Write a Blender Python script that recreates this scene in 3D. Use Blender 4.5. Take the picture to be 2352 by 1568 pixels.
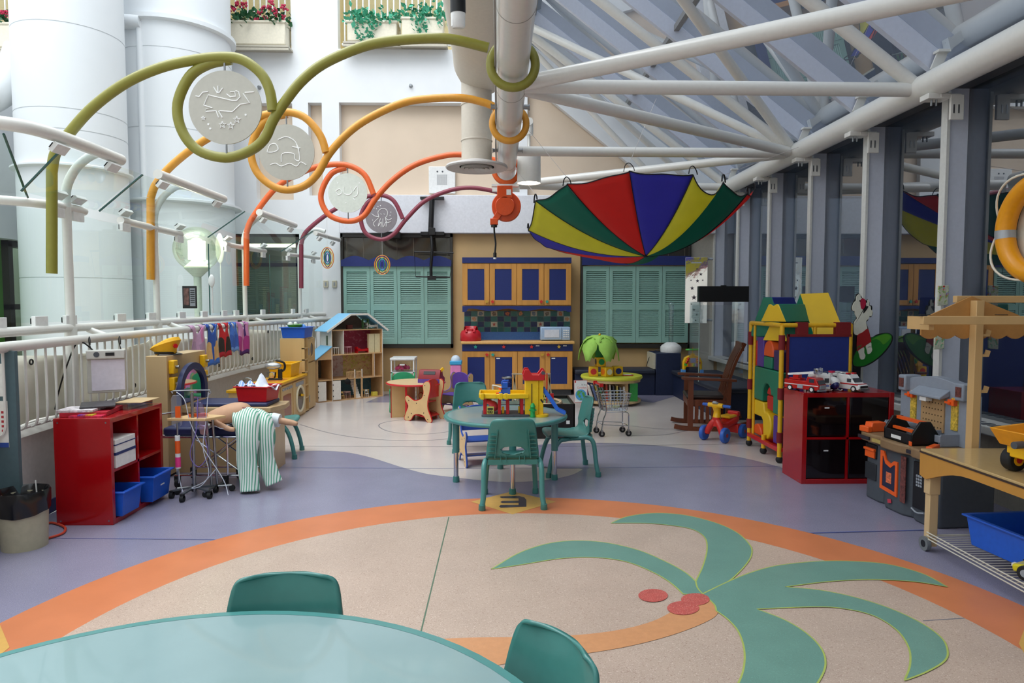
import bpy, math, random
from mathutils import Vector, Matrix, Quaternion
random.seed(7)
S = bpy.context.scene
for o in list(bpy.data.objects): bpy.data.objects.remove(o)
COL = S.collection
# ---------------- camera (24 mm lens, eye height 1.55 m) ----------------
FPX, EYE = 1568.0, 1.55
TH = math.atan(89/FPX); PS = math.atan(31*math.cos(TH)/FPX)
cd = bpy.data.cameras.new('camera'); cd.lens = 24; cd.sensor_width = 36; cd.clip_start = .05; cd.clip_end = 200
cam = bpy.data.objects.new('camera', cd); COL.objects.link(cam)
cam.location = (0, 0, EYE); cam.rotation_euler = (math.pi/2-TH, 0, -PS); S.camera = cam
# ---------------- sky, exposure ----------------
W = bpy.data.worlds.new('sky'); S.world = W; W.use_nodes = True
nt = W.node_tree; bg = nt.nodes['Background']
tc = nt.nodes.new('ShaderNodeTexCoord'); sp = nt.nodes.new('ShaderNodeSeparateXYZ'); rp = nt.nodes.new('ShaderNodeValToRGB')
nt.links.new(tc.outputs['Generated'], sp.inputs[0]); nt.links.new(sp.outputs['Z'], rp.inputs[0]); nt.links.new(rp.outputs[0], bg.inputs[0])
rp.color_ramp.elements[0].position = .0; rp.color_ramp.elements[0].color = (.62, .68, .74, 1)
rp.color_ramp.elements[1].position = .7; rp.color_ramp.elements[1].color = (.86, .95, 1.0, 1)
bg.inputs[1].default_value = 1.5
S.view_settings.view_transform = 'Standard'; S.view_settings.look = 'None'; S.view_settings.gamma = 1
S.view_settings.use_curve_mapping = False; S.view_settings.exposure = 0.38
def area(name, loc, tgt, sx, sy, power, color=(1, 1, 1)):
    l = bpy.data.lights.new(name, 'AREA'); l.shape = 'RECTANGLE'; l.size = sx; l.size_y = sy; l.energy = power; l.color = color
    o = bpy.data.objects.new(name, l); COL.objects.link(o); o.location = loc
    o.rotation_euler = (Vector(tgt)-Vector(loc)).to_track_quat('-Z', 'Y').to_euler(); return o
# the atrium skylight high above the left side
area('skylight', (-5.5, 5.5, 12.5), (-3.0, 6.5, 0), 8, 11, 950, (.97, .98, 1.0))
# ---------------- helpers ----------------
fw = Vector((math.sin(PS)*math.cos(TH), math.cos(PS)*math.cos(TH), -math.sin(TH)))
rt = Vector((math.cos(PS), -math.sin(PS), 0)); upv = rt.cross(fw)
def ray(x, y): return fw*FPX+rt*(x-1176)+upv*(784-y)
def F(x, y, h=0.0):                     # photo point on the horizontal plane z=h
    d = ray(x, y); return Vector((0, 0, EYE))+d*((h-EYE)/d.z)
def D(x, y, Y):                         # photo point at depth Y
    d = ray(x, y); return Vector((0, 0, EYE))+d*(Y/d.y)
def srgb(h):
    h = h.lstrip('#'); v = [int(h[i:i+2], 16)/255 for i in (0, 2, 4)]
    return tuple((c/12.92 if c <= .04045 else ((c+.055)/1.055)**2.4) for c in v)+(1,)
MATS = {}
def mat(name, col, rough=.5, metal=0., spec=.5, noise=0., nscale=30., emit=None, estr=0., bump=0., coat=0., speck=None, wood=False, stripes=None, alpha=None):
    if name in MATS: return MATS[name]
    m = bpy.data.materials.new(name); m.use_nodes = True; n = m.node_tree; b = n.nodes['Principled BSDF']
    c = srgb(col) if isinstance(col, str) else tuple(col)+(1,)
    b.inputs['Base Color'].default_value = c; b.inputs['Roughness'].default_value = rough; b.inputs['Metallic'].default_value = metal
    b.inputs['Specular IOR Level'].default_value = spec; b.inputs['Coat Weight'].default_value = coat
    if emit: b.inputs['Emission Color'].default_value = srgb(emit); b.inputs['Emission Strength'].default_value = estr
    tcn = n.nodes.new('ShaderNodeTexCoord')
    nz = n.nodes.new('ShaderNodeTexNoise'); nz.inputs['Scale'].default_value = nscale; nz.inputs['Detail'].default_value = 4
    src = tcn.outputs['Object']
    if wood:
        mp = n.nodes.new('ShaderNodeMapping'); mp.inputs['Scale'].default_value = wood if isinstance(wood, tuple) else (1, 1, .12)
        n.links.new(src, mp.inputs[0]); src = mp.outputs[0]
    n.links.new(src, nz.inputs['Vector'])
    r = n.nodes.new('ShaderNodeValToRGB'); k = noise if noise else .05
    r.color_ramp.elements[0].position = .3; r.color_ramp.elements[1].position = .7
    r.color_ramp.elements[0].color = tuple(max(0, x*(1-k)) for x in c[:3])+(1,); r.color_ramp.elements[1].color = tuple(min(1, x*(1+k)) for x in c[:3])+(1,)
    n.links.new(nz.outputs['Fac'], r.inputs[0]); out = r.outputs[0]
    if speck:
        for (sc, th, hexc, mx) in speck:
            z = n.nodes.new('ShaderNodeTexNoise'); z.inputs['Scale'].default_value = sc; z.inputs['Detail'].default_value = 2
            n.links.new(tcn.outputs['Object'], z.inputs['Vector'])
            rr = n.nodes.new('ShaderNodeValToRGB'); rr.color_ramp.elements[0].position = th; rr.color_ramp.elements[1].position = th+.06
            rr.color_ramp.elements[1].color = (mx, mx, mx, 1); n.links.new(z.outputs['Fac'], rr.inputs[0])
            mxn = n.nodes.new('ShaderNodeMixRGB'); n.links.new(rr.outputs[0], mxn.inputs[0]); n.links.new(out, mxn.inputs[1]); mxn.inputs[2].default_value = srgb(hexc); out = mxn.outputs[0]
    if stripes:
        (axis, sc, hexc, duty) = stripes
        s2 = n.nodes.new('ShaderNodeSeparateXYZ'); n.links.new(tcn.outputs['Object'], s2.inputs[0])
        mu = n.nodes.new('ShaderNodeMath'); mu.operation = 'MULTIPLY'; mu.inputs[1].default_value = sc; n.links.new(s2.outputs[axis], mu.inputs[0])
        fr = n.nodes.new('ShaderNodeMath'); fr.operation = 'FRACT'; n.links.new(mu.outputs[0], fr.inputs[0])
        gt = n.nodes.new('ShaderNodeMath'); gt.operation = 'GREATER_THAN'; gt.inputs[1].default_value = duty; n.links.new(fr.outputs[0], gt.inputs[0])
        mxn = n.nodes.new('ShaderNodeMixRGB'); n.links.new(gt.outputs[0], mxn.inputs[0]); n.links.new(out, mxn.inputs[1]); mxn.inputs[2].default_value = srgb(hexc); out = mxn.outputs[0]
    n.links.new(out, b.inputs['Base Color'])
    if bump:
        bp = n.nodes.new('ShaderNodeBump'); bp.inputs['Strength'].default_value = bump; bp.inputs['Distance'].default_value = .01
        n.links.new(nz.outputs['Fac'], bp.inputs['Height']); n.links.new(bp.outputs[0], b.inputs['Normal'])
    MATS[name] = m; return m
def glass(name, tint, refl=.12, rough=.0, graze=.3):
    if name in MATS: return MATS[name]
    m = bpy.data.materials.new(name); m.use_nodes = True; n = m.node_tree
    for x in list(n.nodes): n.nodes.remove(x)
    o = n.nodes.new('ShaderNodeOutputMaterial'); mx = n.nodes.new('ShaderNodeMixShader'); t = n.nodes.new('ShaderNodeBsdfTransparent'); g = n.nodes.new('ShaderNodeBsdfGlossy')
    t.inputs[0].default_value = tuple(tint)+(1,); g.inputs['Roughness'].default_value = rough; g.inputs[0].default_value = (.95, .97, 1, 1)
    lw = n.nodes.new('ShaderNodeLayerWeight'); lw.inputs[0].default_value = .35
    mr = n.nodes.new('ShaderNodeMapRange'); mr.inputs['To Min'].default_value = refl; mr.inputs['To Max'].default_value = graze
    n.links.new(lw.outputs['Fresnel'], mr.inputs['Value']); n.links.new(mr.outputs[0], mx.inputs[0])
    n.links.new(t.outputs[0], mx.inputs[1]); n.links.new(g.outputs[0], mx.inputs[2]); n.links.new(mx.outputs[0], o.inputs[0])
    MATS[name] = m; return m
def plain(name, col, **k): return mat(name, col, **k)
class B:
    """collects shapes into ONE mesh; .m is the current material index, .T the current transform"""
    def __init__(s): s.v = []; s.f = []; s.mi = []; s.m = 0; s.T = Matrix.Identity(4)
    def at(s, loc=(0, 0, 0), rz=0, rx=0, ry=0):
        s.T = Matrix.Translation(loc) @ Matrix.Rotation(rz, 4, 'Z') @ Matrix.Rotation(ry, 4, 'Y') @ Matrix.Rotation(rx, 4, 'X'); return s
    def add(s, vs, fs):
        n = len(s.v); s.v += [tuple(s.T @ Vector(p)) for p in vs]; s.f += [tuple(n+i for i in f) for f in fs]; s.mi += [s.m]*len(fs); return s
    def box(s, x0, x1, y0, y1, z0, z1):
        x0, x1 = min(x0, x1), max(x0, x1); y0, y1 = min(y0, y1), max(y0, y1); z0, z1 = min(z0, z1), max(z0, z1)
        return s.add([(x0, y0, z0), (x1, y0, z0), (x1, y1, z0), (x0, y1, z0), (x0, y0, z1), (x1, y0, z1), (x1, y1, z1), (x0, y1, z1)],
                     [(3, 2, 1, 0), (4, 5, 6, 7), (0, 1, 5, 4), (1, 2, 6, 5), (2, 3, 7, 6), (3, 0, 4, 7)])
    def cb(s, c, d): return s.box(c[0]-d[0]/2, c[0]+d[0]/2, c[1]-d[1]/2, c[1]+d[1]/2, c[2]-d[2]/2, c[2]+d[2]/2)
    def bar(s, p, q, w, t, up=(0, 0, 1)):       # rectangular bar
        p, q = Vector(p), Vector(q); d = (q-p).normalized(); u = Vector(up); sd = d.cross(u)
        if sd.length < 1e-4: sd = d.cross(Vector((0, 1, 0)))
        sd.normalize(); u = sd.cross(d).normalized(); vs = []
        for c in (p, q):
            for a, b in ((-1, -1), (1, -1), (1, 1), (-1, 1)): vs.append(c+sd*a*w/2+u*b*t/2)
        return s.add(vs, [(0, 1, 2, 3), (7, 6, 5, 4), (4, 5, 1, 0), (5, 6, 2, 1), (6, 7, 3, 2), (7, 4, 0, 3)])
    def tube(s, pts, r, n=10, closed=False, caps=True, flat=1.0):
        pts = [Vector(p) for p in pts]; N = len(pts); rs = r if isinstance(r, (list, tuple)) else [r]*N
        up = None; vs = []
        for i in range(N):
            if closed: t = pts[(i+1) % N]-pts[i-1]
            else: t = pts[min(i+1, N-1)]-pts[max(i-1, 0)]
            if t.length < 1e-9: t = Vector((0, 0, 1))
            t.normalize()
            if up is None:
                up = t.cross(Vector((0, 0, 1)));
                if up.length < .01: up = t.cross(Vector((1, 0, 0)))
            up = (up-t*up.dot(t)).normalized(); w = t.cross(up)
            for k in range(n):
                a = 2*math.pi*k/n; vs.append(pts[i]+(up*math.cos(a)+w*math.sin(a)*flat)*rs[i])
        fs = []
        for i in range(N if closed else N-1):
            j = (i+1) % N
            for k in range(n): fs.append((i*n+k, i*n+(k+1) % n, j*n+(k+1) % n, j*n+k))
        if not closed and caps: fs.append(tuple(range(n-1, -1, -1))); fs.append(tuple((N-1)*n+k for k in range(n)))
        return s.add(vs, fs)
    def cyl(s, p, q, r, r2=None, n=20): return s.tube([p, q], [r, r if r2 is None else r2], n)
    def lathe(s, prof, n=28, c=(0, 0, 0), a0=0, a1=2*math.pi, sx=1, sy=1):
        full = abs(a1-a0-2*math.pi) < 1e-6; m = n if full else n+1; vs = []
        for (r, z) in prof:
            for k in range(m):
                a = a0+(a1-a0)*k/n; vs.append((c[0]+r*math.cos(a)*sx, c[1]+r*math.sin(a)*sy, c[2]+z))
        fs = []
        for i in range(len(prof)-1):
            for k in range(n):
                k2 = (k+1) % m; fs.append((i*m+k, i*m+k2, (i+1)*m+k2, (i+1)*m+k))
        return s.add(vs, fs)
    def ball(s, c, r, n=16, sc=(1, 1, 1), a=0, b=math.pi):
        pr = []; m = max(4, n//2)
        for i in range(m+1):
            t = a+(b-a)*i/m; pr.append((max(1e-5, r*math.sin(t)), r*math.cos(t)*sc[2]))
        pr = pr[::-1]
        return s.lathe(pr, n, c, sx=sc[0], sy=sc[1])
    def prism(s, poly, p0, p1, ax='z'):         # polygon extruded along an axis
        A = sum(poly[i][0]*poly[(i+1) % len(poly)][1]-poly[(i+1) % len(poly)][0]*poly[i][1] for i in range(len(poly)))
        if A < 0: poly = poly[::-1]
        n = len(poly); f = {'z': lambda a, b, c: (a, b, c), 'y': lambda a, b, c: (a, c, b), 'x': lambda a, b, c: (c, a, b)}[ax]
        vs = [f(a, b, p0) for a, b in poly]+[f(a, b, p1) for a, b in poly]
        fs = [tuple(range(n-1, -1, -1)), tuple(range(n, 2*n))]+[(i, (i+1) % n, n+(i+1) % n, n+i) for i in range(n)]
        if ax == 'y': fs = [t[::-1] for t in fs]
        return s.add(vs, fs)
    def ring(s, outer, inner, p0, p1, ax='z'):  # flat frame between two closed outlines with equal counts
        n = len(outer); f = {'z': lambda a, b, c: (a, b, c), 'y': lambda a, b, c: (a, c, b), 'x': lambda a, b, c: (c, a, b)}[ax]
        vs = [f(a, b, p0) for a, b in outer]+[f(a, b, p0) for a, b in inner]+[f(a, b, p1) for a, b in outer]+[f(a, b, p1) for a, b in inner]
        fs = []
        for i in range(n):
            j = (i+1) % n
            fs += [(i, n+i, n+j, j), (2*n+i, 2*n+j, 3*n+j, 3*n+i), (i, j, 2*n+j, 2*n+i), (n+i, 3*n+i, 3*n+j, n+j)]
        return s.add(vs, fs)
    def sheet(s, rows, closed=False):
        m = len(rows[0]); vs = [p for r in rows for p in r]; fs = []
        for i in range(len(rows)-1):
            for k in range(m if closed else m-1): fs.append((i*m+k, i*m+(k+1) % m, (i+1)*m+(k+1) % m, (i+1)*m+k))
        return s.add(vs, fs)
    def torus(s, c, R, r, axis='z', n=32, k=10, sx=1, sy=1):
        pts = []
        for i in range(n):
            a = 2*math.pi*i/n; u, w = R*math.cos(a)*sx, R*math.sin(a)*sy
            pts.append({'z': (c[0]+u, c[1]+w, c[2]), 'y': (c[0]+u, c[1], c[2]+w), 'x': (c[0], c[1]+u, c[2]+w)}[axis])
        return s.tube(pts, r, k, closed=True)
    def build(s, name, mats, parent=None, bevel=0, sharp=40, solid=0, sub=0):
        me = bpy.data.meshes.new(name); me.from_pydata(s.v, [], s.f)
        if not isinstance(mats, (list, tuple)): mats = [mats]
        for m in mats: me.materials.append(m)
        me.polygons.foreach_set('material_index', s.mi); me.validate(); me.update()
        import bmesh
        bm = bmesh.new(); bm.from_mesh(me); bmesh.ops.recalc_face_normals(bm, faces=bm.faces); bm.to_mesh(me); bm.free()
        me.polygons.foreach_set('use_smooth', [True]*len(me.polygons)); me.set_sharp_from_angle(angle=math.radians(sharp))
        o = bpy.data.objects.new(name, me); COL.objects.link(o)
        if parent: o.parent = parent
        if solid: md = o.modifiers.new('s', 'SOLIDIFY'); md.thickness = solid; md.offset = 0
        if bevel: md = o.modifiers.new('b', 'BEVEL'); md.width = bevel; md.segments = 2; md.limit_method = 'ANGLE'; md.angle_limit = math.radians(35)
        if sub: md = o.modifiers.new('u', 'SUBSURF'); md.levels = sub; md.render_levels = sub
        return o
def tag(o, label=None, cat=None, group=None, kind=None):
    if label: o['label'] = label
    if cat: o['category'] = cat
    if group: o['group'] = group
    if kind: o['kind'] = kind
    return o
def thing(name, label, cat, loc=(0, 0, 0), rz=0, group=None):
    o = bpy.data.objects.new(name, None); COL.objects.link(o); o.location = loc; o.rotation_euler = (0, 0, rz); o.empty_display_size = .1
    return tag(o, label, cat, group)
def struct(o): o['kind'] = 'structure'; return o
def copy_tree(o, parent=None):
    c = o.copy(); COL.objects.link(c)
    if parent: c.parent = parent
    for ch in [x for x in bpy.data.objects if x.parent == o]: copy_tree(ch, c)
    return c
def dup(o, loc, rz=0, label=None, group=None):
    c = copy_tree(o); c.location = loc; c.rotation_euler = (0, 0, rz)
    if label: c['label'] = label
    if group: c['group'] = group
    return c
def smooth(pts, n=8, closed=False):             # Catmull-Rom through points
    pts = [Vector(p) for p in pts]; N = len(pts); out = []
    for i in range(N if closed else N-1):
        g = (lambda k: pts[k % N]) if closed else (lambda k: pts[max(0, min(N-1, k))])
        p0, p1, p2, p3 = g(i-1), g(i), g(i+1), g(i+2)
        for k in range(n):
            t = k/n; out.append(.5*((2*p1)+(p2-p0)*t+(2*p0-5*p1+4*p2-p3)*t*t+(3*p1-p0-3*p2+p3)*t**3))
    if not closed: out.append(pts[-1])
    return out
def text(name, s, size, m, parent, loc, rot, depth=.001):
    cu = bpy.data.curves.new(name, 'FONT'); cu.body = s; cu.size = size; cu.extrude = depth; cu.align_x = 'CENTER'; cu.align_y = 'CENTER'
    o = bpy.data.objects.new(name, cu); COL.objects.link(o); o.data.materials.append(m)
    bpy.context.view_layer.update(); dg = bpy.context.evaluated_depsgraph_get()
    me = bpy.data.meshes.new_from_object(o.evaluated_get(dg)); bpy.data.objects.remove(o)
    o = bpy.data.objects.new(name, me); COL.objects.link(o)
    if not me.materials: me.materials.append(m)
    if parent: o.parent = parent
    o.location = loc; o.rotation_euler = rot; return o
PI = math.pi
# ---------------- materials ----------------
WHITE = mat('white_paint', '#e6e8ea', .6, noise=.02, nscale=3)
WTUBE = mat('white_enamel', '#e2e0da', .3, noise=.02, coat=.2)
BEIGE = mat('beige_wall', '#cdab78', .6, noise=.05, nscale=2)
PEACH = mat('peach_wall', '#dcc8b2', .7, noise=.03, nscale=2)
NAVY = mat('navy_laminate', '#17296a', .35, noise=.06, nscale=60)
MAPLE = mat('maple', '#c98f45', .4, noise=.12, nscale=14, wood=True)
BIRCH = mat('birch_ply', '#cdb083', .45, noise=.08, nscale=14, wood=True)
TEAL = mat('teal_plastic', '#3d7d76', .32, noise=.03, coat=.15)
TEALM = mat('teal_enamel', '#4a8a86', .3, noise=.03, coat=.2)
TEALT = mat('teal_laminate', '#88a3a4', .2, noise=.03, nscale=4, coat=.35)
CHROME = mat('chrome', '#c9cdd0', .15, 1.)
STEEL = mat('brushed_steel', '#9a9c9e', .35, 1.)
BLACK = mat('black_plastic', '#101012', .4)
DGREY = mat('dark_grey_plastic', '#4b4f56', .5)
LGREY = mat('light_grey_plastic', '#9aa0a8', .5, noise=.05)
RED = mat('red_plastic', '#c4161c', .3, coat=.2)
REDL = mat('red_lacquer', '#a30b12', .18, noise=.04, coat=.4)
YEL = mat('yellow_plastic', '#f0b80a', .35, coat=.15)
BLUE = mat('blue_plastic', '#1f5fd0', .35, coat=.1)
GREEN = mat('green_plastic', '#1d9a4c', .4)
ORANGE = mat('orange_plastic', '#ee5f1c', .4)
PURPLE = mat('purple_plastic', '#5b3d94', .45)
WPL = mat('white_plastic', '#e8e8e6', .4)
RUBBER = mat('black_rubber', '#17171a', .7)
PAPER = mat('paper', '#eeece6', .8)
# ================= SETTING =================
# ---- floor with inlays ----
FL = mat('lavender_vinyl', '#8b889c', .24, noise=.05, nscale=3, spec=.4, speck=[(260, .62, '#c2bedd', .55), (190, .6, '#5c5a86', .5)])
FP = mat('pale_vinyl', '#cfc5c0', .2, noise=.04, nscale=2, spec=.45, speck=[(240, .62, '#ece6e0', .5), (200, .62, '#b09e9c', .4)])
FPK = mat('pink_vinyl', '#d3c0b8', .28, noise=.04, nscale=2, spec=.45, speck=[(240, .62, '#ece0d8', .5)])
FS = mat('sand_terrazzo_vinyl', '#bba595', .28, noise=.06, nscale=3, spec=.35, speck=[(170, .6, '#e2d0c2', .6), (140, .6, '#97796b', .6)])
FO = mat('orange_vinyl', '#cd7c52', .32, noise=.06, nscale=4, spec=.35, speck=[(260, .66, '#e58a58', .4)])
FT = mat('teal_vinyl', '#6c9386', .3, noise=.05, nscale=5, spec=.35, speck=[(230, .62, '#7fb5a6', .5), (200, .64, '#3c7468', .4)])
FY = mat('ochre_vinyl', '#d2a456', .32, noise=.04)
FLG = mat('lime_trim_vinyl', '#aab85e', .35)
FC = mat('coral_vinyl', '#bd5750', .32, noise=.1, speck=[(150, .56, '#dd9184', .7)])
FTR = mat('trunk_tan_vinyl', '#cf9366', .32, noise=.05, speck=[(240, .64, '#ddb08a', .4)])
FDK = mat('charcoal_vinyl', '#3c3a44', .35)
FLN = mat('seam_line', '#77767e', .4); FLN2 = mat('green_seam_line', '#55705a', .4); FLB = mat('blue_seam_line', '#4a5a9a', .4)
fl = struct(B().box(-3.3, 4.2, -3.2, 12.2, -.2, 0).build('floor', FL))
lay = [0.0006]
def flat(name, pts, m, z=None):
    if z is None: lay[0] += .0003; z = lay[0]
    b = B(); n = len(pts); b.add([(p[0], p[1], z) for p in pts], [tuple(range(n))]); o = b.build(name, m, fl); return o
def fpx(L): return [F(*p) for p in L]
def fsm(L, n=6, closed=True): return smooth(fpx(L), n, closed)
def fline(L, w, m, closed=False, name='seam_inlay', n=6):
    pts = [F(*p) for p in L] if not isinstance(L[0], Vector) else L
    if n: pts = smooth(pts, n, closed)
    lay[0] += .0002; z = lay[0]; N = len(pts); a = []; c = []
    for i in range(N):
        t = (pts[(i+1) % N]-pts[i-1]) if closed else (pts[min(i+1, N-1)]-pts[max(0, i-1)]); t = Vector((t.x, t.y, 0)).normalized(); s = Vector((-t.y, t.x, 0))*w/2
        a.append(pts[i]+s); c.append(pts[i]-s)
    b = B(); b.add([(p.x, p.y, z) for p in a+c], [(i, (i+1) % N, N+(i+1) % N, N+i) for i in range(N if closed else N-1)]); return b.build(name, m, fl)
pale = fsm([(420, 1062), (560, 1048), (650, 1040), (720, 1035), (790, 1038), (850, 1050), (920, 1072), (980, 1088), (1044, 1096), (1107, 1103), (1184, 1107), (1260, 1101), (1311, 1091), (1338, 1078)], 4, False)
pale += fsm([(1330, 1076), (1260, 1075), (1200, 1066), (1160, 1052), (1170, 1036), (1235, 1022), (1290, 1018), (1350, 1017), (1430, 1018), (1520, 1024), (1600, 1034), (1700, 1050), (1790, 1072), (1870, 1096)], 4, False)
pale += [Vector((4.1, 6.2, 0)), Vector((4.1, 12, 0)), Vector((-3.2, 12, 0)), Vector((-3.2, 7, 0))]
flat('pale_field', pale, FP)
def circ(cx, cy, r, n=96, a0=0, a1=2*PI): return [Vector((cx+r*math.cos(a0+(a1-a0)*i/n), cy+r*math.sin(a0+(a1-a0)*i/n), 0)) for i in range(n)]
flat('purple_patch', fpx([(840, 924), (885, 905), (1075, 905), (1075, 924)]), FL)
flat('purple_patch', fpx([(1465, 920), (1460, 903), (1575, 903), (1500, 925)]), FL)
fline(fsm([(870, 976), (905, 966), (970, 963), (1035, 966), (1060, 976), (1035, 990), (965, 997), (895, 991)]), .012, FLN, True, n=0)
fline([(690, 975), (760, 995), (850, 1008), (960, 1012), (1050, 1006)], .012, FLN)
fline([(1450, 978), (1520, 985), (1590, 984)], .012, FLN); fline([(1450, 1001), (1530, 998), (1590, 986)], .012, FLN)
fline([(640, 1024), (1000, 1026), (1400, 1024), (1790, 1018)], .008, FLN)
fline([(560, 1073), (1000, 1076), (1400, 1074), (1840, 1070)], .006, FLB, n=0)
fline([(100, 1236), (560, 1240)], .006, FLB, n=0); fline([(1800, 1226), (2150, 1217)], .012, FLB, n=0)
CX, CY = .143, 2.742
flat('orange_ring', circ(CX, CY, 2.61), FO); flat('sand_disc', circ(CX, CY, 2.2), FS)
fline([F(1031, 1188), F(967, 1452), F(900, 1700)], .008, FLN2, n=0)
fline([F(2120, 1427), F(2215, 1421)], .008, FLN, n=0)
dia = fpx([(1082, 1153), (1177, 1129), (1277, 1153), (1177, 1182)]); flat('ochre_diamond', dia, FY)
def arcz(a, r0, r1): c = Vector((CX, CY, 0)); return None
flat('ochre_diamond', fpx([(0, 1436), (22, 1488), (8, 1500), (-60, 1530), (-60, 1440)]), FY)
flat('ochre_diamond', fpx([(2340, 1480), (2352, 1448), (2420, 1440), (2420, 1530), (2352, 1502)]), FY)
L3 = [(1150, 1141), (1192, 1140), (1204, 1143), (1209, 1149), (1209, 1165), (1150, 1167), (1146, 1164), (1150, 1161), (1191, 1161), (1191, 1156), (1154, 1156.5), (1149, 1154), (1154, 1151.5), (1191, 1151), (1191, 1145.5), (1152, 1145), (1148, 1143)]
flat('inlaid_letter', fpx(L3), FDK)
def leaf(px):
    pts = []
    for seg in px: pts += fsm(seg, 6, False)[:-1] if len(seg) > 2 else fpx(seg)[:1]
    c = sum(pts, Vector())/len(pts)
    flat('palm_leaf', pts, FT); fline(pts, .008, FLG, True, name='leaf_trim', n=0)
trunk = fsm([(1650, 1395), (1640, 1420), (1560, 1455), (1450, 1485), (1330, 1505), (1200, 1520), (1100, 1540), (980, 1580)], 5, False)+fsm([(850, 1500), (960, 1475), (1060, 1467), (1200, 1465), (1330, 1460), (1430, 1447), (1500, 1428), (1545, 1405), (1590, 1375), (1625, 1375)], 5, False)
flat('palm_trunk', trunk, FTR)
leaf([[(1128, 1309), (1200, 1268), (1280, 1246), (1370, 1245), (1460, 1263), (1530, 1292), (1575, 1317), (1598, 1337)], [(1598, 1337), (1615, 1350), (1625, 1372)], [(1625, 1372), (1590, 1368), (1569, 1366)], [(1569, 1366), (1540, 1340), (1500, 1316), (1440, 1292), (1370, 1282), (1290, 1284), (1200, 1298), (1128, 1309)]])
leaf([[(1403, 1203), (1440, 1188), (1500, 1180), (1570, 1184), (1640, 1201), (1690, 1223), (1720, 1250), (1727, 1272), (1712, 1300), (1672, 1338), (1614, 1366)], [(1614, 1366), (1602, 1352), (1598, 1337)], [(1598, 1337), (1615, 1300), (1624, 1262), (1618, 1235), (1590, 1217), (1540, 1208), (1480, 1203), (1403, 1203)]])
leaf([[(1614, 1366), (1672, 1338), (1730, 1315), (1790, 1300), (1880, 1291), (1960, 1291), (2040, 1298), (2120, 1320), (2176, 1350)], [(2176, 1350), (2100, 1338), (2000, 1333), (1900, 1338), (1803, 1350)],
      [(1803, 1350), (1880, 1357), (1960, 1373), (2040, 1398), (2110, 1430), (2160, 1465), (2176, 1495), (2170, 1520), (2130, 1545), (2077, 1566)],
      [(2077, 1566), (2090, 1530), (2087, 1490), (2060, 1450), (2010, 1418), (1950, 1402), (1880, 1396), (1738, 1401)],
      [(1738, 1401), (1800, 1425), (1850, 1455), (1885, 1490), (1896, 1525), (1885, 1560), (1850, 1610)], [(1850, 1610), (1760, 1640), (1680, 1600)],
      [(1680, 1600), (1705, 1550), (1710, 1500), (1697, 1455), (1672, 1425), (1645, 1405)], [(1645, 1405), (1640, 1390), (1614, 1366)]])
for c in ((1500, 1370, 34, 15), (1597, 1379, 33, 14), (1569, 1399, 37, 16)):
    flat('coconut_inlay', [F(c[0]+c[2]*math.cos(a), c[1]+c[3]*math.sin(a)) for a in [2*PI*i/32 for i in range(32)]], FC)
# ---- back wall (white atrium wall, peach recess, tan lower wall) ----
YW = 11.9
def wx(x): return D(x, 700, YW).x
def wz(y): return D(1145, y, YW).z
def gridwall(name, xs, zs, y0, y1, m, holes, parent=None):
    b = B()
    for i in range(len(xs)-1):
        for j in range(len(zs)-1):
            cx, cz = (xs[i]+xs[i+1])/2, (zs[j]+zs[j+1])/2
            if any(h[0] < cx < h[1] and h[2] < cz < h[3] for h in holes): continue
            b.box(xs[i], xs[i+1], y0, y1, zs[j], zs[j+1])
    return b.build(name, m, parent)
hs = [(wx(535), wx(680), 5.85, 7.2), (wx(785), .1, 5.85, 7.2), (-9.6, -8.1, 5.7, 7.2), (wx(785), .12, wz(450), wz(237)), (wx(715), wx(746), wz(450), wz(238)), (wx(595), wx(679), wz(460), wz(240)), (wx(528), wx(690), wz(745), wz(538)), (wx(785), 9, -1, wz(537))]
xs = sorted(set([-11, .5]+[h[k] for h in hs for k in (0, 1) if h[k] < .5])); zs = sorted(set([-4, 11]+[h[k] for h in hs for k in (2, 3)]))
struct(gridwall('wall_back', xs, zs, YW, YW+.18, WHITE, hs))
b = B(); b.box(wx(785)-.05, 4.1, YW+.03, YW+.3, -.1, wz(537)+.02)
struct(b.build('wall_back.001', BEIGE))
b = B(); b.box(-5, .14, YW+.185, YW+.3, 3.2, 5.2); struct(b.build('wall_back.002', PEACH))
# right part of the upper back wall under the sloping roof
b = B(); b.prism([(.12, 3.35), (3.9, 3.35), (3.9, 3.45), (.5, 6.0), (.12, 6.2)], YW+.1, YW+.25, 'y'); struct(b.build('wall_back.003', PEACH))
b = B(); b.box(wx(785), 3.75, YW-.12, YW+.02, wz(537), wz(450)); struct(b.build('trim_1', mat('band_white', '#dfe0e6', .5), bevel=.01))
# sloping white edge band of the roof against the back wall
b = B(); b.prism([(.12, 6.25), (.12, 5.62), (2.9, 3.42), (3.75, 3.42), (3.75, 3.62)], YW-.05, YW+.08, 'y'); struct(b.build('trim_2', WHITE))
# balcony rooms behind the openings
b = B(); BW = mat('balcony_cream', '#e6d6a8', .7)
for x0, x1, z0 in ((-9.8, -8.0, 5.68), (wx(535)-.1, wx(680)+.1, 5.83), (wx(785)-.1, .3, 5.83)):
    b.box(x0, x1, YW+.9, YW+1.0, z0, 7.3); b.box(x0, x1, YW+.18, YW+1, z0-.1, z0); b.box(x0-.05, x0, YW+.18, YW+1, z0, 7.3); b.box(x1, x1+.05, YW+.18, YW+1, z0, 7.3)
struct(b.build('wall_balcony', BW))
struct(B().box(wx(1583), 3.78, YW-.01, YW+.04, 0, wz(537)).build('trim_3', mat('trim_stone', '#b3aea3', .6)))
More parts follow.
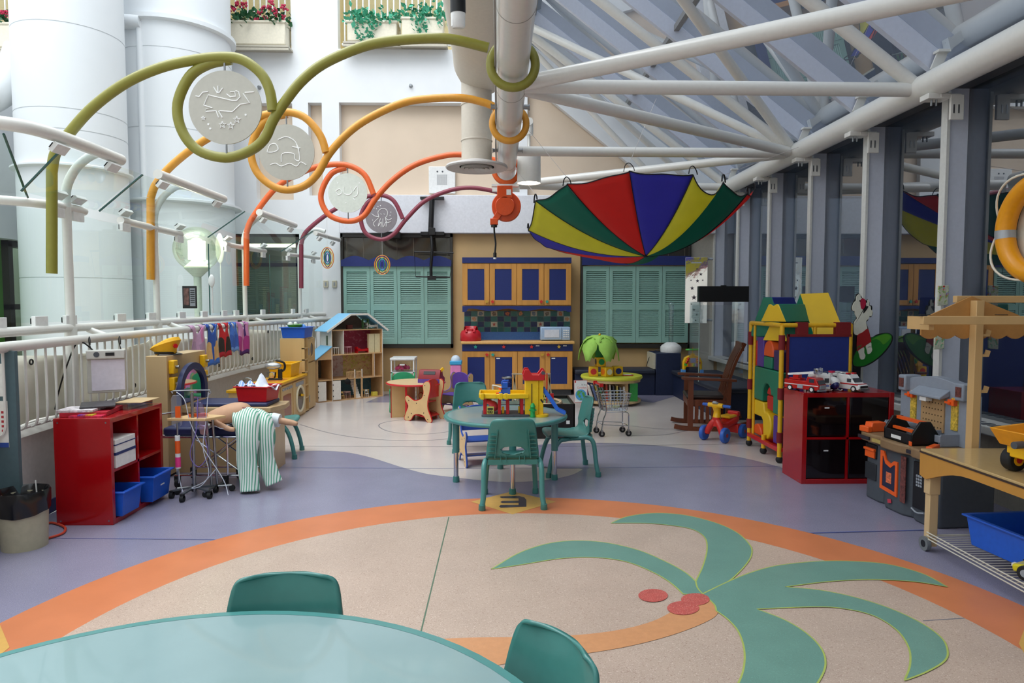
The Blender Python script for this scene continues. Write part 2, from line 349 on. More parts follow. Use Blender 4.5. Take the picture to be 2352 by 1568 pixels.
# exterior building above/behind the roof, seen through the roof glass
EXT = mat('exterior_block', '#84888f', .8, noise=.1, nscale=1.5)
b = B(); b.box(.5, 9, YW+.6, YW+.9, 3.5, 11); b.box(7.2, 7.5, -4, YW+.9, -2, 11.5)
struct(b.build('wall_exterior', EXT)); struct(B().box(3.9, 7.5, -4, YW+.9, -.9, -.6).build('floor_exterior', mat('dark_asphalt', '#2c2e33', .9)))
# rear wall behind the camera, with the floor of the play room closed off
struct(B().box(-11, 4.1, -3.4, -3.2, -4, 4.2).build('wall_rear', mat('warm_white', '#d9d4c8', .7)))
# atrium lower floor and left wall with green panel and dark window
struct(B().box(-11, -3.3, -3.4, 14, -.35, -.2).build('floor_atrium', mat('atrium_tile', '#b8b4aa', .5)))
struct(B().box(-11.2, -11, -3.4, 14, -4, 11).build('wall_left', WHITE))
X0 = D(0, 600, 9.6)
b = B(); b.box(-7.3, -7.15, 5, 10.05, .0, 2.45); struct(b.build('wall_left.001', mat('green_wall', '#4f8a35', .6)))
b = B(); b.box(-7.3, -6.9, 5, 12, 2.45, 5); struct(b.build('wall_left.002', WHITE))
DF = mat('dark_bronze', '#2f2c27', .4)
wdn = B()
for y in (10.02, 10.6, 11.2, 11.8): wdn.box(-7.2, -7.05, y, y+.09, 0, 2.45)
for z in (0, 1.45, 2.36): wdn.box(-7.2, -7.05, 10.02, 11.89, z, z+.08)
w4 = struct(wdn.build('window_4', DF)); B().box(-7.16, -7.13, 10.1, 11.8, .05, 2.4).build('pane', glass('office_glass', (.55, .62, .5), .15), w4)
b = B(); b.box(-8.6, -8.5, 10, 12, 0, 2.5); struct(b.build('wall_office', mat('office_beige', '#a8a27e', .8)))
# ---- far office window behind the railing ----
w3 = thing('window_3', None, None); w3['kind'] = 'structure'
x0, x1, z0, z1 = wx(528), wx(690), wz(745), wz(538)
b = B(); b.box(x0, x1, YW+.02, YW+.1, z1-.05, z1); b.box(x0, x0+.04, YW+.02, YW+.1, z0, z1); b.box(x1-.07, x1, YW+.02, YW+.1, z0, z1); b.box(x0, x1, YW+.02, YW+.1, z0, z0+.05); b.box(x0, x1, YW+.02, YW+.1, wz(612), wz(604)); b.build('window_frame', DF, w3)
b = B().box(x0, x1, YW+.05, YW+.06, z0, z1); b.build('pane', glass('office_glass2', (.6, .68, .6), .1), w3)
b = B()
for k in range(26): z = z0+.08+k*.036; b.box(x0+.05, x1-.08, YW+.14, YW+.16, z, z+.009)
b.build('blind_slats', mat('blind', '#8b927c', .6), w3)
b = B(); b.box(x0-.5, x1+.5, YW+2.4, YW+2.5, z0-.2, z1+.3); b.box(x0-.5, x0-.4, YW+.2, YW+2.5, z0-.2, z1+.3); b.box(x1+.4, x1+.5, YW+.2, YW+2.5, z0-.2, z1+.3); b.box(x0-.5, x1+.5, YW+.2, YW+2.5, z1+.3, z1+.4); b.box(x0-.5, x1+.5, YW+.2, YW+2.5, z0-.3, z0-.2)
struct(b.build('wall_office.001', mat('office_sage', '#8f9478', .8)))
OL = mat('office_light', '#ffffff', .5, emit='#fff6e0', estr=5)
tag(B().box(-4.75, -3.7, YW+.9, YW+1.25, 2.60, 2.64).build('ceiling_light', OL), 'long fluorescent ceiling light inside the far office behind blinds', 'ceiling light')
b = B(); SB = [mat('shelf_blue', '#2f6b8c', .6), mat('shelf_cream', '#c7bfa0', .6), mat('shelf_red', '#a3402e', .6)]
for k in range(22):
    b.m = k % 3; x = x0-.2+k*.085; b.box(x, x+.06, YW+2.0, YW+2.3, z0-.1, z0+.35+.12*((k*7) % 4))
tag(b.build('office_shelf', SB), 'shelf of blue and cream files seen through the far office window', 'shelf')
# ---- right glazed wall: fins, glass, sill, panelled radiator cover ----
FIN = mat('grey_blue_metal', '#ccd1e0', .4, noise=.03); FINL = mat('fin_edge_light', '#d8d8d4', .5)
GD = glass('dark_window_glass', (.30, .33, .37), .2, graze=.85)
GR = glass('roof_glass', (.48, .52, .58), .14, graze=.5)
fy = [3.24, 4.48, 5.72, 6.96, 8.2, 9.44, 10.68]
wr = thing('wall_right', None, None); wr['kind'] = 'structure'
for y in [2.0]+fy+[11.86]:
    B().box(3.76, 3.96, y, y+.05, .62, 3.35).build('fin', FIN, wr, bevel=.004)
    B().box(3.735, 3.76, y-.02, y+.06, .62, 3.3).build('fin_edge', FINL, wr)
ys = [.76, 2.0]+fy+[11.86]
for i in range(len(ys)-1):
    B().box(3.925, 3.935, ys[i]+.05, ys[i+1], .62, 3.38).build('window_pane', GD, wr)
B().box(3.68, 4.1, .7, YW, .55, .62).build('sill', mat('sill_white', '#bfc0bd', .4), wr, bevel=.01)
B().box(3.84, 4.1, -3.2, YW, -.05, .55).build('panel', mat('panel_cream', '#bab6a6', .6, stripes=(1, 9, '#a8a494', .96)), wr)
b = B()
for k in range(90): b.box(3.7, 3.8, 2.2+k*.1, 2.26+k*.1, .621, .623)
b.build('grille_slots', DGREY, wr)
B().box(3.76, 3.98, .7, YW, 3.33, 3.46).build('head_rail', mat('head_dark', '#55575c', .4, .5), wr)
B().box(3.8, 4.1, -3.2, .72, .55, 3.4).build('return_wall', WHITE, wr)
# ---- sloping glass roof ----
rf = thing('ceiling_glass_roof', None, None); rf['kind'] = 'structure'
def rz_(x): return 3.5+.765*(3.85-x)
for y in [-3.0, -1.7, -.5, .76, 2.0]+fy:
    b = B(); nx, nz = .607, .794
    xa, xb = 3.86, .5
    b.prism([(xa, rz_(xa)), (xb, rz_(xb)), (xb-nx*.17, rz_(xb)-nz*.17), (xa-nx*.17, rz_(xa)-nz*.17)], y, y+.06, 'y'); b.build('rafter', FIN, rf, bevel=.004)
b = B(); b.add([(3.86, -3, rz_(3.86)+.0), (.5, -3, rz_(.5)), (.5, YW, rz_(.5)), (3.86, YW, rz_(3.86))], [(0, 1, 2, 3)]); b.build('roof_pane', GR, rf)
for x in (2.1, .55):
    b = B(); b.bar((x, -3, rz_(x)-.06), (x, YW, rz_(x)-.06), .06, .07); b.build('purlin', mat('purlin_grey', '#8a8a88', .4), rf)
b = B(); b.box(.3, .52, -3, YW, rz_(.5)-.15, rz_(.5)+.35); b.build('curb', FIN, rf)
b = B(); b.box(3.76, 4.1, -3, YW, 3.44, 3.6); b.build('gutter', mat('gutter', '#77797e', .4, .4), rf)
# ================= ATRIUM AND OVERHEAD STRUCTURE =================
COLM = mat('column_white', '#dfe3e6', .55, noise=.015, nscale=2)
def column(cx, Y, wpx, label, rings, collar=None):
    p = D(cx, 700, Y); R = wpx/2/FPX*Y*.97
    t = thing('round_column', label, 'column', (p.x, Y, 0))
    prof = [(R, -4)]
    zs = sorted(rings); 
    for z in zs: prof += [(R, z-.012), (R-.008, z-.01), (R-.008, z), (R, z+.002)]
    prof += [(R, 10.9)]
    B().lathe(prof, 64).build('shaft', COLM, t)
    for z, dr, h in (collar or []): B().lathe([(R, z-.02), (R+dr, z), (R+dr, z+h), (R, z+h+.02)], 64).build('collar', COLM, t)
    return t
column(181, 9.3, 222, 'thick white round column on the left with a flared collar half way up', [D(181, y, 9.3).z for y in (90, 275, 320, 640)], [(D(181, 400, 9.3).z, .06, .02)])
column(416, 10.8, 244, 'thick white round column with a projecting ledge ring, nearer the centre', [D(416, y, 10.8).z for y in (150, 320)], [(D(416, 92, 10.8).z, .07, .06), (D(416, 478, 10.8).z, .1, .03)])
b = B(); p = D(305, 50, 10.0); q = D(318, 420, 10.0); b.cyl((p.x+.09, 10.0, -4), (p.x+.09, 10.0, p.z), .045); b.cyl((p.x-.2, 10.0, p.z+.0), (p.x+.12, 10.0, p.z), .1)
tag(b.build('drain_pipe', COLM), 'slim white vertical drain pipe between the two thick columns', 'pipe')
b = B(); p = D(0, 248, 9.0); b.tube(smooth([(-9, 9.0, p.z), (-7.2, 9.0, p.z), (-6.75, 9.0, p.z+.02), (-6.35, 9.1, p.z+.3), (-6.2, 9.2, p.z+.8)], 6), .19, 24)
tag(b.build('air_duct', COLM), 'fat white duct elbow entering behind the left column', 'duct')
# --- main ceiling pipe
PZ, PX = 3.37, .11
t = thing('ceiling_pipe', 'thick white steel pipe running overhead along the middle of the room', 'pipe', (PX, 0, PZ))
B().cyl((0, -3.2, 0), (0, 10.2, 0), .125, n=32).build('pipe', WTUBE, t)
for y in (4.25, 5.9, 7.4, 8.9, 9.9): B().tube([(0, y, 0), (0, y+.008, 0)], .127, 32).build('weld_seam', mat('seam_grey', '#a9a6a0', .5), t)
b = B(); b.box(-.2, .2, 10.1, 10.2, -.19, -.13); b.box(-.1, .1, 10.1, 10.2, -.14, 0); b.build('end_plate', WTUBE, t)
for y in (6.4, 8.2): 
    for sx in (-1, 1): b = B(); b.cyl((sx*.12, y, -.02), (sx*.17, y, -.02), .022, n=10); b.cyl((sx*.17, y, -.02), (sx*.18, y, -.02), .03, n=10); b.build('pipe_bolt', STEEL, t)
b = B(); b.tube(smooth([(-.13, 0, .0), (-.135, 3, -.02), (-.13, 6, .0), (-.14, 8, -.03), (-.135, 10, 0)], 5), .008, 6); b.tube(smooth([(-.12, 0, -.05), (-.13, 4, -.06), (-.135, 7, -.04), (-.13, 10, -.05)], 5), .006, 6)
b.build('conduit', mat('cable_grey', '#8f8c86', .5), t)
# --- edge beam along the windows and its brackets
BX, BZ = 3.6, 3.36
t = thing('edge_beam', 'white round steel beam along the top of the window wall', 'beam', (BX, 0, BZ))
B().cyl((0, -3.2, 0), (0, 11.85, 0), .112, n=32).build('beam', WTUBE, t)
for y in (3.2, 4.44, 5.68, 6.92, 8.16, 9.4, 10.64):
    b = B(); b.box(-.1, .08, y-.09, y+.03, -.15, -.105); b.box(.0, .17, y-.095, y-.065, -.142, -.112); b.box(.08, .19, y-.1, y-.075, -.32, -.12); b.build('bracket', WTUBE, t, bevel=.004)
    b = B(); b.cyl((-.05, y-.05, -.2), (-.05, y-.05, -.15), .008, n=8); b.cyl((-.01, y-.05, -.2), (-.01, y-.05, -.15), .008, n=8); b.box(.1, .112, y-.103, y-.1, -.27, -.2); b.box(.14, .152, y-.103, y-.1, -.27, -.2); b.build('bracket_bolt', STEEL, t)
    b = B(); b.bar((.0, y+.0, .1), (.06, y+.0, .25), .08, .02, (0, 1, 0)); b.box(.0, .1, y-.05, y+.03, .24, .26); b.build('roof_bracket', WTUBE, t)
# --- white tubular roof truss
t = thing('roof_truss', 'white tubular roof truss fanning from the window beam under the glass roof', 'truss')
N1 = [3.4, 5.86, 8.33, 10.74]; PP = lambda y: (PX, y, PZ); BB = lambda y: (BX, y, BZ); UU = lambda y: (PX, y, 5.96)
def tr(p, q, r=.055): B().cyl(p, q, r, n=20).build('tube', WTUBE, t)
for y in N1: tr(PP(y), BB(y), .058); tr(UU(y), BB(y), .058)
tr(PP(5.86), BB(3.4), .062); tr(PP(5.86), BB(8.33), .058); tr(PP(10.74), BB(8.33), .055); tr(UU(5.86), BB(8.33), .055); tr(UU(10.74), BB(8.33), .055)
tr(UU(5.86), BB(3.4), .055); tr(UU(10.74), (BX, 11.8, BZ), .05); tr((.45, 11.0, 5.62), (2.55, 11.3, 3.6), .045); tr((PX, -3, 5.96), (PX, 11.7, 5.96), .07)
tr((PX, 10.4, PZ-.02), (PX+2.9, 11.5, PZ+.05), .08)
# --- beige ducting
DU = mat('duct_beige', '#cdc4b6', .55, noise=.03, bump=.1)
t = thing('ventilation_duct', 'large beige round duct overhead ending in a round ceiling diffuser', 'duct', (-.17, 0, 4.3))
B().tube([(0, -3, 0), (0, 7.6, 0), (-.01, 7.95, -.02), (-.03, 8.2, -.1)], [.33, .33, .33, .25], 40).build('main_run', DU, t)
b = B(); b.cyl((-.08, 8, -.05), (-.08, 8, -1.16), .175, n=36); b.build('drop', DU, t)
b = B(); b.lathe([(.176, -.5), (.183, -.495), (.183, -.485), (.176, -.48)], 36, (-.08, 8, 0)); b.lathe([(.176, -.9), (.183, -.895), (.183, -.885), (.176, -.88)], 36, (-.08, 8, 0)); b.build('drop_band', DU, t)
b = B(); b.lathe([(.17, -1.12), (.35, -1.17), (.36, -1.19), (.35, -1.205), (.25, -1.19), (.2, -1.185)], 48, (-.08, 8, 0))
for r in (.18, .13, .08): b.lathe([(r, -1.18), (r+.012, -1.215), (r-.03, -1.2), (r-.04, -1.18)], 40, (-.08, 8, 0))
b.lathe([(.001, -1.21), (.03, -1.205), (.03, -1.18)], 20, (-.08, 8, 0)); b.build('diffuser', mat('diffuser_grey', '#c9c5c2', .5), t)
p = D(1052, 30, 5.0); t = thing('spotlight', 'black cylinder spotlight with a white lower cap hanging at the top of the room', 'light', (p.x, 5, p.z))
B().cyl((0, 0, 0), (.0, -.06, .45), .055, n=24).build('body', BLACK, t); B().tube([(0, 0, 0), (0, .012, -.09), (0, .014, -.1)], [.052, .05, .04], 24).build('cap', WPL, t)
p = D(1215, 385, 9.0); t = thing('pendant_downlight', 'white cylinder downlight hanging on a stem right of the ceiling pipe', 'light', (p.x, 9, p.z))
B().lathe([(.15, .22), (.155, -.2), (.15, -.2), (.145, .2), (.0, .215), (.0, .22), (.15, .22)], 32).build('shade', WTUBE, t)
B().lathe([(.001, -.17), (.14, -.17)], 32).build('lamp_face', mat('lamp_glow', '#ffffff', .5, emit='#fff4e2', estr=6), t)
b = B(); b.cyl((0, 0, .2), (0, 0, .46), .018); b.build('stem', WTUBE, t); b = B(); b.cyl((0, 0, .42), (0, 0, .58), .055); b.cyl((0, -.06, .58), (0, .06, .58), .05); b.build('mount', WTUBE, t)
# --- orange cord reel
p = D(1163, 475, 9.0); t = thing('cord_reel', 'orange retractable cord reel hanging from the end of the ceiling pipe', 'cord reel', (p.x, 9.0, p.z))
ORM = mat('reel_orange', '#d24a12', .35, noise=.05)
b = B(); b.cyl((.0, -.06, 0), (0, .06, 0), .19, n=40); b.cyl((-.02, -.1, 0), (-.02, -.06, 0), .125, n=40); b.build('drum', ORM, t, bevel=.008)
b = B(); b.box(-.12, .08, -.1, -.085, .1, .26); b.bar((-.07, -.07, -.05), (-.16, -.07, -.2), .08, .03, (0, 1, 0)); b.box(-.21, -.11, -.1, -.02, -.24, -.16); b.build('frame', ORM, t, bevel=.006)
b = B(); b.box(.0, .06, -.103, -.1, .14, .21); b.build('label', WPL, t)
b = B(); b.box(-.19, .16, -.06, .02, .255, .285); b.build('hanger', WPL, t)
b = B(); b.tube(smooth([(-.16, -.06, -.24), (-.155, -.06, -.36), (-.14, -.06, -.48), (-.15, -.06, -.6)], 5), .012, 8); b.cyl((-.16, -.06, -.27), (-.16, -.06, -.24), .04, n=12); b.build('cord', BLACK, t)
b = B(); b.cyl((-.15, -.06, -.6), (-.15, -.06, -.66), .022, n=12); b.m = 1; b.cyl((-.15, -.06, -.66), (-.15, -.06, -.68), .02, n=12); b.build('socket', [BLACK, WPL], t)
# --- wave sculptures
DISC = mat('disc_metal', '#b9b5aa', .4, .2, noise=.03); ETCH = mat('etched_white', '#f4f4f2', .4)
def wave(Y, m, post, arc, loop, dc, dr, ringc, label, dlabel, draw, r=.038, dm=DISC):
    t = thing('wave_sculpture', label, 'sculpture')
    P_ = lambda L, dy=0: [D(x, y, Y+dy) for x, y in L]
    B().tube(P_(post[:1])+P_(post[1:2]), r, 14).build('post', m, t)
    B().tube(smooth(P_(post[1:]+arc), 6), r, 14).build('arc', m, t)
    B().tube(smooth(P_(loop, .02), 6), r, 14).build('loop', m, t)
    if ringc: c = D(ringc[0], ringc[1], Y); b = B(); b.torus((PX, Y, PZ-.03), .17, r*.9, 'y', 40, 12); b.build('pipe_ring', m, t)
    c = D(dc[0], dc[1], Y); R = dr/FPX*Y
    d = thing('hanging_disc', dlabel, 'disc', (c.x, Y, c.z), group='etched animal discs in the wave sculptures')
    b = B(); b.cyl((0, -.006, 0), (0, .006, 0), R, n=56); b.build('plate', dm, d)
    b = B(); b.cyl((0, 0, R), (0, 0, R*1.42), .008, n=8); b.cyl((0, 0, -R), (0, 0, -R*1.38), .008, n=8); b.build('rod', STEEL, d)
    b = B()
    for L in draw:
        if len(L) == 1: x, y = L[0]; b.cyl((x*R, -.009, y*R), (x*R, -.005, y*R), .03*R, n=10)
        else: b.tube([(v.x*R, -.0075, v.y*R) for v in (smooth([(x, y, 0) for x, y in L], 4) if len(L) > 2 and len(L) != 11 and draw is not whale else [Vector((x, y, 0)) for x, y in L])], .0045, 6)
    b.build('etching', ETCH, d)
def star(cx, cy, r): return [(cx+(r if k % 2 == 0 else r*.4)*math.sin(PI*k/5), cy+(r if k % 2 == 0 else r*.4)*math.cos(PI*k/5)) for k in range(11)]
whale = [[(-.58, .05), (-.45, .33), (.2, .18), (.32, .18), (.42, .28), (.38, .42), (.3, .45)], [(-.58, .05), (-.35, -.02), (-.52, -.05), (-.53, -.12), (-.25, -.1), (-.18, -.28)], [(-.18, -.1), (-.08, -.28)], [(-.15, -.1), (.2, -.12), (.42, .08), (.68, .12), (.5, .38)], [(-.2, .38), (-.3, .55)], [(-.18, .38), (-.18, .58)], [(-.16, .38), (-.05, .52)],
         [(-.8, .3), (-.7, .28), (-.6, .4), (-.45, .42)], [(.55, .4), (.8, .42)], [(.05, .36), (.15, .28), (.3, .3), (.28, .42), (.15, .42)], star(-.6, -.3, .06), star(-.08, -.48, .1), star(.15, -.5, .1), star(.32, -.34, .1), [(-.42, -.58)], [(-.47, -.46)], [(.56, -.2)]]
ele = [[(-.7, .0), (-.6, .25), (-.4, .3), (-.3, .1), (-.5, .0), (-.7, .0)], [(-.3, .45), (0, .55), (.3, .4), (.45, .1)], [(-.2, -.35), (-.15, -.05), (.25, -.05), (.3, -.25), (.45, -.3), (.45, .0), (.35, .3)], [(-.6, -.45), (-.4, -.4), (-.2, -.5), (.1, -.4), (.35, -.5), (.5, -.35), (.7, -.45)], [(.2, .2), (.5, .15)]]
crab = [[(-.6, .1), (-.4, .2), (-.3, 0), (-.5, -.1), (-.6, .1)], [(-.2, .3), (-.2, .0), (0, -.1), (.2, 0), (.15, .3)], [(.3, .1), (.5, .35), (.5, -.1), (.3, -.2)], [(-.1, -.5)], [(.35, -.35)], [(.3, -.3)], [(-.5, .5)], [(.6, .5)]]
octo = [[(-.15, .0), (-.2, .3), (0, .5), (.25, .5), (.4, .3), (.35, .05), (.25, -.05)], [(-.05, .2), (.03, .15)], [(.15, .2), (.22, .15)], [(-.15, 0), (-.4, .05), (-.6, .2)], [(-.15, -.05), (-.5, -.4), (-.4, -.6)], [(-.05, -.1), (-.2, -.6), (0, -.3), (-.02, -.65)], [(.1, -.1), (.1, -.65), (.3, -.3), (.3, -.6)], [(.25, -.05), (.35, -.35), (.6, -.3)], [(.3, -.1), (.45, -.2), (.65, -.1)],
        [(-.45, .55)], [(-.2, .65)], [(-.05, .7)], [(-.3, .5)], [(.6, .3)], [(.55, .1)], [(-.55, -.2)]]
wave(5.25, mat('olive_enamel', '#8c8836', .35, noise=.04), [(119, 628), (119, 395)], [(128, 350), (160, 305), (215, 245), (290, 190), (370, 155), (450, 137), (517, 131), (560, 139), (600, 170), (620, 210), (626, 255)],
     [(530, 137), (480, 147), (435, 177), (408, 240), (418, 300), (455, 345), (517, 362), (572, 347), (607, 319), (627, 277), (653, 236), (691, 188), (742, 147), (819, 112), (883, 96), (978, 88), (1042, 91), (1122, 110)],
     (518, 247), 81, (1165, 153), 'olive green wave of bent pipe with a loop, the nearest and largest', 'largest silvery disc etched with a whale in the olive loop', whale)
wave(6.95, mat('amber_enamel', '#dd9a34', .35, noise=.04), [(346, 642), (346, 455)], [(360, 420), (400, 375), (470, 322), (550, 283), (600, 266), (655, 257), (700, 270), (735, 310), (749, 350)],
     [(660, 262), (620, 272), (590, 302), (577, 352), (590, 395), (622, 425), (660, 436), (700, 426), (730, 398), (757, 352), (800, 305), (850, 270), (920, 238), (980, 227), (1060, 225), (1110, 235), (1138, 246)],
     (659, 350), 62, (1165, 282), 'amber yellow wave of bent pipe with a loop, second of the four', 'pale disc etched with an elephant in the amber loop', ele)
wave(9.35, mat('orange_enamel', '#e2652c', .35, noise=.04), [(566, 656), (566, 535)], [(580, 500), (635, 430), (700, 393), (750, 379), (800, 380), (838, 402), (858, 446)],
     [(795, 385), (763, 397), (742, 430), (738, 462), (758, 495), (800, 508), (835, 496), (862, 457), (900, 415), (950, 380), (1010, 360), (1060, 355), (1130, 366), (1148, 375)],
     (799, 443), 44, (1165, 395), 'orange wave of bent pipe with a loop, third of the four', 'small milky disc etched with a crab in the orange loop', crab, dm=mat('disc_milky', '#d2d6cc', .4))
wave(10.9, mat('maroon_enamel', '#8a3b4c', .35, noise=.04), [(692, 662), (692, 560)], [(705, 530), (765, 483), (830, 455), (875, 448), (905, 462), (925, 502)],
     [(870, 452), (845, 465), (829, 498), (840, 535), (875, 550), (905, 537), (933, 503), (975, 462), (1030, 438), (1080, 431), (1130, 438), (1160, 447)],
     (876, 498), 36, None, 'maroon wave of bent pipe with a loop, the farthest of the four', 'dark grey disc etched with an octopus in the maroon loop', octo, r=.034, dm=mat('disc_grey', '#8d878c', .4, .3))
# --- railing along the atrium edge
RA = [(-3.05, 2.6), (-3.22, 3.6), (-3.33, 4.5), (-3.4, 5.4), (-3.46, 6.6), (-3.5, 8.0), (-3.5, 9.2), (-3.38, 10.4), (-3.1, 11.5), (-3.0, 11.85)]
def railpt(y, off=0, z=1.35):
    for i in range(len(RA)-1):
        a, c = RA[i], RA[i+1]
        if a[1] <= y <= c[1]:
            k = (y-a[1])/(c[1]-a[1]); return Vector((a[0]+(c[0]-a[0])*k+off, y, z))
    return Vector((RA[-1][0]+off, y, z))
t = thing('atrium_railing', 'white tubular railing with glass screen along the atrium edge', 'railing')
ysr = [2.6+.3*i for i in range(31)]+[11.85]
B().tube([railpt(y, 0, 1.35) for y in ysr], .034, 14).build('top_rail', WTUBE, t)
B().tube([railpt(y, .16, 1.265) for y in ysr], .036, 14).build('hand_rail', WTUBE, t)
B().tube([railpt(y, .1, .70) for y in ysr], .016, 8).build('bottom_rail', WTUBE, t)
pys = [5.5, 7.02, 9.45, 11.1]
for y in pys:
    a = railpt(y, 0, 1.35); c = railpt(y, 0, 2.30)
    b = B(); b.cyl(a, c, .034 if y < 6 else .03, n=16); b.build('post', WTUBE, t)
    X2 = -3.05 if y < 10 else -2.78
    b = B(); b.tube(smooth([c, c+Vector((.01, .0, .16)), c+Vector((.1, 0, .32)), c+Vector((.25, 0, .42)), Vector((X2, y, 2.69))], 5), .034, 14); b.build('arm', mat('arm_white', '#dfe6e2', .35), t)
    b = B(); b.cyl(railpt(y, 0, .0), railpt(y, 0, 1.35), .045, n=16); b.cyl(railpt(y+.25, 0, 1.33), railpt(y+.25, .16, 1.27), .025, n=10); b.build('support', WTUBE, t)
nb = 0
y = 4.4
while y < 11.7:
    p = railpt(y, .16, 1.26); r_ = .0085
    b = B(); b.tube(smooth([p, railpt(y, .16, .85), railpt(y, .155, .74), railpt(y, .12, .695), railpt(y, .02, .69)], 3), r_, 6); b.build('baluster', WTUBE, t); nb += 1
    y += .118 if y < 7 else .13
def seg(y0, y1, off, z, r=.034, nm='clamp_rail'): 
    k = 8; B().tube([railpt(y0+(y1-y0)*i/k, off, z) for i in range(k+1)], r, 14).build(nm, WTUBE, t)
B().tube(smooth([(-4.9, 4.9, 2.3), (-4.3, 4.93, 2.3), (-3.8, 5.03, 2.3), (-3.5, 5.25, 2.3), railpt(5.55, 0, 2.3), railpt(5.75, 0, 2.3)], 5), .034, 14).build('clamp_rail', WTUBE, t); seg(6.35, 7.62, 0, 2.3); seg(8.85, 10.1, 0, 2.3); seg(10.7, 11.6, .05, 2.3, .03)
# upper rails of the glass canopy
def urail(L, r=.045): B().tube(smooth(L, 5), r, 16).build('canopy_rail', WTUBE, t)
urail([(-5.2, 4.3, 2.7), (-4.2, 4.3, 2.7), (-3.6, 4.36, 2.7), (-3.2, 4.5, 2.7), (-3.05, 4.8, 2.7), (-3.05, 5.65, 2.7)]); urail([(-3.05, 6.25, 2.7), (-3.05, 7.72, 2.7)], .043); urail([(-3.05, 8.85, 2.7), (-3.03, 10.3, 2.7)], .043); urail([(-2.82, 10.65, 2.62), (-2.72, 11.8, 2.62)], .036)
def clamp(c, dy=.14, s=.036, tilt=0):
    b = B().at(c, 0, 0, tilt); b.box(-.02, .012, -dy/2, dy/2, -s, s); b.m = 1; b.box(-.026, -.02, -dy/2-.004, dy/2+.004, -s*.6, s*.6); b.build('glass_clamp', [WPL, BLACK], t, bevel=.004)
for y in (2.9, 3.9, 4.62, 5.1, 5.5, 6.3, 6.9, 7.6, 8.2, 8.8, 9.2, 10.0, 10.9, 11.3): clamp(railpt(y, .0, 1.415))
for y in (5.35, 5.62, 6.4, 7.55, 8.9, 10.0, 10.75, 11.5): clamp(railpt(y, .02, 2.24)); clamp(railpt(y, .03, 2.37), tilt=.9)
for y in (4.85, 5.5, 6.3, 7.5, 8.95, 10.1): clamp((-3.03, y, 2.61), tilt=.7)
for y in (10.75, 11.6): clamp((-2.78, y, 2.54), tilt=.7)
GS = glass('screen_glass', (.89, .955, .94), .02, graze=.1); GE = mat('glass_edge', '#27514c', .2)
def pane(y0, y1, nm='glass_pane'):
    b = B(); k = 6; ys_ = [y0+(y1-y0)*i/k for i in range(k+1)]
    b.sheet([[railpt(y, 0, 1.40) for y in ys_], [railpt(y, 0, 2.26) for y in ys_]]); b.build(nm, GS, t)
    b = B(); b.bar(railpt(y0, 0, 1.4), railpt(y0, 0, 2.26), .012, .008, (0, 1, 0)); b.build('glass_edge_line', GE, t)
def cpane(y0, y1, xt=-3.03, zt=2.64):
    b = B(); k = 6; ys_ = [y0+(y1-y0)*i/k for i in range(k+1)]
    b.sheet([[railpt(y, .02, 2.33) for y in ys_], [Vector((xt if y < 10.5 else xt+.2, y, zt)) for y in ys_]]); b.build('canopy_pane', GS, t)
    b = B(); b.bar(railpt(y0, .02, 2.33), (xt if y0 < 10.5 else xt+.2, y0, zt), .012, .012, (0, 1, 0)); b.build('glass_edge_line', GE, t)
for a, c in ((5.48, 8.33), (8.36, 10.2), (10.25, 11.8)): pane(a, c)
for L_, nm in (([(-5.2, 4.9), (-4.3, 4.93), (-3.8, 5.03)], 'a'), ([(-3.76, 5.05), (-3.5, 5.25), (-3.41, 5.45)], 'b')):
    b = B(); b.sheet([[Vector((x, y, 1.40)) for x, y in L_], [Vector((x, y, 2.26)) for x, y in L_]]); b.build('glass_pane', GS, t); b = B(); b.bar((L_[0][0], L_[0][1], 1.4), (L_[0][0], L_[0][1], 2.26), .012, .008, (0, 1, 0)); b.build('glass_edge_line', GE, t)
b = B(); b.sheet([[(-5.2, 4.85, 2.33), (-4.3, 4.88, 2.33), (-3.8, 4.98, 2.33), (-3.5, 5.2, 2.33)], [(-5.2, 4.35, 2.64), (-4.2, 4.35, 2.64), (-3.6, 4.4, 2.64), (-3.2, 4.55, 2.64)]]); b.build('canopy_pane', GS, t)
B().bar((-3.5, 5.2, 2.33), (-3.2, 4.55, 2.64), .012, .012, (0, 1, 0)).build('glass_edge_line', GE, t)
for a, c in ((4.9, 5.9), (5.95, 8.25), (8.3, 10.5), (10.55, 11.8)): cpane(a, c)
# curb wall under the railing, canvas tarpaulin behind the balusters
b = B(); ysr2 = [1.0]+ysr
b.sheet([[railpt(max(y, 2.6), o, z)-Vector((0, max(0, 2.6-y), 0)) for y in ysr2] for o, z in ((.06, 0), (.06, .62), (.0, .66), (-.25, .66), (-.25, 0))]); struct(b.build('wall_curb', mat('curb_white', '#cfcac4', .6)))
b = B(); b.sheet([[railpt(max(y, 2.6), o, z)-Vector((0, max(0, 2.6-y), 0)) for y in ysr2] for o, z in ((.07, 0.001), (.07, .1), (.06, .1))]); struct(b.build('baseboard_left', NAVY))
TARP = mat('canvas_cream', '#e3dfcf', .8, noise=.04, nscale=3)
b = B(); rows = []
for j in range(7):
    z = 1.18-j*.085; rows.append([railpt(y, -.08+.035*math.sin(y*5+j*.7)+.02*math.sin(y*13), z-(.06*abs(math.sin(y*1.3)) if j == 0 else 0)) for y in [2.6+.1*i for i in range(92)]])
b.sheet(rows); b.build  # canvas
tp = b.build('canvas_sheet', TARP, solid=.004); tag(tp, 'cream canvas sheet with eyelets tied behind the white balusters', 'canvas')
for k in range(14): y = 4.5+k*.52; B().torus(railpt(y, -.03, 1.12 if k % 2 else .76), .018, .006, 'x', 14, 6).build('eyelet', BLACK, tp)
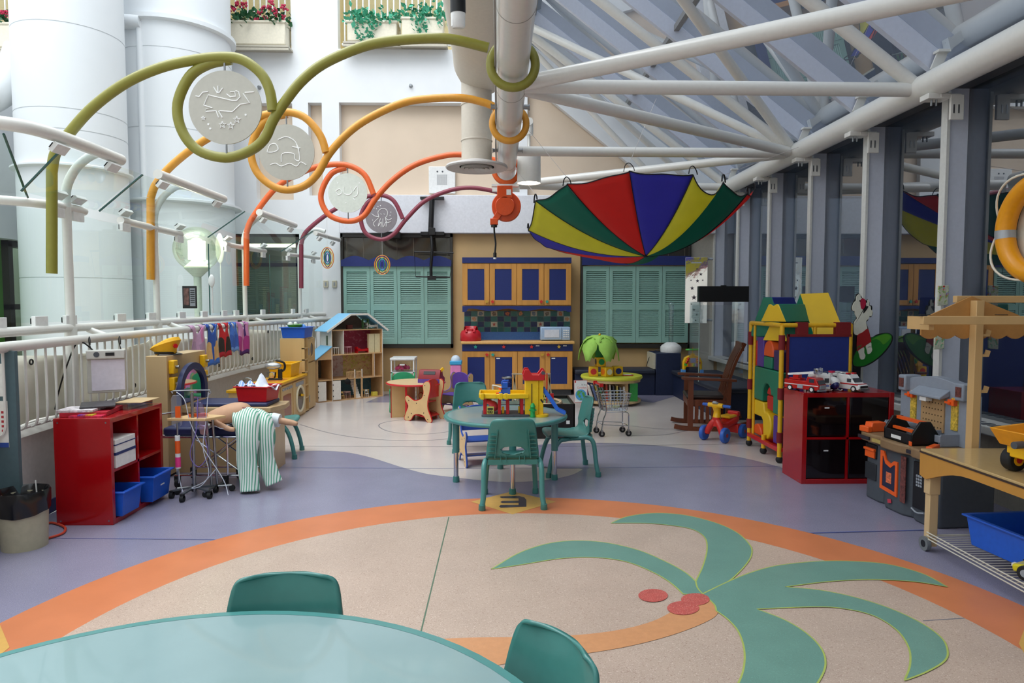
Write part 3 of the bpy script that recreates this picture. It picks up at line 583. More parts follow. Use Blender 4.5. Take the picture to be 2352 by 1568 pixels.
# --- globe street lamp beyond the railing
p = D(452, 572, 8.6); t = thing('globe_lamp', 'glowing globe street lamp on a pale post beyond the railing', 'lamp', (p.x, 8.6, p.z))
B().ball((0, 0, 0), .275, 32).build('globe', glass('globe_glass', (.95, .98, .86), .05, graze=.4), t)
B().cyl((0, 0, -.13), (0, 0, .1), .1, n=20).build('bulb', mat('bulb_glow', '#ffffff', .5, emit='#fffbe0', estr=9), t)
b = B(); b.cyl((0, 0, -3), (0, 0, -.3), .045); b.lathe([(.05, -.34), (.15, -.24), (.15, -.22), (.06, -.14), (.001, -.13)], 24); b.build('post', mat('post_pale_green', '#d3dccb', .5), t)
# framed notice on the glass, oval signs
p = D(465, 682, 7.6); t = thing('framed_notice', 'small black framed notice with a photo fixed to the glass screen', 'notice', (railpt(7.75).x+.03, 7.75, p.z), rz=.0)
t.rotation_euler = (0, 0, PI/2*.0)
b = B(); b.box(-.08, .08, -.012, .0, -.125, .125); b.build('frame', BLACK, t, bevel=.004); b = B(); b.box(-.062, -.005, -.016, -.012, -.09, .1); b.build('photo', mat('photo_brown', '#6d4a44', .5, noise=.6, nscale=25), t)
b = B(); b.box(.005, .065, -.016, -.012, -.1, .1); b.m = 1
for k in range(7): b.box(.012, .058, -.018, -.016, .07-k*.022, .078-k*.022)
b.build('notice_text', [mat('notice_grey', '#8d8f96', .5), BLACK], t)
for k, (x, y, w, h, lab) in enumerate(((486, 645, .035, .075, 'small white oval sign on a rod beside the black framed notice'), (505, 570, .06, .2, 'large white oval sign board behind the glowing globe lamp'))):
    p = D(x, y, 8.0 if k == 0 else 9.2); b = B(); b.ball((0, 0, 0), 1, 28, (w, .02, h)); b.cyl((0, .01, -h-(.3 if k == 0 else 4)), (0, .01, 0), .008, n=6); o = b.build('oval_sign', WPL); o.location = p; tag(o, lab, 'sign')
# --- planters on the balconies
PL = mat('planter_cream', '#e2dac6', .6); LEAF = mat('leaf_dark_green', '#2f6b45', .5, noise=.3); LEAF2 = mat('leaf_mint', '#4aa886', .5, noise=.2); FLW = mat('flower_crimson', '#b01f45', .5, noise=.15)
def leafshape(b, c, s, rnd):
    d = Vector((rnd.uniform(-1, 1), rnd.uniform(-1, .3), rnd.uniform(-.8, .8))).normalized(); u = d.cross(Vector((rnd.random(), rnd.random(), 1))).normalized()
    b.add([c, c+d*s*.5+u*s*.32, c+d*s, c+d*s*.5-u*s*.32], [(0, 1, 2, 3)])
def planter(x0, x1, y0, y1, lab, crimson, seed, yy=YW-.02):
    rnd = random.Random(seed); a = D(x0, y1, yy); c = D(x1, y0, yy); w = c.x-a.x
    t = thing('balcony_planter', lab, 'planter', (a.x, yy, a.z))
    b = B(); b.box(0, w, -.2, .12, 0, c.z-a.z); b.box(-.02, w+.02, -.22, .14, c.z-a.z-.05, c.z-a.z); b.build('trough', PL, t, bevel=.02)
    b = B(); b.box(-.06, w+.06, -.24, -.2, -.1, -.06); b.box(-.06, w+.06, -.24, .15, -.05, -.02); b.build('bracket', mat('bracket_cream', '#b9b2a2', .5), t)
    b = B(); n = int(w*230)
    for k in range(n):
        c0 = Vector((rnd.uniform(-.05, w+.05), rnd.uniform(-.28, .1), c.z-a.z+rnd.gauss(.06, .07))); leafshape(b, c0, rnd.uniform(.07, .13), rnd)
    if not crimson:
        for s_ in range(int(w*7)):
            x = rnd.uniform(-.08, w); L = rnd.uniform(.15, .5)
            for k in range(int(L*70)): leafshape(b, Vector((x+rnd.gauss(0, .03), -.25+rnd.gauss(0, .02), c.z-a.z+.03-L*k/(L*70))), .07, rnd)
    b.build('foliage', LEAF if crimson else LEAF2, t)
    if crimson:
        b = B()
        for k in range(int(w*14)):
            p = Vector((rnd.uniform(0, w), rnd.uniform(-.3, -.15), c.z-a.z+rnd.uniform(.0, .3)))
            for j in range(9): b.ball(p+Vector((rnd.gauss(0, .022), rnd.gauss(0, .02), rnd.gauss(0, .02))), .022, 6)
        b.build('blossom', FLW, t)
planter(-70, 66, 62, 118, 'cream balcony planter of crimson flowers at the far top left', True, 1)
planter(537, 663, 58, 112, 'cream balcony planter of crimson flowers above the second column', True, 2)
planter(803, 915, 58, 104, 'cream balcony planter of trailing mint ivy, left of the pair', False, 3)
planter(926, 1020, 50, 104, 'cream balcony planter of trailing mint ivy, right of the pair', False, 4)
for x0, x1 in ((-80, 68), (535, 680), (785, 1060)):
    a = D(x0, 60, YW+.12).x; c = D(x1, 60, YW+.12).x
    t = thing('balcony_railing', {-80: 'white balcony railing behind the far top left planter', 535: 'white balcony railing behind the crimson flowers by the column', 785: 'white balcony railing behind the two ivy planters'}[x0], 'railing', (a, YW+.12, 5.95))
    b = B(); b.box(0, c-a, -.02, .02, 0, .03); b.box(0, c-a, -.03, .03, 1.06, 1.1); b.build('rail', WPL, t)
    for k in range(int((c-a)/.105)): B().cyl((.05+k*.105, 0, 0), (.05+k*.105, 0, 1.07), .013, n=8).build('baluster', WPL, t)
# --- small fittings on the back wall
p = D(1014, 410, YW); t = thing('wall_speaker', 'square white perforated speaker panel on the peach wall', 'speaker', (p.x, YW+.14, p.z))
b = B(); b.box(-.23, .23, -.03, .04, -.23, .23); b.build('housing', WPL, t, bevel=.01); b = B()
for i in range(9):
    for j in range(9): b.cyl((-.08+i*.02, -.033, -.08+j*.02), (-.08+i*.02, -.03, -.08+j*.02), .006, n=6)
for x in (-.08, .01): b.cyl((x, -.034, .14), (x, -.03, .14), .014, n=10)
b.build('perforation', DGREY, t)
for i, (x, y) in enumerate(((595, 200), (943, 196))):
    p = D(x, y, YW-.03); o = B().cyl((0, 0, 0), (0, -.06, 0), .035, .02, 12).build('sprinkler_head', STEEL); o.location = (p.x, YW, p.z); tag(o, ['chrome sprinkler head high on the white wall, left one', 'chrome sprinkler head high on the white wall, right one'][i], 'sprinkler')
for i, (x, lab) in enumerate(((748, 'beige thermostat plate on the white wall, left of the two'), (768, 'beige wall switch plate on the white wall, right of the two'))):
    p = D(x, 652, YW-.03); t = thing('wall_plate', lab, 'switch', (p.x, YW, p.z)); B().box(-.04, .04, -.03, 0, -.06, .06).build('plate', mat('plate_ivory', '#c9c3ad', .5), t, bevel=.006); B().box(-.012, .012, -.04, -.03, -.03, .03).build('toggle', LGREY, t)
# hanging hoop spinners
def spinner(x, y, Y, w, h, lab):
    p = D(x, y, Y); t = thing('hoop_spinner', lab, 'ornament', (p.x, Y, p.z))
    for k, (cn, s_) in enumerate((('#e08a2a', 1.), ('#7a2f38', .9), ('#d9c23a', .78), ('#2f8f6a', .66), ('#2f7fc0', .54), ('#3a3f9c', .4))):
        B().torus((0, 0, 0), 1*s_*h, .008, 'y', 36, 6, sx=(w/h)*(1 if k % 2 == 0 else .55)).build('hoop', mat('hoop_'+cn[1:], cn, .4), t)
    B().cyl((0, 0, h), (0, 0, h+.9), .002, n=5).build('thread', WPL, t)
spinner(752, 592, 11.0, .1, .165, 'tall narrow rainbow hoop spinner hanging before the white wall'); spinner(878, 608, 10.9, .12, .15, 'round rainbow hoop spinner hanging below the octopus disc')
# black television mount
p = D(993, 540, 11.66); t = thing('television_mount', 'black television mount arm on the white band above the left shutters', 'mount', (p.x, 11.66, p.z))
b = B(); b.box(-.2, .2, -.02, .1, .6, .645); b.cyl((0, 0, .62), (-.03, 0, 0), .045, n=12); b.box(-.2, .2, .0, .3, -.0, .06); b.box(-.06, .05, -.05, .05, -.0, .12); b.build('upper_bracket', BLACK, t, bevel=.004)
b = B(); b.tube(smooth([(-.02, 0, 0), (.0, -.05, -.25), (-.02, -.05, -.5), (-.02, -.05, -.72)], 4), .027, 10); b.build('arm', BLACK, t)
b = B(); b.cyl((-.3, -.05, -.28), (.36, -.05, -.3), .014, n=8); b.cyl((-.28, -.05, -.7), (.3, -.05, -.71), .012, n=8); b.cyl((-.3, -.05, -.28), (-.28, -.05, -.7), .004, n=6); b.cyl((.35, -.05, -.3), (.3, -.05, -.7), .004, n=6); b.box(-.08, .06, -.08, 0, -.75, -.69); b.build('screen_frame', BLACK, t)
o = B().box(-.13, .13, -.1, .15, -.05, .05).build('junction_box', BLACK); p = D(902, 540, YW-.2); o.location = p; tag(o, 'black box on the left shutter frame under the maroon loop', 'box')
# ================= BACK WALL FURNISHINGS =================
SH = mat('shutter_teal', '#8fb8ac', .5, noise=.03); VAL = mat('valance_navy', '#1d2c6e', .5, noise=.05)
def shutters(n, x0, x1, ya, yb, sx0, sx1, sya, syb, wavy, vy0, vy1):
    t = thing('window_%d' % n, None, None); t['kind'] = 'structure'; Y = YW+.03
    X0, X1, Z1, Z0 = D(x0, 700, Y).x, D(x1, 700, Y).x, D(1145, ya, Y).z, D(1145, yb, Y).z
    b = B(); w = .075
    b.box(X0, X0+w*.6, Y-.09, Y, Z0, Z1); b.box(X1-w*.6, X1, Y-.09, Y, Z0, Z1); b.box(X0, X1, Y-.09, Y, Z0, Z0+w); b.box(X0, X1, Y-.09, Y, Z1-.07, Z1); b.build('frame', DF, t, bevel=.004)
    vz = D(1145, vy0, Y-.05).z; b = B().box(X0+.04, X1-.04, Y-.03, Y-.02, vz-.05, Z1-.05); b.build('transom_pane', mat('transom_dark', '#38342e', .08, spec=.8), t)
    b = B()
    for k in range(7): x = X0+.1+k*(X1-X0-.2)/6; b.box(x-.004, x+.004, Y-.034, Y-.03, vz, Z1-.06)
    b.build('transom_bars', mat('transom_bar', '#6e675a', .6), t)
    v0 = D(1145, vy1, Y-.08).z; m = 24; top = []
    for k in range(m*4+1):
        u = k/(m*4); top.append((X0+.02+(X1-X0-.04)*u, vz-.005+(.075*abs(math.sin(PI*4*u))-.03 if wavy else .02)))
    b = B(); b.prism([(X0+.02, v0), (X1-.02, v0)]+top[::-1], Y-.14, Y-.1, 'y'); b.build('valance', VAL, t)
    A, C = D(sx0, 700, Y-.07).x, D(sx1, 700, Y-.07).x; zt, zb = D(1145, sya, Y-.07).z, D(1145, syb, Y-.07).z
    pw = (C-A)/4
    for k in range(4):
        a = A+k*pw+.003; c = a+pw-.006; b = B(); st = .055; yy0, yy1 = Y-.105, Y-.075
        b.box(a, a+st, yy0, yy1, zb, zt); b.box(c-st, c, yy0, yy1, zb, zt); mid = zt-(zt-zb)*.53
        b.box(a+st, c-st, yy0, yy1, zt-.09, zt); b.box(a+st, c-st, yy0, yy1, mid-.05, mid+.045); b.box(a+st, c-st, yy0, yy1, zb, zb+.09)
        pn = b.build('shutter_panel', SH, t)
        b = B()
        for lo, hi in ((zb+.09, mid-.05), (mid+.045, zt-.09)):
            q = int((hi-lo)/.034)
            for i in range(q): z = lo+(i+.5)*(hi-lo)/q; b.bar((a+st-.002, Y-.088, z), (c-st+.002, Y-.088, z), .004, .034, (0, .55, .8))
        b.build('louvre_slats', SH, pn)
        b = B(); b.box(a+st, c-st, Y-.074, Y-.07, zb+.02, zt-.02); b.build('backing', mat('shutter_backing', '#253b36', .7), pn)
shutters(1, 786, 1041, 537, 798, 790, 1036, 612, 789, True, 594, 612)
shutters(2, 1332, 1583, 537, 799, 1338, 1580, 611, 787, False, 590, 609)
# kitchen
YB = 11.35
def KX(x, Y=YB): return D(x, 700, Y).x
def KZ(y, Y=YB): return D(1145, y, Y).z
KN = {'r': mat('knob_red', '#c92a25', .4), 'g': mat('knob_teal', '#2a9d8c', .4), 'y': mat('knob_yellow', '#c9a03a', .4)}
def starknob(parent, x, y, z, c):
    b = B(); s = [(x+(.034 if k % 2 == 0 else .018)*math.sin(PI*k/5), z+(.034 if k % 2 == 0 else .018)*math.cos(PI*k/5)) for k in range(10)]
    b.prism(s, y-.03, y-.012, 'y'); b.cyl((x, y-.015, z), (x, y, z), .01, n=8); b.build('knob', KN[c], parent)
def cabinet(lab, x0, x1, z0, z1, y0, y1, doors, kz, cat='cabinet'):
    t = thing('kitchen_cabinet', lab, cat, (0, 0, 0))
    B().box(x0, x1, y0+.02, y1, z0, z1).build('body', MAPLE, t)
    n = len(doors); w = (x1-x0)/n
    for i, (side, c, lbl) in enumerate(doors):
        a, e = x0+i*w+.004, x0+(i+1)*w-.004; f = .085
        b = B(); b.box(a, a+f, y0, y0+.02, z0+.01, z1-.01); b.box(e-f, e, y0, y0+.02, z0+.01, z1-.01); b.box(a+f, e-f, y0, y0+.02, z1-.1, z1-.01); b.box(a+f, e-f, y0, y0+.02, z0+.01, z0+.095)
        d = b.build('door', MAPLE, t, bevel=.003)
        b = B(); b.box(a+f-.002, e-f+.002, y0+.008, y0+.018, z0+.09, z1-.095); b.build('door_panel', NAVY, d)
        starknob(d, a+.045 if side == 'l' else e-.045, y0, z0+.07 if kz == 'low' else z1-.06, c)
        if lbl: B().box(a+f+.02, a+f+.08, y0+.004, y0+.008, z1-.13, z1-.115).build('label', WPL, d)
    return t
bx0, bx1 = KX(1061), KX(1316); bm = (bx0+bx1)/2
cabinet('lower wooden cabinet with two navy doors, left half under the counter', bx0, bm, KZ(895), KZ(806), YB, YW-.02, [('r', 'r', 0), ('l', 'g', 1)], 'high')
cabinet('lower wooden cabinet with two navy doors, right half under the counter', bm, bx1, KZ(895), KZ(806), YB, YW-.02, [('r', 'y', 0), ('l', 'r', 1)], 'high')
t = thing('drawer_apron', 'navy drawer strip with star knobs directly under the wooden counter top', 'drawer', (0, 0, 0))
B().box(bx0, bx1, YB+.005, YW-.02, KZ(806), KZ(788)).build('front', NAVY, t)
for x, c in ((1092, 'g'), (1157, 'r'), (1221, 'r'), (1284, 'y')): starknob(t, KX(x), YB, KZ(796), c)
for x in (1235, 1298): B().box(KX(x)-.03, KX(x)+.03, YB-.004, YB+.004, KZ(795), KZ(793)).build('label', WPL, t)
tag(B().box(bx0+.02, bx1-.02, YB+.06, YW-.02, 0, KZ(895)).build('toe_kick', mat('toe_kick_grey', '#3a3d42', .6)), 'dark grey plinth under the lower kitchen cabinets', 'plinth')
t = thing('countertop', 'maple edged blue kitchen counter top carrying the red seat and toy microwave', 'counter', (0, 0, 0)); cz = KZ(784, YB-.04)
B().box(bx0-.02, bx1+.03, YB-.05, YW-.02, cz-.045, cz).build('edge', mat('maple_edge', '#d9a863', .4, noise=.08), t, bevel=.012)
BSP = mat('blue_speckle', '#2f5e9e', .4, speck=[(120, .6, '#6f95c4', .5)])
B().box(KX(1066), KX(1311), YW-.06, YW-.02, cz, KZ(762, YW-.06)).build('splash', BSP, t)
tile = thing('tile_backsplash', 'teal and navy tiled backsplash with small white picture tiles', 'tiles', (0, 0, 0))
ty0, ty1 = KZ(763, YW-.05), KZ(714, YW-.05); X0, X1 = KX(1066, YW-.05), KX(1310, YW-.05); nx, nz = 16, 4
TC = [mat('tile_teal', '#2c6a66', .15), mat('tile_navy', '#18234e', .15), mat('tile_green', '#1f5350', .15)]; rnd = random.Random(3)
b = B(); b.m = 0; b.box(X0, X1, YW-.03, YW-.02, ty0, ty1)
white = {(2, 3), (4, 3), (6, 3), (8, 3), (10, 3), (12, 3), (14, 3), (1, 2), (4, 1), (11, 1), (15, 2)}
for i in range(nx):
    for j in range(nz):
        a = X0+(X1-X0)*i/nx; c = X0+(X1-X0)*(i+1)/nx; lo = ty0+(ty1-ty0)*j/nz; hi = ty0+(ty1-ty0)*(j+1)/nz
        b.m = 4 if (i, j) in white and i not in (6, 8) else (2 if (i+j) % 2 and rnd.random() < .8 else rnd.choice((1, 3, 1)))
        b.box(a+.004, c-.004, YW-.045, YW-.03, lo+.004, hi-.004)
b.build('tile_field', [mat('grout', '#a9b3ae', .8)]+[TC[0], TC[1], TC[2]]+[mat('tile_white', '#b9b8a6', .2)], tile)
PICM = [mat('tile_art_%d' % i, c, .3) for i, c in enumerate(('#c98a5a', '#5c6f8a', '#9a3e2e', '#6b5a4a', '#c46a3a'))]
for q, (i, j) in enumerate(sorted(white)):
    cx_ = X0+(X1-X0)*(i+.5)/nx; czz = ty0+(ty1-ty0)*(j+.5)/nz; b = B(); k = q % 5
    if k == 2: b.prism([(cx_+u*.04, czz+v*.04) for u, v in star(0, 0, 1)[:-1]], YW-.048, YW-.045, 'y')
    else:
        for s_ in range(5): a = s_*1.3+q; b.cyl((cx_+.022*math.cos(a), YW-.048, czz+.022*math.sin(a)), (cx_+.022*math.cos(a), YW-.045, czz+.022*math.sin(a)), .012+.004*(s_ % 3), n=8)
    b.build('picture', PICM[k], tile)
yu = 11.55; ux0, ux1 = KX(1062, yu), KX(1312, yu); um = (ux0+ux1)/2
cabinet('upper wooden wall cabinet with two navy doors, left half', ux0, um, KZ(702, yu), KZ(604, yu), yu, YW-.02, [('r', 'y', 0), ('l', 'r', 0)], 'low')
cabinet('upper wooden wall cabinet with two navy doors, right half', um, ux1, KZ(702, yu), KZ(604, yu), yu, YW-.02, [('r', 'r', 0), ('l', 'g', 0)], 'low')
tag(B().box(ux0, ux1, yu-.01, YW-.02, KZ(604, yu)+.003, KZ(591, yu)).build('cabinet_cornice', NAVY), 'navy cornice board along the top of the upper cabinets', 'cornice')
b = B(); pts = []; n = 60
for k in range(n+1):
    u = k/n; pts.append((ux0+(ux1-ux0)*u, KZ(716, yu)+(.0 if u < .05 or u > .95 else .035+.02*math.sin(u*6*PI))))
b.prism(pts[::-1]+[(ux0, KZ(702.5, yu)), (ux1, KZ(702.5, yu))], yu+.0, yu+.03, 'y'); tag(b.build('cabinet_valance', NAVY), 'navy scalloped valance under the upper cabinets', 'valance')
# red booster seat
p = D(1081, 781, 11.5); t = thing('booster_seat', 'red moulded baby floor seat on the left end of the counter', 'seat', (p.x, 11.5, cz))
b = B(); pr = [(.17, 0), (.18, .02), (.175, .12), (.15, .17), (.13, .18), (.1, .14), (.09, .08), (.001, .07)]
b.lathe(pr, 32); b.build('shell', mat('seat_red', '#c41f2c', .35, coat=.2), t)
b = B(); b.lathe([(.175, .1), (.165, .22), (.14, .245), (.11, .2), (.1, .1)], 20, a0=.25*PI, a1=.75*PI); b.build('backrest', MATS['seat_red'], t)
b = B(); b.tube(smooth([(-.06, -.16, .15), (-.07, -.13, .19), (0, -.1, .2), (.07, -.13, .19), (.06, -.16, .15)], 4), .02, 8); b.box(-.03, .03, -.15, -.1, .1, .2); b.build('front_pommel', MATS['seat_red'], t)
# toy microwave
p = D(1276, 779, 11.45); t = thing('toy_microwave', 'white and pale blue toy microwave on the right end of the counter', 'microwave', (p.x, 11.45, cz))
PB = mat('pale_blue_plastic', '#9fb8d6', .4)
B().box(-.25, .25, 0, .25, .01, .235).build('body', PB, t, bevel=.015)
B().box(-.24, .1, -.015, 0, .02, .225).build('door', PB, t, bevel=.01); B().box(-.19, .06, -.02, -.015, .06, .19).build('door_window', mat('window_mist', '#d3d9e6', .2), t)
b = B()
for i in range(3):
    for j in range(4): b.box(.13+i*.035, .155+i*.035, -.008, 0, .06+j*.035, .08+j*.035)
b.build('buttons', WPL, t); b = B()
for x in (-.2, .2): b.box(x-.02, x+.02, .02, .2, 0, .012)
b.build('feet', DGREY, t)
# ---- storage drawers, dolls house, kids table group ----
p = D(928, 880, 11.2); t = thing('storage_drawers', 'clear plastic storage drawers with a white top beside the dolls house', 'drawers', (p.x, 11.2, 0))
CL = glass('clear_plastic', (.92, .93, .95), .1); b = B(); b.box(-.2, .2, -.18, .2, .62, .66); b.build('top', WPL, t, bevel=.008)
b = B()
for x in (-.19, .17):
    for y in (-.17, .18): b.box(x, x+.02, y, y+.02, 0, .62)
for z in (0, .2, .41): b.box(-.19, .19, -.17, .2, z, z+.02)
b.build('frame', WPL, t)
for z in (.03, .23, .44):
    d = B().box(-.165, .165, -.175, .17, z, z+.16).build('drawer', CL, t); b = B(); b.box(-.04, .04, -.2, -.175, z+.1, z+.12); b.build('handle', WPL, d)
b = B()
for k in range(16): b.ball((random.uniform(-.12, .12), random.uniform(-.1, .1), .47+random.random()*.05), .03, 8)
b.build('contents', mat('doll_clothes_pink', '#e04a7a', .7, noise=.4), t)
# dolls house
ang = math.atan2(.72, .89); t = thing('dolls_house', 'big open-front wooden dolls house with sky blue roofs by the shutters', 'dolls house', (-2.8, 10.57, 0), ang); dhl = (-2.8, 10.57, ang)
HB = mat('house_ply', '#d2a877', .5, noise=.08, nscale=20); HW = mat('house_white', '#ece6dc', .5); SKY = mat('roof_sky_blue', '#84c6ee', .4, noise=.03)
dp = .4; a0, a1 = .24, 1.14; L = [0.0, .33, .72, 1.11]
b = B()
for z in L: b.box(a0, a1, 0, dp, z, z+.014)
b.box(a0, a0+.012, 0, dp, 0, 1.12); b.box(a1-.012, a1, 0, dp, 0, 1.12); b.box(0, a0, 0, dp, 0, .012); b.box(0, a0, 0, dp, .33, .342); b.box(0, a0, 0, dp, .66, .672); b.box(0, .01, 0, dp, 0, .67); b.build('carcass', HB, t)
b = B(); b.box(a0-.004, a0+.004, -.006, 0, 0, 1.12); b.box(a1-.008, a1, -.006, 0, 0, 1.12); b.prism([(a0, .73), (a0, 1.12), (a0-.003, 1.12), (a0-.003, .73)], 0, dp, 'y'); b.build('white_edging', HW, t)
def mural(x0, x1, z0, z1, col, sp=None, m_=None): B().box(x0, x1, dp-.008, dp-.002, z0, z1).build('wallpaper', m_ or mat('wp_'+col[1:], col, .7, noise=.1, nscale=14, speck=sp), t)
mural(a0, .62, .344, .72, '#c7b9b6', [(22, .55, '#a86a5c', .5)]); mural(.62, a1, .344, .72, '#d2bb84', [(26, .55, '#b86a6a', .6), (22, .56, '#b8bd4a', .6)])
mural(a0, .45, .734, 1.11, '#6f7f62'); mural(.45, a1, .734, 1.11, '#b84d6a', [(20, .56, '#d98aa0', .5)]); mural(a0, a1, .014, .33, '#4f7d8c', [(18, .56, '#86a0a0', .5)]); mural(0, a0, .342, .66, '#5c5648', [(20, .58, '#8a8468', .5)]); mural(0, a0, .012, .33, '#7e8a92')
B().prism([(a0+.02, 1.125), (a1-.02, 1.125), (.86, 1.35), (.56, 1.35)], dp-.01, dp-.004, 'y').build('wallpaper', mat('wp_attic', '#8a6f60', .7, noise=.15, nscale=12), t)
b = B(); b.box(.44, .45, 0, dp, .734, 1.11); b.box(a1-.16, a1-.15, .0, .04, .344, .72); b.build('partition', HW, t)
B().box(.62, .645, .0, .02, .0, .33).build('column', HB, t); B().box(.745, .77, .0, .02, 0, .36).build('column', HB, t); B().box(.955, .985, .0, .02, .344, .72).build('column', HB, t)
RP = [(a0-.09, 1.095), (.56, 1.365), (.86, 1.365), (a1+.09, 1.095)]
b = B()
for i in range(3):
    (x0, z0), (x1, z1) = RP[i], RP[i+1]; b.m = 0; b.add([(x0, -.03, z0), (x1, -.03, z1), (x1, dp+.02, z1), (x0, dp+.02, z0), (x0, -.03, z0+.012), (x1, -.03, z1+.012), (x1, dp+.02, z1+.012), (x0, dp+.02, z0+.012)], [(0, 1, 2, 3), (4, 5, 6, 7), (0, 4, 5, 1), (1, 5, 6, 2), (2, 6, 7, 3), (3, 7, 4, 0)])
b.build('roof', SKY, t)
b = B()
for i in range(3): (x0, z0), (x1, z1) = RP[i], RP[i+1]; b.bar((x0, -.036, z0+.0), (x1, -.036, z1+.0), .012, .03, (0, 0, 1))
b.build('barge_board', HW, t)
b = B(); b.add([(-.03, -.02, .665), (a0, -.02, .86), (a0, dp, .86), (-.03, dp, .665), (-.03, -.02, .677), (a0, -.02, .872), (a0, dp, .872), (-.03, dp, .677)], [(0, 1, 2, 3), (4, 5, 6, 7), (0, 4, 5, 1), (1, 5, 6, 2), (2, 6, 7, 3), (3, 7, 4, 0)]); b.build('annex_roof', SKY, t)
B().prism([(0, .672), (a0, .672), (a0, .85)], 0, .012, 'y').build('annex_gable', HB, t)
for x in (0.005, a0+.01): 
    d = B().box(x, x+.13, -.012, 0, .02, .32).build('door', HW, t); b = B()
    for z in (.07, .16, .25): b.box(x-.004, x+.006, -.016, -.008, z, z+.02)
    b.build('hinge', BLACK, d)
b = B()
for k in range(9): b.box(.65, .74, .02+k*.026, .046+k*.026, k*.036, (k+1)*.036)
b.build('staircase', HW, t)
for s0, s1 in ((.49, .63), (.66, .75)):
    b = B(); n = int((s1-s0)/.022); b.box(s0, s1, .0, .012, .44, .452)
    for k in range(n+1): b.box(s0+k*.022, s0+k*.022+.008, .002, .01, .344, .44)
    b.build('banister', HB, t)
b = B(); b.cyl((.634, .006, .344), (.634, .006, .48), .009, n=8); b.cyl((.76, .006, .344), (.76, .006, .48), .009, n=8); b.build('newel_post', HW, t)
b = B(); w_ = [(-.001+.0, 0)]; b.at((a0-.002, .15, .97), 0, 0, 0); b.box(-.006, 0, -.03, .03, -.09, .06); b.T = Matrix.Identity(4)
b.build('side_window', mat('window_olive', '#5f6b55', .4), t)
def dh_item(nm, lab, cat, mtl, fn, x, y, z):
    c_, s_ = math.cos(dhl[2]), math.sin(dhl[2]); b = B(); fn(b); o = b.build(nm, mtl); o.location = (dhl[0]+x*c_-y*s_, dhl[1]+x*s_+y*c_, z+.001); o.rotation_euler = (0, 0, dhl[2]); return tag(o, lab, cat, 'dolls house furniture')
def f_bed(b): b.box(-.1, .1, -.05, .05, .03, .06); b.box(-.1, -.09, -.05, .05, 0, .1); b.box(.09, .1, -.05, .05, 0, .075); b.box(-.085, -.04, -.04, .04, .06, .075)
def f_tab(b):
    b.lathe([(.001, .1), (.06, .1), (.062, .105), (.06, .11), (.001, .11)], 20)
    for x in (-.035, .035):
        for y in (-.035, .035): b.box(x-.004, x+.004, y-.004, y+.004, 0, .1)
def f_ch(b):
    b.box(-.025, .025, -.025, .025, .05, .058)
    for x in (-.022, .018):
        for y in (-.022, .018): b.box(x, x+.005, y, y+.005, 0, .05 if y < 0 else .12)
    b.box(-.022, .022, .018, .023, .09, .12)
def f_wd(b): b.box(-.1, -.004, -.03, .03, 0, .3); b.box(.004, .1, -.03, .03, 0, .3); b.box(-.11, .11, -.035, .035, .3, .306)
def f_sh(b):
    for x in (-.05, .045): b.box(x, x+.006, -.03, .03, 0, .16)
    for z in (0, .05, .1, .154): b.box(-.05, .05, -.03, .03, z, z+.006)
def f_box(b): b.box(-.045, .045, -.03, .03, 0, .07); b.box(-.035, .035, -.033, -.03, .01, .06)
MPW = mat('dollhouse_maple', '#e0b96e', .5)
dh_item('doll_bed', 'red toy bed on the upper middle floor of the dolls house', 'toy bed', RED, f_bed, .82, .12, .734)
dh_item('doll_wardrobe', 'cream open toy wardrobe on the upper floor of the dolls house', 'toy wardrobe', mat('wardrobe_cream', '#dfd2a8', .5), f_wd, 1.02, .08, .734)
dh_item('doll_table', 'round toy table on the ground floor of the dolls house, left', 'toy table', mat('table_pinkish', '#d9a79a', .5), f_tab, .54, .1, .014)
dh_item('doll_chair', 'tiny wooden chair by the round toy table on the ground floor', 'toy chair', MPW, f_ch, .44, .06, .014)
dh_item('doll_table', 'square toy table at the right end of the dolls house ground floor', 'toy table', MPW, f_tab, .88, .12, .014)
dh_item('doll_chair', 'tiny white chair in front of the square toy table, ground floor', 'toy chair', HW, f_ch, .86, .04, .014)
dh_item('doll_chest', 'small yellow toy chest at the right end of the ground floor', 'toy chest', mat('chest_yellow', '#e0cc4e', .5), f_box, 1.01, .06, .014)
dh_item('doll_shelf', 'green and brown toy shelf in the attic of the dolls house', 'toy shelf', mat('shelf_green', '#557a4a', .5), f_sh, .88, .1, 1.124)
dh_item('doll_sofa', 'dark red toy armchair in the attic of the dolls house', 'toy chair', mat('sofa_brown', '#6e2f2a', .6), f_box, .62, .15, 1.124)
dh_item('doll_lounger', 'white toy cradle in the right corner of the attic', 'toy bed', HW, f_bed, 1.0, .12, 1.124)
dh_item('doll_desk', 'pale grey toy desk on the upper left floor of the dolls house', 'toy desk', HW, f_tab, .34, .08, .734)
dh_item('doll_table', 'pale pink toy table behind the red toy bed, upper floor', 'toy table', mat('table_pink', '#dba7b0', .5), f_tab, .58, .12, .734)
b = B(); b.ball((0, 0, 0), .05, 12, (1, 1, .9)); b.tube([(0, -.01, .045), (0, -.015, .06)], .006, 6); o = b.build('pompom', mat('black_fur', '#0c0c0e', .9)); c_, s_ = math.cos(ang), math.sin(ang); o.location = (dhl[0]+.48*c_+.05*s_, dhl[1]+.48*s_-.05*c_, .30); tag(o, 'round black fluffy ball hanging at the front of the dolls house', 'ball')
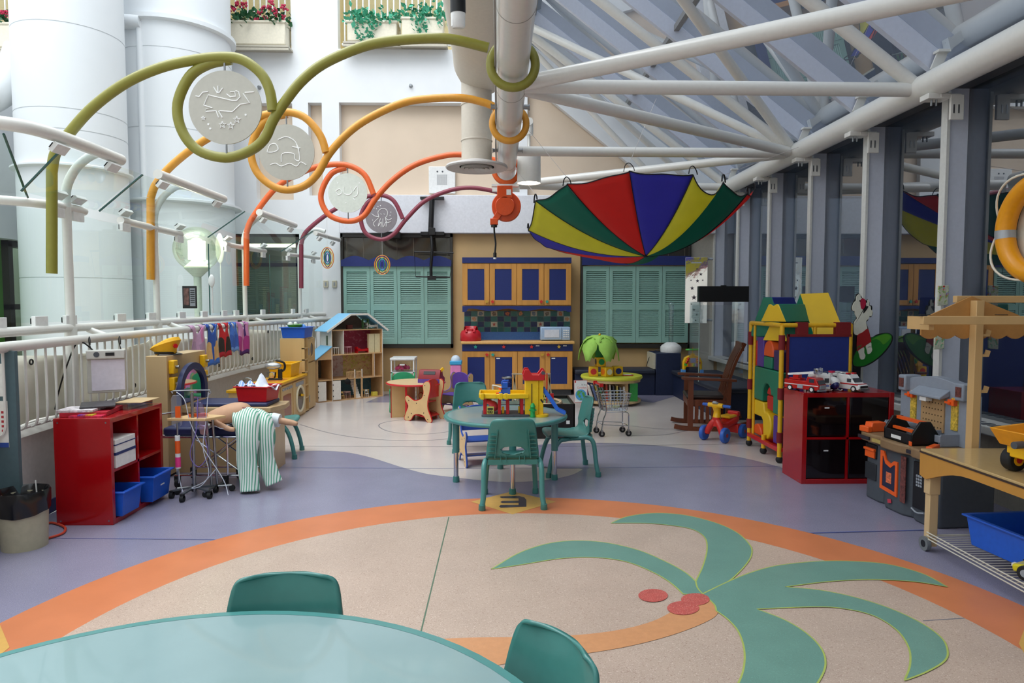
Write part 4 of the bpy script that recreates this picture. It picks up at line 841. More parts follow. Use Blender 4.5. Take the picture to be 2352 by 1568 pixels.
# kids chairs with natural side panels
NAT = mat('birch_panel', '#d6b27e', .45, noise=.05, nscale=10)
SIDE = [(-.2, 0), (-.24, .02), (-.235, .06), (-.2, .14), (-.18, .2), (-.22, .27), (-.225, .31), (-.19, .33), (-.14, .3), (-.08, .27), (.02, .3), (.06, .38), (.05, .47), (.08, .52), (.13, .53), (.16, .49), (.15, .4), (.12, .28), (.12, .18), (.16, .08), (.18, .02), (.14, 0), (.1, .02), (.06, .08), (-.02, .1), (-.1, .08), (-.14, .02)]
def kids_chair(lab, col, loc, rz, name='panel_chair'):
    t = thing(name, lab, 'chair', loc, rz, group='wooden side-panel chairs'); s = [tuple(v)[:2] for v in smooth([(y, z, 0) for y, z in SIDE], 3, True)]
    s = [(a, max(0, c)) for a, c in s]
    for x in (-.17, .152):
        d = B().prism(s, x, x+.018, 'x').build('side_panel', NAT, t, bevel=.003); b = B()
        for y, z in ((-.17, .27), (-.05, .24), (.08, .48), (.07, .35), (-.13, .1), (.06, .12), (-.18, .05), (.12, .04)):
            xx = x-.001 if x < 0 else x+.018; b.cyl((xx, y, z), (xx+.001, y, z), .007, n=8)
        b.build('bolt_cap', BLACK, d)
        B().tube([(x+.009, a*1.01, max(.002, c)) for a, c in s], .009, 5, closed=True).build('edge_band', col, d)
    B().box(-.155, .155, -.2, .05, .235, .25).build('seat', col, t, bevel=.004)
    b = B(); bk = [(-.155, .3), (.155, .3), (.155, .46)]+[(.155*math.cos(a), .46+.09*math.sin(a)**1.0) for a in [PI*k/10 for k in range(1, 10)]]+[(-.155, .46)]
    b.prism(bk, .075, .09, 'y'); b.build('backrest', col, t, bevel=.004)
    B().bar((0, -.17, .1), (0, .1, .06), .31, .012).build('lower_shelf', col, t); return t
kids_chair('red seated wooden side-panel chair, seen from behind at the little round table', RED, (-.95, 9.0, 0), math.radians(243))
kids_chair('green backed chair on the far side of the little round table', mat('chair_green', '#2c9a6a', .35), (-1.38, 9.82, 0), .05)
kids_chair('purple backed wooden side-panel chair right of the little round table', PURPLE, (-.6, 9.8, 0), math.radians(-37))
kids_chair('blue seated side-panel chair pushed under the round teal table', mat('chair_blue', '#3554a8', .35), (-.2, 6.6, 0), .25)
p = F(955, 876, .476); t = thing('kids_table', 'little round wooden table with red edging beside the dolls house', 'table', (p.x, p.y, 0))
B().lathe([(.001, .455), (.39, .455), (.39, .476), (.001, .476)], 48).build('tabletop', mat('birch_top', '#d9b98c', .35, noise=.04), t)
b = B(); b.torus((0, 0, .462), .392, .014, 'z', 48, 8); b.build('edge_band', RED, t)
for a in (math.radians(200), math.radians(255), math.radians(330), math.radians(80)):
    b = B().at((0, 0, 0), a); b.box(.06, .34, -.01, .01, 0, .455); d = b.build('leg_panel', NAT, t)
    b = B().at((0, 0, 0), a); b.box(.338, .346, -.013, .013, 0, .455); b.build('leg_edge', RED, d)
p = F(990, 878, .476); t = thing('toy_cash_register', 'red toy cash register with a yellow handset on the little round table', 'cash register', (p.x, p.y+.05, .477), -.2)
DR = mat('register_red', '#8d1420', .4)
b = B(); b.prism([(-.12, 0), (.14, 0), (.14, .05), (.05, .09), (.02, .17), (-.06, .17), (-.12, .06)], -.15, .15, 'x'); b.T = Matrix.Identity(4); b.build('body', DR, t, bevel=.006)
B().box(-.15, .15, -.13, -.12, 0, .05).build('drawer_front', PURPLE, t); B().bar((0, -.095, .11), (0, -.075, .15), .16, .01).build('screen', BLACK, t); B().bar((.08, -.05, .1), (.17, .0, .19), .05, .03).build('handset', YEL, t); B().bar((.05, .08, .07), (.13, .1, .06), .09, .004).build('receipt', PAPER, t)
p = D(1047, 870, 11.0); t = thing('toy_bin', 'tall pink toy box with a blue and white lid beside the kitchen cabinets', 'box', (p.x, 11, 0))
b = B(); b.box(-.08, .09, -.12, .1, 0, .56); b.build('body', mat('toy_pink', '#e58ac0', .4), t, bevel=.02); B().box(-.09, .1, -.13, .11, .56, .62).build('rim', mat('toy_cyan', '#3fa5d6', .4), t, bevel=.01)
b = B(); b.ball((0, 0, .62), .08, 16, (1, 1, 1.1), 0, PI/2); b.build('lid', mat('toy_white_blue', '#cfdcea', .4), t)
# ---- round teal tables and plastic chairs ----
def round_table(lab, loc, R, z, legs, r_leg):
    t = thing('round_table', lab, 'table', loc, 0)
    B().lathe([(.001, z-.028), (R-.03, z-.03), (R-.03, z), (.001, z)], 80).build('tabletop', TEALT, t)
    b = B(); b.lathe([(R-.032, z-.032), (R-.006, z-.03), (R, z-.02), (R, z-.008), (R-.006, z), (R-.032, z+.0006)], 80); b.build('edge_band', TEALM, t)
    for a in legs:
        x, y = r_leg*math.cos(a), r_leg*math.sin(a)
        g = B(); g.cyl((x, y, .26), (x, y, z-.03), .03, n=18); g.box(x-.05, x+.05, y-.05, y+.05, z-.035, z-.029); g = g.build('leg', TEALM, t)
        B().cyl((x, y, .04), (x, y, .27), .021, n=16).build('leg_insert', CHROME, g); B().lathe([(.028, 0), (.03, .01), (.026, .05), (.001, .05)], 16, (x, y, 0)).build('foot_cap', TEAL, g)
    return t
round_table('round teal table in the middle of the room carrying the toy garage', (.06, 5.88, 0), .535, .586, [math.radians(a) for a in (-83, 3, 96, 184)], .43)
round_table('huge round teal table top in the foreground at the bottom left', (-.72, 1.13, 0), .95, .60, [math.radians(a) for a in (-45, 45, 135, 225)], .75)
def chair_shell():
    prof = [(.19, .335), (.185, .352), (.15, .36), (.1, .355), (.03, .347), (-.05, .342), (-.11, .345), (-.15, .36), (-.175, .39), (-.19, .43), (-.2, .48), (-.21, .53), (-.22, .58), (-.232, .63), (-.24, .66), (-.243, .675), (-.243, .683)]
    wid = [.16, .18, .188, .194, .198, .2, .2, .2, .198, .196, .19, .184, .178, .17, .16, .142, .108]
    P3 = smooth([(y, z, w) for (y, z), w in zip(prof, wid)], 3); rows = []; n = 28
    for q, v in enumerate(P3):
        y, z, w = v; row = []; k = q/len(P3); back = max(0, min(1, (z-.36)/.1)) if q > len(P3)*.3 else 0
        for i in range(n+1):
            u = -1+2*i/n; lift = .018*u**4*(1-back); cv = .035*u*u*back
            row.append([u*w, y+cv, z+lift, u, z])
        rows.append(row)
    hz, hr, hx = .445, .034, .092; vs = []; m = n+1
    for r in rows:
        for x, y, z, u, zz in r:
            if y < -.12 or zz > .38:
                e = math.hypot(x/hx, (zz-hz)/hr)
                if .45 < e < 1.0 and zz > .37: x = x/e; z = hz+(zz-hz)/e
                elif 1.0 <= e < 1.25 and zz > .37: x = x/e; z = hz+(zz-hz)/e
            vs.append((x, y, z))
    fs = []
    for i in range(len(rows)-1):
        for k in range(n):
            ids = (i*m+k, i*m+k+1, (i+1)*m+k+1, (i+1)*m+k); cx_ = sum(vs[j][0] for j in ids)/4; cz_ = sum(vs[j][2] for j in ids)/4; cy_ = sum(vs[j][1] for j in ids)/4
            if cy_ < -.14 and math.hypot(cx_/hx, (cz_-hz)/hr) < .93: continue
            fs.append(ids)
    return vs, fs
def make_teal_chair(lab):
    t = thing('plastic_chair', lab, 'chair', (0, 0, 0), 0, 'teal plastic chairs'); b = B(); v, f = chair_shell(); b.add(v, f); b.build('seat_shell', TEAL, t, solid=.012, sharp=60)
    b = B()
    for s_ in (-1, 1):
        for k in range(6): z = .40+k*.032; y = -.17-.045*(z-.4)/.28; w0 = .135-.02*k/6; w1 = .186-.02*k/6; b.box(s_*w0, s_*w1, y-.026, y-.001, z, z+.004)
        b.bar((s_*.135, -.19, .385), (s_*.115, -.225, .6), .005, .024, (0, 1, 0))
    b.box(-.188, .188, -.198, -.19, .335, .372); 
    for x in (-.09, -.05, .05, .09): b.box(x-.002, x+.002, -.205, -.17, .355, .4)
    b.build('back_ribs', TEAL, t)
    for s_ in (-1, 1):
        g = B(); g.tube(smooth([(s_*.13, .0, .33), (s_*.19, -.08, .345), (s_*.207, -.15, .35), (s_*.217, -.2, .3), (s_*.22, -.225, .12), (s_*.232, -.24, .03)], 4), .0205, 12); g = g.build('leg', TEALM, t); B().lathe([(.001, 0), (.024, 0), (.027, .008), (.025, .045), (.001, .047)], 14, (s_*.232, -.242, 0)).build('foot_cap', TEAL, g)
        g = B(); g.tube(smooth([(s_*.11, -.02, .325), (s_*.16, .04, .33), (s_*.18, .1, .32), (s_*.19, .15, .24), (s_*.2, .185, .12), (s_*.205, .2, .03)], 4), .0205, 12); g = g.build('leg', TEALM, t); B().lathe([(.001, 0), (.024, 0), (.027, .008), (.025, .045), (.001, .047)], 14, (s_*.206, .202, 0)).build('foot_cap', TEAL, g)
    return t
ch = make_teal_chair('teal plastic chair seen from behind in front of the middle table'); ch.location = (.1, 5.27, 0); ch.rotation_euler = (0, 0, .03)
GT = 'teal plastic chairs'
dup(ch, (.62, 6.2, 0), math.radians(97), 'teal plastic chair in profile on the right of the middle table', GT)
dup(ch, (-.28, 7.2, 0), math.radians(188), 'teal plastic chair behind the middle table on its left', GT)
dup(ch, (-.665, 1.925, 0), math.radians(183), 'foreground teal chair back centred behind the huge near table', GT)
dup(ch, (-.025, 1.6, 0), math.radians(124), 'foreground teal chair back at the bottom, right of the near table', GT)
dup(ch, (-2.25, 6.93, 0), math.radians(-84), 'teal plastic chair half hidden behind the wooden desk', GT)
# ================= MIDDLE TOYS =================
# toy garage on the table: ground plane z .586
TZ = .5866
def gx(x, Y=5.85): return D(x, 900, Y).x
t = thing('toy_garage', 'yellow and red toy parking garage with a tower and blue slide', 'toy garage', (gx(1195), 5.85, TZ), 0)
def G(x): return (x-1195)/268.0
def GZ(y): return (978-y)/268.0-.02
b = B(); b.box(G(1106), G(1215), -.11, .14, 0, .018); b.box(G(1108), G(1213), -.12, -.11, 0, .01); b.build('base', DGREY, t, bevel=.004)
for x in (1110, 1143, 1162, 1194):
    for y in (-.09, .1): B().box(G(x), G(x)+.028, y, y+.028, .018, .165).build('column', RED, t, bevel=.003)
DY = mat('garage_yellow', '#efc013', .35, coat=.1)
b = B(); b.prism([(G(1102), -.1), (G(1140), -.13), (G(1163), -.14), (G(1213), -.12), (G(1213), .14), (G(1102), .16)], .165, .18); b.build('deck', DY, t, bevel=.004)
b = B()
for (p, q) in (((G(1102), -.1), (G(1140), -.13)), ((G(1140), -.13), (G(1163), -.14)), ((G(1163), -.14), (G(1213), -.12)), ((G(1102), .16), (G(1213), .14)), ((G(1102), -.1), (G(1102), .16))): b.bar((p[0], p[1], .19), (q[0], q[1], .19), .014, .04)
for x in (1104, 1146, 1158): b.box(G(x), G(x)+.03, -.145, -.11, .16, .215)
b.build('parapet', DY, t, bevel=.004)
b = B(); pts = smooth([(G(1115), .0, .15), (G(1122), -.06, .13), (G(1138), -.04, .1), (G(1140), .04, .07), (G(1125), .08, .04)], 5); b.tube(pts, .035, 8, flat=.35); b.build('red_ramp', mat('ramp_red', '#e0454a', .3), t)
tw = B(); tw.box(G(1205), G(1236), -.1, .06, .0, .33); tw.box(G(1236), G(1247), -.09, .05, 0, .33); tw.box(G(1240), G(1252), -.07, .02, 0, .01); tw = tw.build('tower', DY, t, bevel=.01)
B().box(G(1219), G(1221.5), -.103, -.1, .12, .3).build('tower_slot', mat('slot_brown', '#6e5310', .6), tw)
b = B(); b.bar((G(1241), -.092, .155), (G(1246), -.093, .125), .004, .014, (1, 0, 1)); b.build('tower_decal', BLACK, tw)
b = B(); b.lathe([(.001, 0), (.07, 0), (.07, .02), (.001, .02)], 24, (G(1240), -.09, 0)); b.build('tower_foot', DY, tw)
b = B(); x0, x1 = G(1201), G(1251); b.prism([(x0+.012, .33), (x1-.012, .33), (x1, .375), (x1, .42), (x1-.025, .43), (x1-.06, .38), (x0+.075, .38), (x0+.045, .43), (x0+.01, .43), (x0-.005, .375)], -.12, -.1, 'y'); b.prism([(x0+.012, .33), (x1-.012, .33), (x1, .375), (x1, .42), (x1-.025, .43), (x1-.06, .38), (x0+.075, .38), (x0+.045, .43), (x0+.01, .43), (x0-.005, .375)], .06, .08, 'y'); b.box(x0, x1, -.1, .06, .33, .375); b.build('tower_crown', RED, tw, bevel=.004)
b = B(); b.cyl((x1-.02, -.124, .4), (x1-.02, -.12, .4), .016, n=16); b.build('crown_emblem', DGREY, tw)
b = B(); SL = [(G(1247), -.03, .24), (G(1262), -.05, .16), (G(1280), -.07, .05), (G(1297), -.08, .018)]
for i in range(3):
    b.bar(SL[i], SL[i+1], .075, .008); 
    for s_ in (-1, 1): b.bar(Vector(SL[i])+Vector((0, s_*.036, .012)), Vector(SL[i+1])+Vector((0, s_*.036, .012)), .008, .028)
b.build('slide', mat('slide_blue', '#2a66cf', .3, coat=.2), t)
b = B(); b.lathe([(.001, 0), (.022, 0), (.024, .01), (.02, .02), (.02, .09), (.024, .095), (.02, .105), (.012, .125), (.001, .13)], 16, (G(1222), -.14, 0)); b.cyl((G(1222)-.03, -.14, .065), (G(1222)+.03, -.14, .065), .01, n=10); b.cyl((G(1222), -.17, .065), (G(1222), -.14, .065), .013, n=10); b.build('hydrant', GREEN, t)
b = B(); b.box(G(1150), G(1172), -.02, .04, .18, .25); b.box(G(1152), G(1166), -.03, .05, .25, .30); b.box(G(1145), G(1153), -.04, 0, .18, .21); b.tube(smooth([(G(1152), -.03, .28), (G(1154), -.03, .315), (G(1168), -.03, .32)], 4), .006, 6); b.build('control_cabin', BLUE, t, bevel=.003)
b = B(); b.box(G(1139), G(1146), -.05, -.02, .18, .21); b.cyl((G(1149), -.02, .235), (G(1149), -.02, .25), .016, n=10); b.cyl((G(1170), -.08, .185), (G(1170), -.08, .2), .02, n=12); b.build('orange_pieces', ORANGE, t)
b = B(); b.box(G(1117), G(1134), -.085, -.08, .02, .09); b.build('garage_sign', mat('sign_cream', '#d9c660', .5), t)
b = B(); b.torus((G(1123), -.088, .04), .01, .003, 'y', 12, 5); b.torus((G(1128), -.088, .04), .01, .003, 'y', 12, 5); b.box(G(1120), G(1132), -.088, -.086, .06, .075); b.build('sign_print', BLACK, t)
b = B(); b.box(G(1152), G(1158), -.06, -.02, .018, .08); b.box(G(1190), G(1194), -.03, .0, .018, .08); b.build('fuel_pump', YEL, t, bevel=.004)
t.scale = (1, 1, .93)
# black train table with play scenery
x0, y0, x1, y1 = -.12, 7.7, .87, 8.45
t = thing('train_table', 'black play table with toy train tracks behind the round teal table', 'table', (x0, y0, 0))
BLW = mat('black_wood', '#15110f', .3); b = B(); w, d_ = x1-x0, y1-y0
b.box(0, w, 0, .02, 0, .4); b.box(0, w, d_-.02, d_, 0, .4); b.box(0, .02, 0, d_, 0, .4); b.box(w-.02, w, 0, d_, 0, .4); b.build('cabinet', BLW, t, bevel=.004)
B().box(.02, w-.02, .02, d_-.02, .34, .36).build('play_surface', mat('play_print', '#6c7d70', .5, noise=.4, nscale=9, speck=[(9, .6, '#9a6d5a', .7)]), t); B().box(w-.1, w-.06, -.003, 0, .17, .21).build('label', WPL, t)
def tw_item(nm, lab, cat, b, m, bevel=0): o = b.build(nm, m, bevel=bevel); o.location = (x0, y0, .361); return tag(o, lab, cat)
b = B(); b.torus((.72, .35, .015), .25, .018, 'z', 40, 6, sx=.55); tw_item('toy_track', 'pale wooden oval train track on the black play table', 'toy track', b, mat('track_wood', '#d3b694', .5))
b = B(); b.bar((.28, .5, .33), (.74, .5, .33), .05, .012); 
for x in (.3, .72): b.bar((x-.01, .5, 0), (x+.02, .5, .34), .02, .012, (0, 1, 0)); b.bar((x+.05, .5, 0), (x, .5, .34), .015, .012, (0, 1, 0))
tw_item('toy_bridge', 'beige toy crane bridge rising behind the toy garage', 'toy bridge', b, mat('bridge_beige', '#b7a488', .5))
b = B()
for z in (0, .06, .12, .18): b.box(.56, .66, .2, .21, z, z+.012)
for x in (.56, .60, .648): b.box(x, x+.012, .2, .21, 0, .19)
tw_item('toy_fence', 'pale yellow toy trestle standing on the black play table', 'toy trestle', b, mat('trestle_yellow', '#d9cf5e', .5))
b = B(); b.cyl((.69, .3, 0), (.69, .3, .36), .007, n=8); b.box(.73, .77, .3, .33, 0, .12); tw_item('toy_signal', 'thin red toy signal mast beside the beige toy bridge', 'toy signal', b, RED)
b = B(); b.tube(smooth([(.05, .3, .22), (.15, .25, .2), (.25, .2, .12), (.32, .18, .06)], 5), .02, 8, flat=.4); b.bar((.05, .3, 0), (.05, .3, .22), .02, .02, (0, 1, 0)); tw_item('toy_ramp', 'cream curved toy track ramp left of the garage tower', 'toy track', b, mat('ramp_cream', '#d8d0c0', .5))
p = D(1165, 871, 8.15); t = thing('toy_canister', 'dark blue patterned canister with a metal rim behind the toy garage', 'canister', (p.x, 8.3, .361)); B().lathe([(.001, 0), (.062, 0), (.062, .27), (.001, .27)], 24).build('body', mat('canister_blue', '#1c2f7e', .3, speck=[(40, .58, '#8fb0e8', .7)]), t); B().lathe([(.064, .265), (.066, .28), (.055, .285), (.05, .27)], 24).build('rim', STEEL, t)
# ---- yellow topped round book table with palm ----
PTX, PTY, PTZ = 1.74, 10.45, .445
t = thing('book_table', 'round book table with a bright yellow cushioned top under the toy palm', 'table', (PTX, PTY, 0)); CY_ = mat('cushion_yellow', '#c9cc3a', .5, noise=.04)
B().lathe([(.001, PTZ-.055), (.46, PTZ-.055), (.475, PTZ-.03), (.465, PTZ-.005), (.42, PTZ), (.001, PTZ)], 56).build('cushion', CY_, t); B().lathe([(.001, .35), (.44, .35), (.44, .39), (.001, .39)], 48).build('top_board', BIRCH, t)
B().lathe([(.001, .04), (.45, .04), (.455, .06), (.45, .075), (.001, .075)], 48).build('base_board', BIRCH, t); b = B()
for a in (0, PI/2, PI, 1.5*PI): b.box(.2*math.cos(a)-.03+.0, .2*math.cos(a)+.03, .3*math.sin(a)-.03, .3*math.sin(a)+.03, 0, .04)
b.build('foot', BIRCH, t)
for a in (.5, 2.2, 3.7, 5.3): b = B().at((0, 0, 0), a); b.box(0, .36, -.009, .009, .075, .35); b.build('divider', BIRCH, t)
rnd = random.Random(5); BC = ['#e8e4d8', '#5b6f9c', '#b8a24a', '#3c6b4f', '#a84432', '#d8cfc0', '#4a4f5c', '#c9bb6a', '#7c8ea6', '#e0ddd5']
adj = ['white', 'blue', 'mustard', 'dark green', 'rust red', 'cream', 'charcoal', 'straw yellow', 'grey blue', 'pale']
def book(nm, lab, loc, w, h, th, rz, tilt, m, group=None):
    t = thing(nm, lab, 'book', loc, rz, group); b = B().at((0, 0, 0), 0, 0, tilt); b.box(0, th, 0, w, 0, h); b.build('cover', m, t); b = B().at((0, 0, 0), 0, 0, tilt); b.box(th*.12, th*.88, .003, w-.006, .003, h+.001); b.build('pages', PAPER, t); return t
for k in range(12):
    x = -.33+k*.052; c = BC[k % 10]
    book('picture_book', ('%s picture book, number from the left: %s, standing upright under the yellow table top' % (adj[k % 10], ['first', 'second', 'third', 'fourth', 'fifth', 'sixth', 'seventh', 'eighth', 'ninth', 'tenth', 'eleventh', 'twelfth'][k])), (PTX+x, PTY-.30+.12*abs(x), .076), .18, .2+rnd.random()*.05, .018+rnd.random()*.012, 0, (-.3 if k < 4 else -.04), mat('book_'+c[1:], c, .5, noise=.2, nscale=20), 'books in the round book table')
p = D(1335, 895, 10.0); t = thing('atlas_book', 'white childrens atlas with a blue globe cover leaning on the round table', 'book', (p.x, 10.02, .077), .1); b = B().at((0, 0, 0), 0, -.12); b.box(-.1, .1, -.006, .006, 0, .33); b.build('cover', mat('atlas_white', '#dfe2e0', .4), t)
b = B().at((0, 0, 0), 0, -.12); R_ = .082; b.cyl((0.0, -.0085, .11), (0, -.006, .11), R_, n=36); b.build('globe_print', mat('globe_blue', '#4f9fd6', .4), t)
b = B().at((0, 0, 0), 0, -.12)
for cx_, cz_, r_ in ((-.03, .15, .026), (-.045, .12, .018), (-.02, .09, .02), (.035, .13, .022), (.045, .1, .02), (.01, .16, .012), (.0, .05, .015)): b.cyl((cx_, -.0105, cz_), (cx_, -.0085, cz_), r_, n=9)
b.build('land_print', mat('land_green', '#5aa653', .4), t)
b = B().at((0, 0, 0), 0, -.12); b.box(-.1, .1, -.0075, -.006, 0, .005); b.box(-.1, -.096, -.0075, -.006, 0, .33); b.box(.096, .1, -.0075, -.006, 0, .33); b.box(-.1, .1, -.0075, -.006, .325, .33); b.box(-.09, -.07, -.0075, -.006, .29, .32); b.build('border_print', mat('border_red', '#c4473c', .4), t)
o = text('title_print', 'My First', .024, BLACK, t, (.035, -.045, .265), (PI/2-.12, 0, 0)); o = text('title_print', 'Canadian', .038, mat('title_red', '#c9352c', .4), t, (.0, -.04, .225), (PI/2-.12, 0, 0))
book('green_book', 'large bright green book standing at the right side of the round table', (PTX+.22, PTY-.34, .076), .012, .27, .12, 0, 0, mat('book_green_big', '#2c8a3e', .4, noise=.1))
book('flat_book', 'closed red and white book lying flat on the yellow table top', (PTX+.14, PTY-.2, PTZ+.001), .13, .012, .16, 0, 0, mat('book_flat', '#b8473c', .4, noise=.3, nscale=9))
CUB = mat('cube_yellow', '#e8b416', .45)
def cube(x, y, Y, z, rz, c1, c2, lab):
    p = D(x, y, Y); s = .142; t = thing('soft_cube', lab, 'cube', (p.x, Y, z), rz, 'soft yellow dot cubes'); B().box(-s/2, s/2, -s/2, s/2, 0, s).build('block', CUB, t, bevel=.012)
    b = B(); b.cyl((0, -s/2-.003, s/2), (0, -s/2+.001, s/2), .045, n=24); b.build('front_dot', mat('dot_'+c1[1:], c1, .5), t); b = B(); b.cyl((-s/2-.003, 0, s/2), (-s/2+.001, 0, s/2), .045, n=24); b.build('side_dot', mat('dot_'+c2[1:], c2, .5), t)
cube(1363, 849, 10.25, PTZ+.001, -.1, '#c92a22', '#e0642c', 'yellow soft cube with a red dot, left cube under the toy palm'); cube(1394, 849, 10.18, PTZ+.001, .45, '#e8e2c8', '#ee7a1c', 'yellow soft cube with a cream dot, middle cube under the toy palm'); cube(1418, 849, 10.33, PTZ+.001, .1, '#1f2f7c', '#4a6fd0', 'yellow soft cube with a navy dot, right cube under the toy palm'); cube(1379, 826, 10.27, PTZ+.145, .12, '#1f8a4a', '#3c3c3c', 'yellow soft cube with a green dot, stacked on top under the palm')
p = D(1377, 815, 10.27); pz = PTZ+.288; t = thing('toy_palm', 'lime green felt toy palm tree standing on the stack of yellow cubes', 'toy tree', (p.x, 10.27, pz)); LM = mat('felt_lime', '#9fd05c', .8, noise=.05); LM2 = mat('felt_dark_green', '#2f7a3c', .8)
b = B(); b.lathe([(.07, 0), (.06, .03), (.065, .05), (.058, .09), (.065, .12), (.06, .16), (.075, .22), (.05, .28), (.001, .3)], 20); b.build('trunk', LM2, t)
for k in range(6):
    a = k*2*PI/6-.25; L_ = .36 if k % 2 else .33; rows = []
    for i in range(9):
        u = i/8; r_ = .02+L_*math.sin(u*1.35)*.85; z_ = .32+.05*math.sin(u*2)-.40*u**2.0; w_ = .165*math.sin(min(1, u*.82+.16)*PI)**.6*(1 if i % 2 == 0 else .82)+.004
        c0 = Vector((r_*math.cos(a), r_*math.sin(a), z_)); sd = Vector((-math.sin(a), math.cos(a), 0)); rows.append([c0-sd*w_-Vector((0, 0, .02)), c0, c0+sd*w_-Vector((0, 0, .02))])
    b = B(); b.sheet(rows); b.build('frond', LM, t, solid=.01)
b = B(); b.ball((0, 0, .335), .02, 10); b.build('top_bead', YEL, t)
# ---- shopping cart ----
t = thing('shopping_cart', 'small chrome toy shopping cart with a red handle', 'shopping cart', (1.33, 7.92, 0), .12); w = .006
def wires(b, P, r=.003, closed=True): b.tube(P, r, 6, closed=closed)
def rect(x0, x1, y0, y1, z0, z1=None): z1 = z0 if z1 is None else z1; return [(x0, y0, z0), (x1, y0, z0), (x1, y1, z1), (x0, y1, z1)]
b = B()
for k in range(7):
    u = k/6; z = .3+.2*u; wires(b, rect(-.12-.04*u, .15+.04*u, -.09-.03*u, .13+.03*u, z), .0032 if k < 6 else .006)
for k in range(10):
    u = k/9
    for y0, y1 in ((-.09, -.12), (.13, .16)): b.tube([(-.12+.27*u, y0, .3), (-.16+.35*u, y1, .5)], .003, 5)
for k in range(8):
    u = k/7
    for xa, xb in ((-.12, -.16), (.15, .19)): b.tube([(xa, -.09+.22*u, .3), (xb, -.12+.28*u, .5)], .003, 5)
    b.tube([(-.12, -.09+.22*u, .3), (.15, -.09+.22*u, .3)], .003, 5)
b.build('basket', CHROME, t)
b = B(); 
for y in (-.1, .14): b.tube(smooth([(-.16, y, .60), (-.13, y, .5), (-.1, y, .3), (-.13, y, .2), (-.15, y, .07)], 4), .008, 8); b.tube(smooth([(-.1, y, .28), (.14, y, .28), (.17, y, .2), (.17, y, .07)], 4), .007, 8); b.tube([(-.14, y, .14), (.17, y, .12)], .006, 8)
for x, z in ((-.14, .14), (.17, .12), (.15, .28)): b.tube([(x, -.1, z), (x, .14, z)], .005, 8)
b.build('frame', CHROME, t); b = B(); b.tube([(-.165, -.13, .605), (-.165, .17, .605)], .014, 10); b.box(-.185, -.145, -.135, -.1, .585, .625); b.box(-.185, -.145, .14, .175, .585, .625); b.build('handle', RED, t)
for x in (-.15, .17):
    for y in (-.1, .14): g = B(); g.cyl((x, y-.012, .035), (x, y+.012, .035), .035, n=20); g = g.build('wheel', RUBBER, t); b = B(); b.cyl((x, y-.014, .035), (x, y+.014, .035), .014, n=12); b.box(x-.012, x+.012, y-.018, y+.018, .055, .08); b.build('caster_fork', STEEL, g)
for k, (dx, lab, c) in enumerate(((-.03, 'cream toy bottle lying in the basket of the shopping cart', '#d9d6c4'), (.06, 'pale green toy food pack lying in the basket of the shopping cart', '#b9c49a'))):
    b = B(); b.tube([(-.04, 0, 0), (.02, 0, .0), (.04, 0, .0)], [.022, .022, .01], 12); o = b.build('toy_food', mat('food_%d' % k, c, .5)); o.location = (1.33+dx, 7.94+k*.03, .327); tag(o, lab, 'toy food')
# ================= RIGHT CORNER =================
NV = mat('bench_navy', '#1c2745', .5, noise=.1); NC = mat('bench_cushion', '#262c3c', .6, noise=.08)
t = thing('corner_bench', 'dark navy bench along the back wall under the right shutters', 'bench', (0, 0, 0)); xa, xb = KX(1322, 11.3), 2.62
B().box(xa, xb, 11.35, YW, .0, .36).build('base', NV, t); B().box(xa, xb, 11.3, YW, .36, .43).build('cushion', NC, t, bevel=.02)
t = thing('window_bench', 'dark navy bench along the window wall under the display case', 'bench', (0, 0, 0)); B().box(2.92, 3.66, 8.9, 11.3, 0, .36).build('base', NV, t); B().box(2.88, 3.66, 8.85, 11.3, .36, .43).build('cushion', NC, t, bevel=.02)
B_ = thing('bench_block', 'tall navy cabinet block in the bench corner under the white lamp', 'cabinet', (0, 0, 0)); B().box(2.63, 3.05, 11.32, YW, 0, .71).build('body', NV, B_, bevel=.01); B().box(2.6, 2.629, 11.35, YW-.03, .44, .7).build('side_plate', mat('plate_ivory', '#c9c3ad'), B_)
p = D(1545, 811, 11.5); t = thing('bubble_lamp', 'white based lamp with a tall clear acrylic tube on the navy block', 'lamp', (p.x-.02, 11.55, .711))
B().lathe([(.001, 0), (.17, 0), (.175, .02), (.175, .09), (.15, .12), (.07, .17), (.001, .17)], 36).build('base', WPL, t); B().lathe([(.045, .17), (.045, .8), (.04, .8), (.04, .17)], 24).build('tube', glass('acrylic', (.93, .95, .96), .06), t); B().ball((0, 0, .8), .06, 20).build('cap', MATS['acrylic'], t)
B().tube(smooth([(-.17, .05, .05), (-.28, .1, 0), (-.34, .15, -.12), (-.37, .2, -.26)], 5), .006, 6).build('power_cord', BLACK, t)
# activity walker
p = F(1581, 857, .45); t = thing('activity_walker', 'yellow baby walker with a piano panel and green steering ring on the bench', 'toy walker', (3.02, 10.55, .431), .0)
b = B(); oc = [(-.15, .03), (-.15, .2), (-.12, .27), (-.06, .3), (.06, .3), (.12, .27), (.15, .2), (.15, .03), (.12, .03), (.1, .12), (-.1, .12), (-.12, .03)]; b.prism(oc, -.03, .04, 'y'); b.build('body', YEL, t, bevel=.012)
B().box(-.1, .1, 0, .1, .01, .13).build('seat_shade', mat('walker_navy', '#1c2540', .6), t, bevel=.01)
b = B(); b.torus((0, -.01, .39), .1, .012, 'z', 32, 8, sy=.5); b.build('steering_ring', mat('ring_green', '#4fc04a', .4), t); b = B(); b.box(-.025, .025, -.04, .02, .29, .33); b.cyl((0, -.01, .33), (0, -.01, .43), .006, n=8); b.build('column', YEL, t)
for k, c in enumerate(('#d8353a', '#ee7a1c', '#e8c51c', '#3fae4a', '#2b8fd6', '#8a3fb0')): B().box(-.07+k*.024, -.05+k*.024, -.045, -.03, .13, .18).build('piano_key', mat('key_'+c[1:], c, .4), t)
b = B()
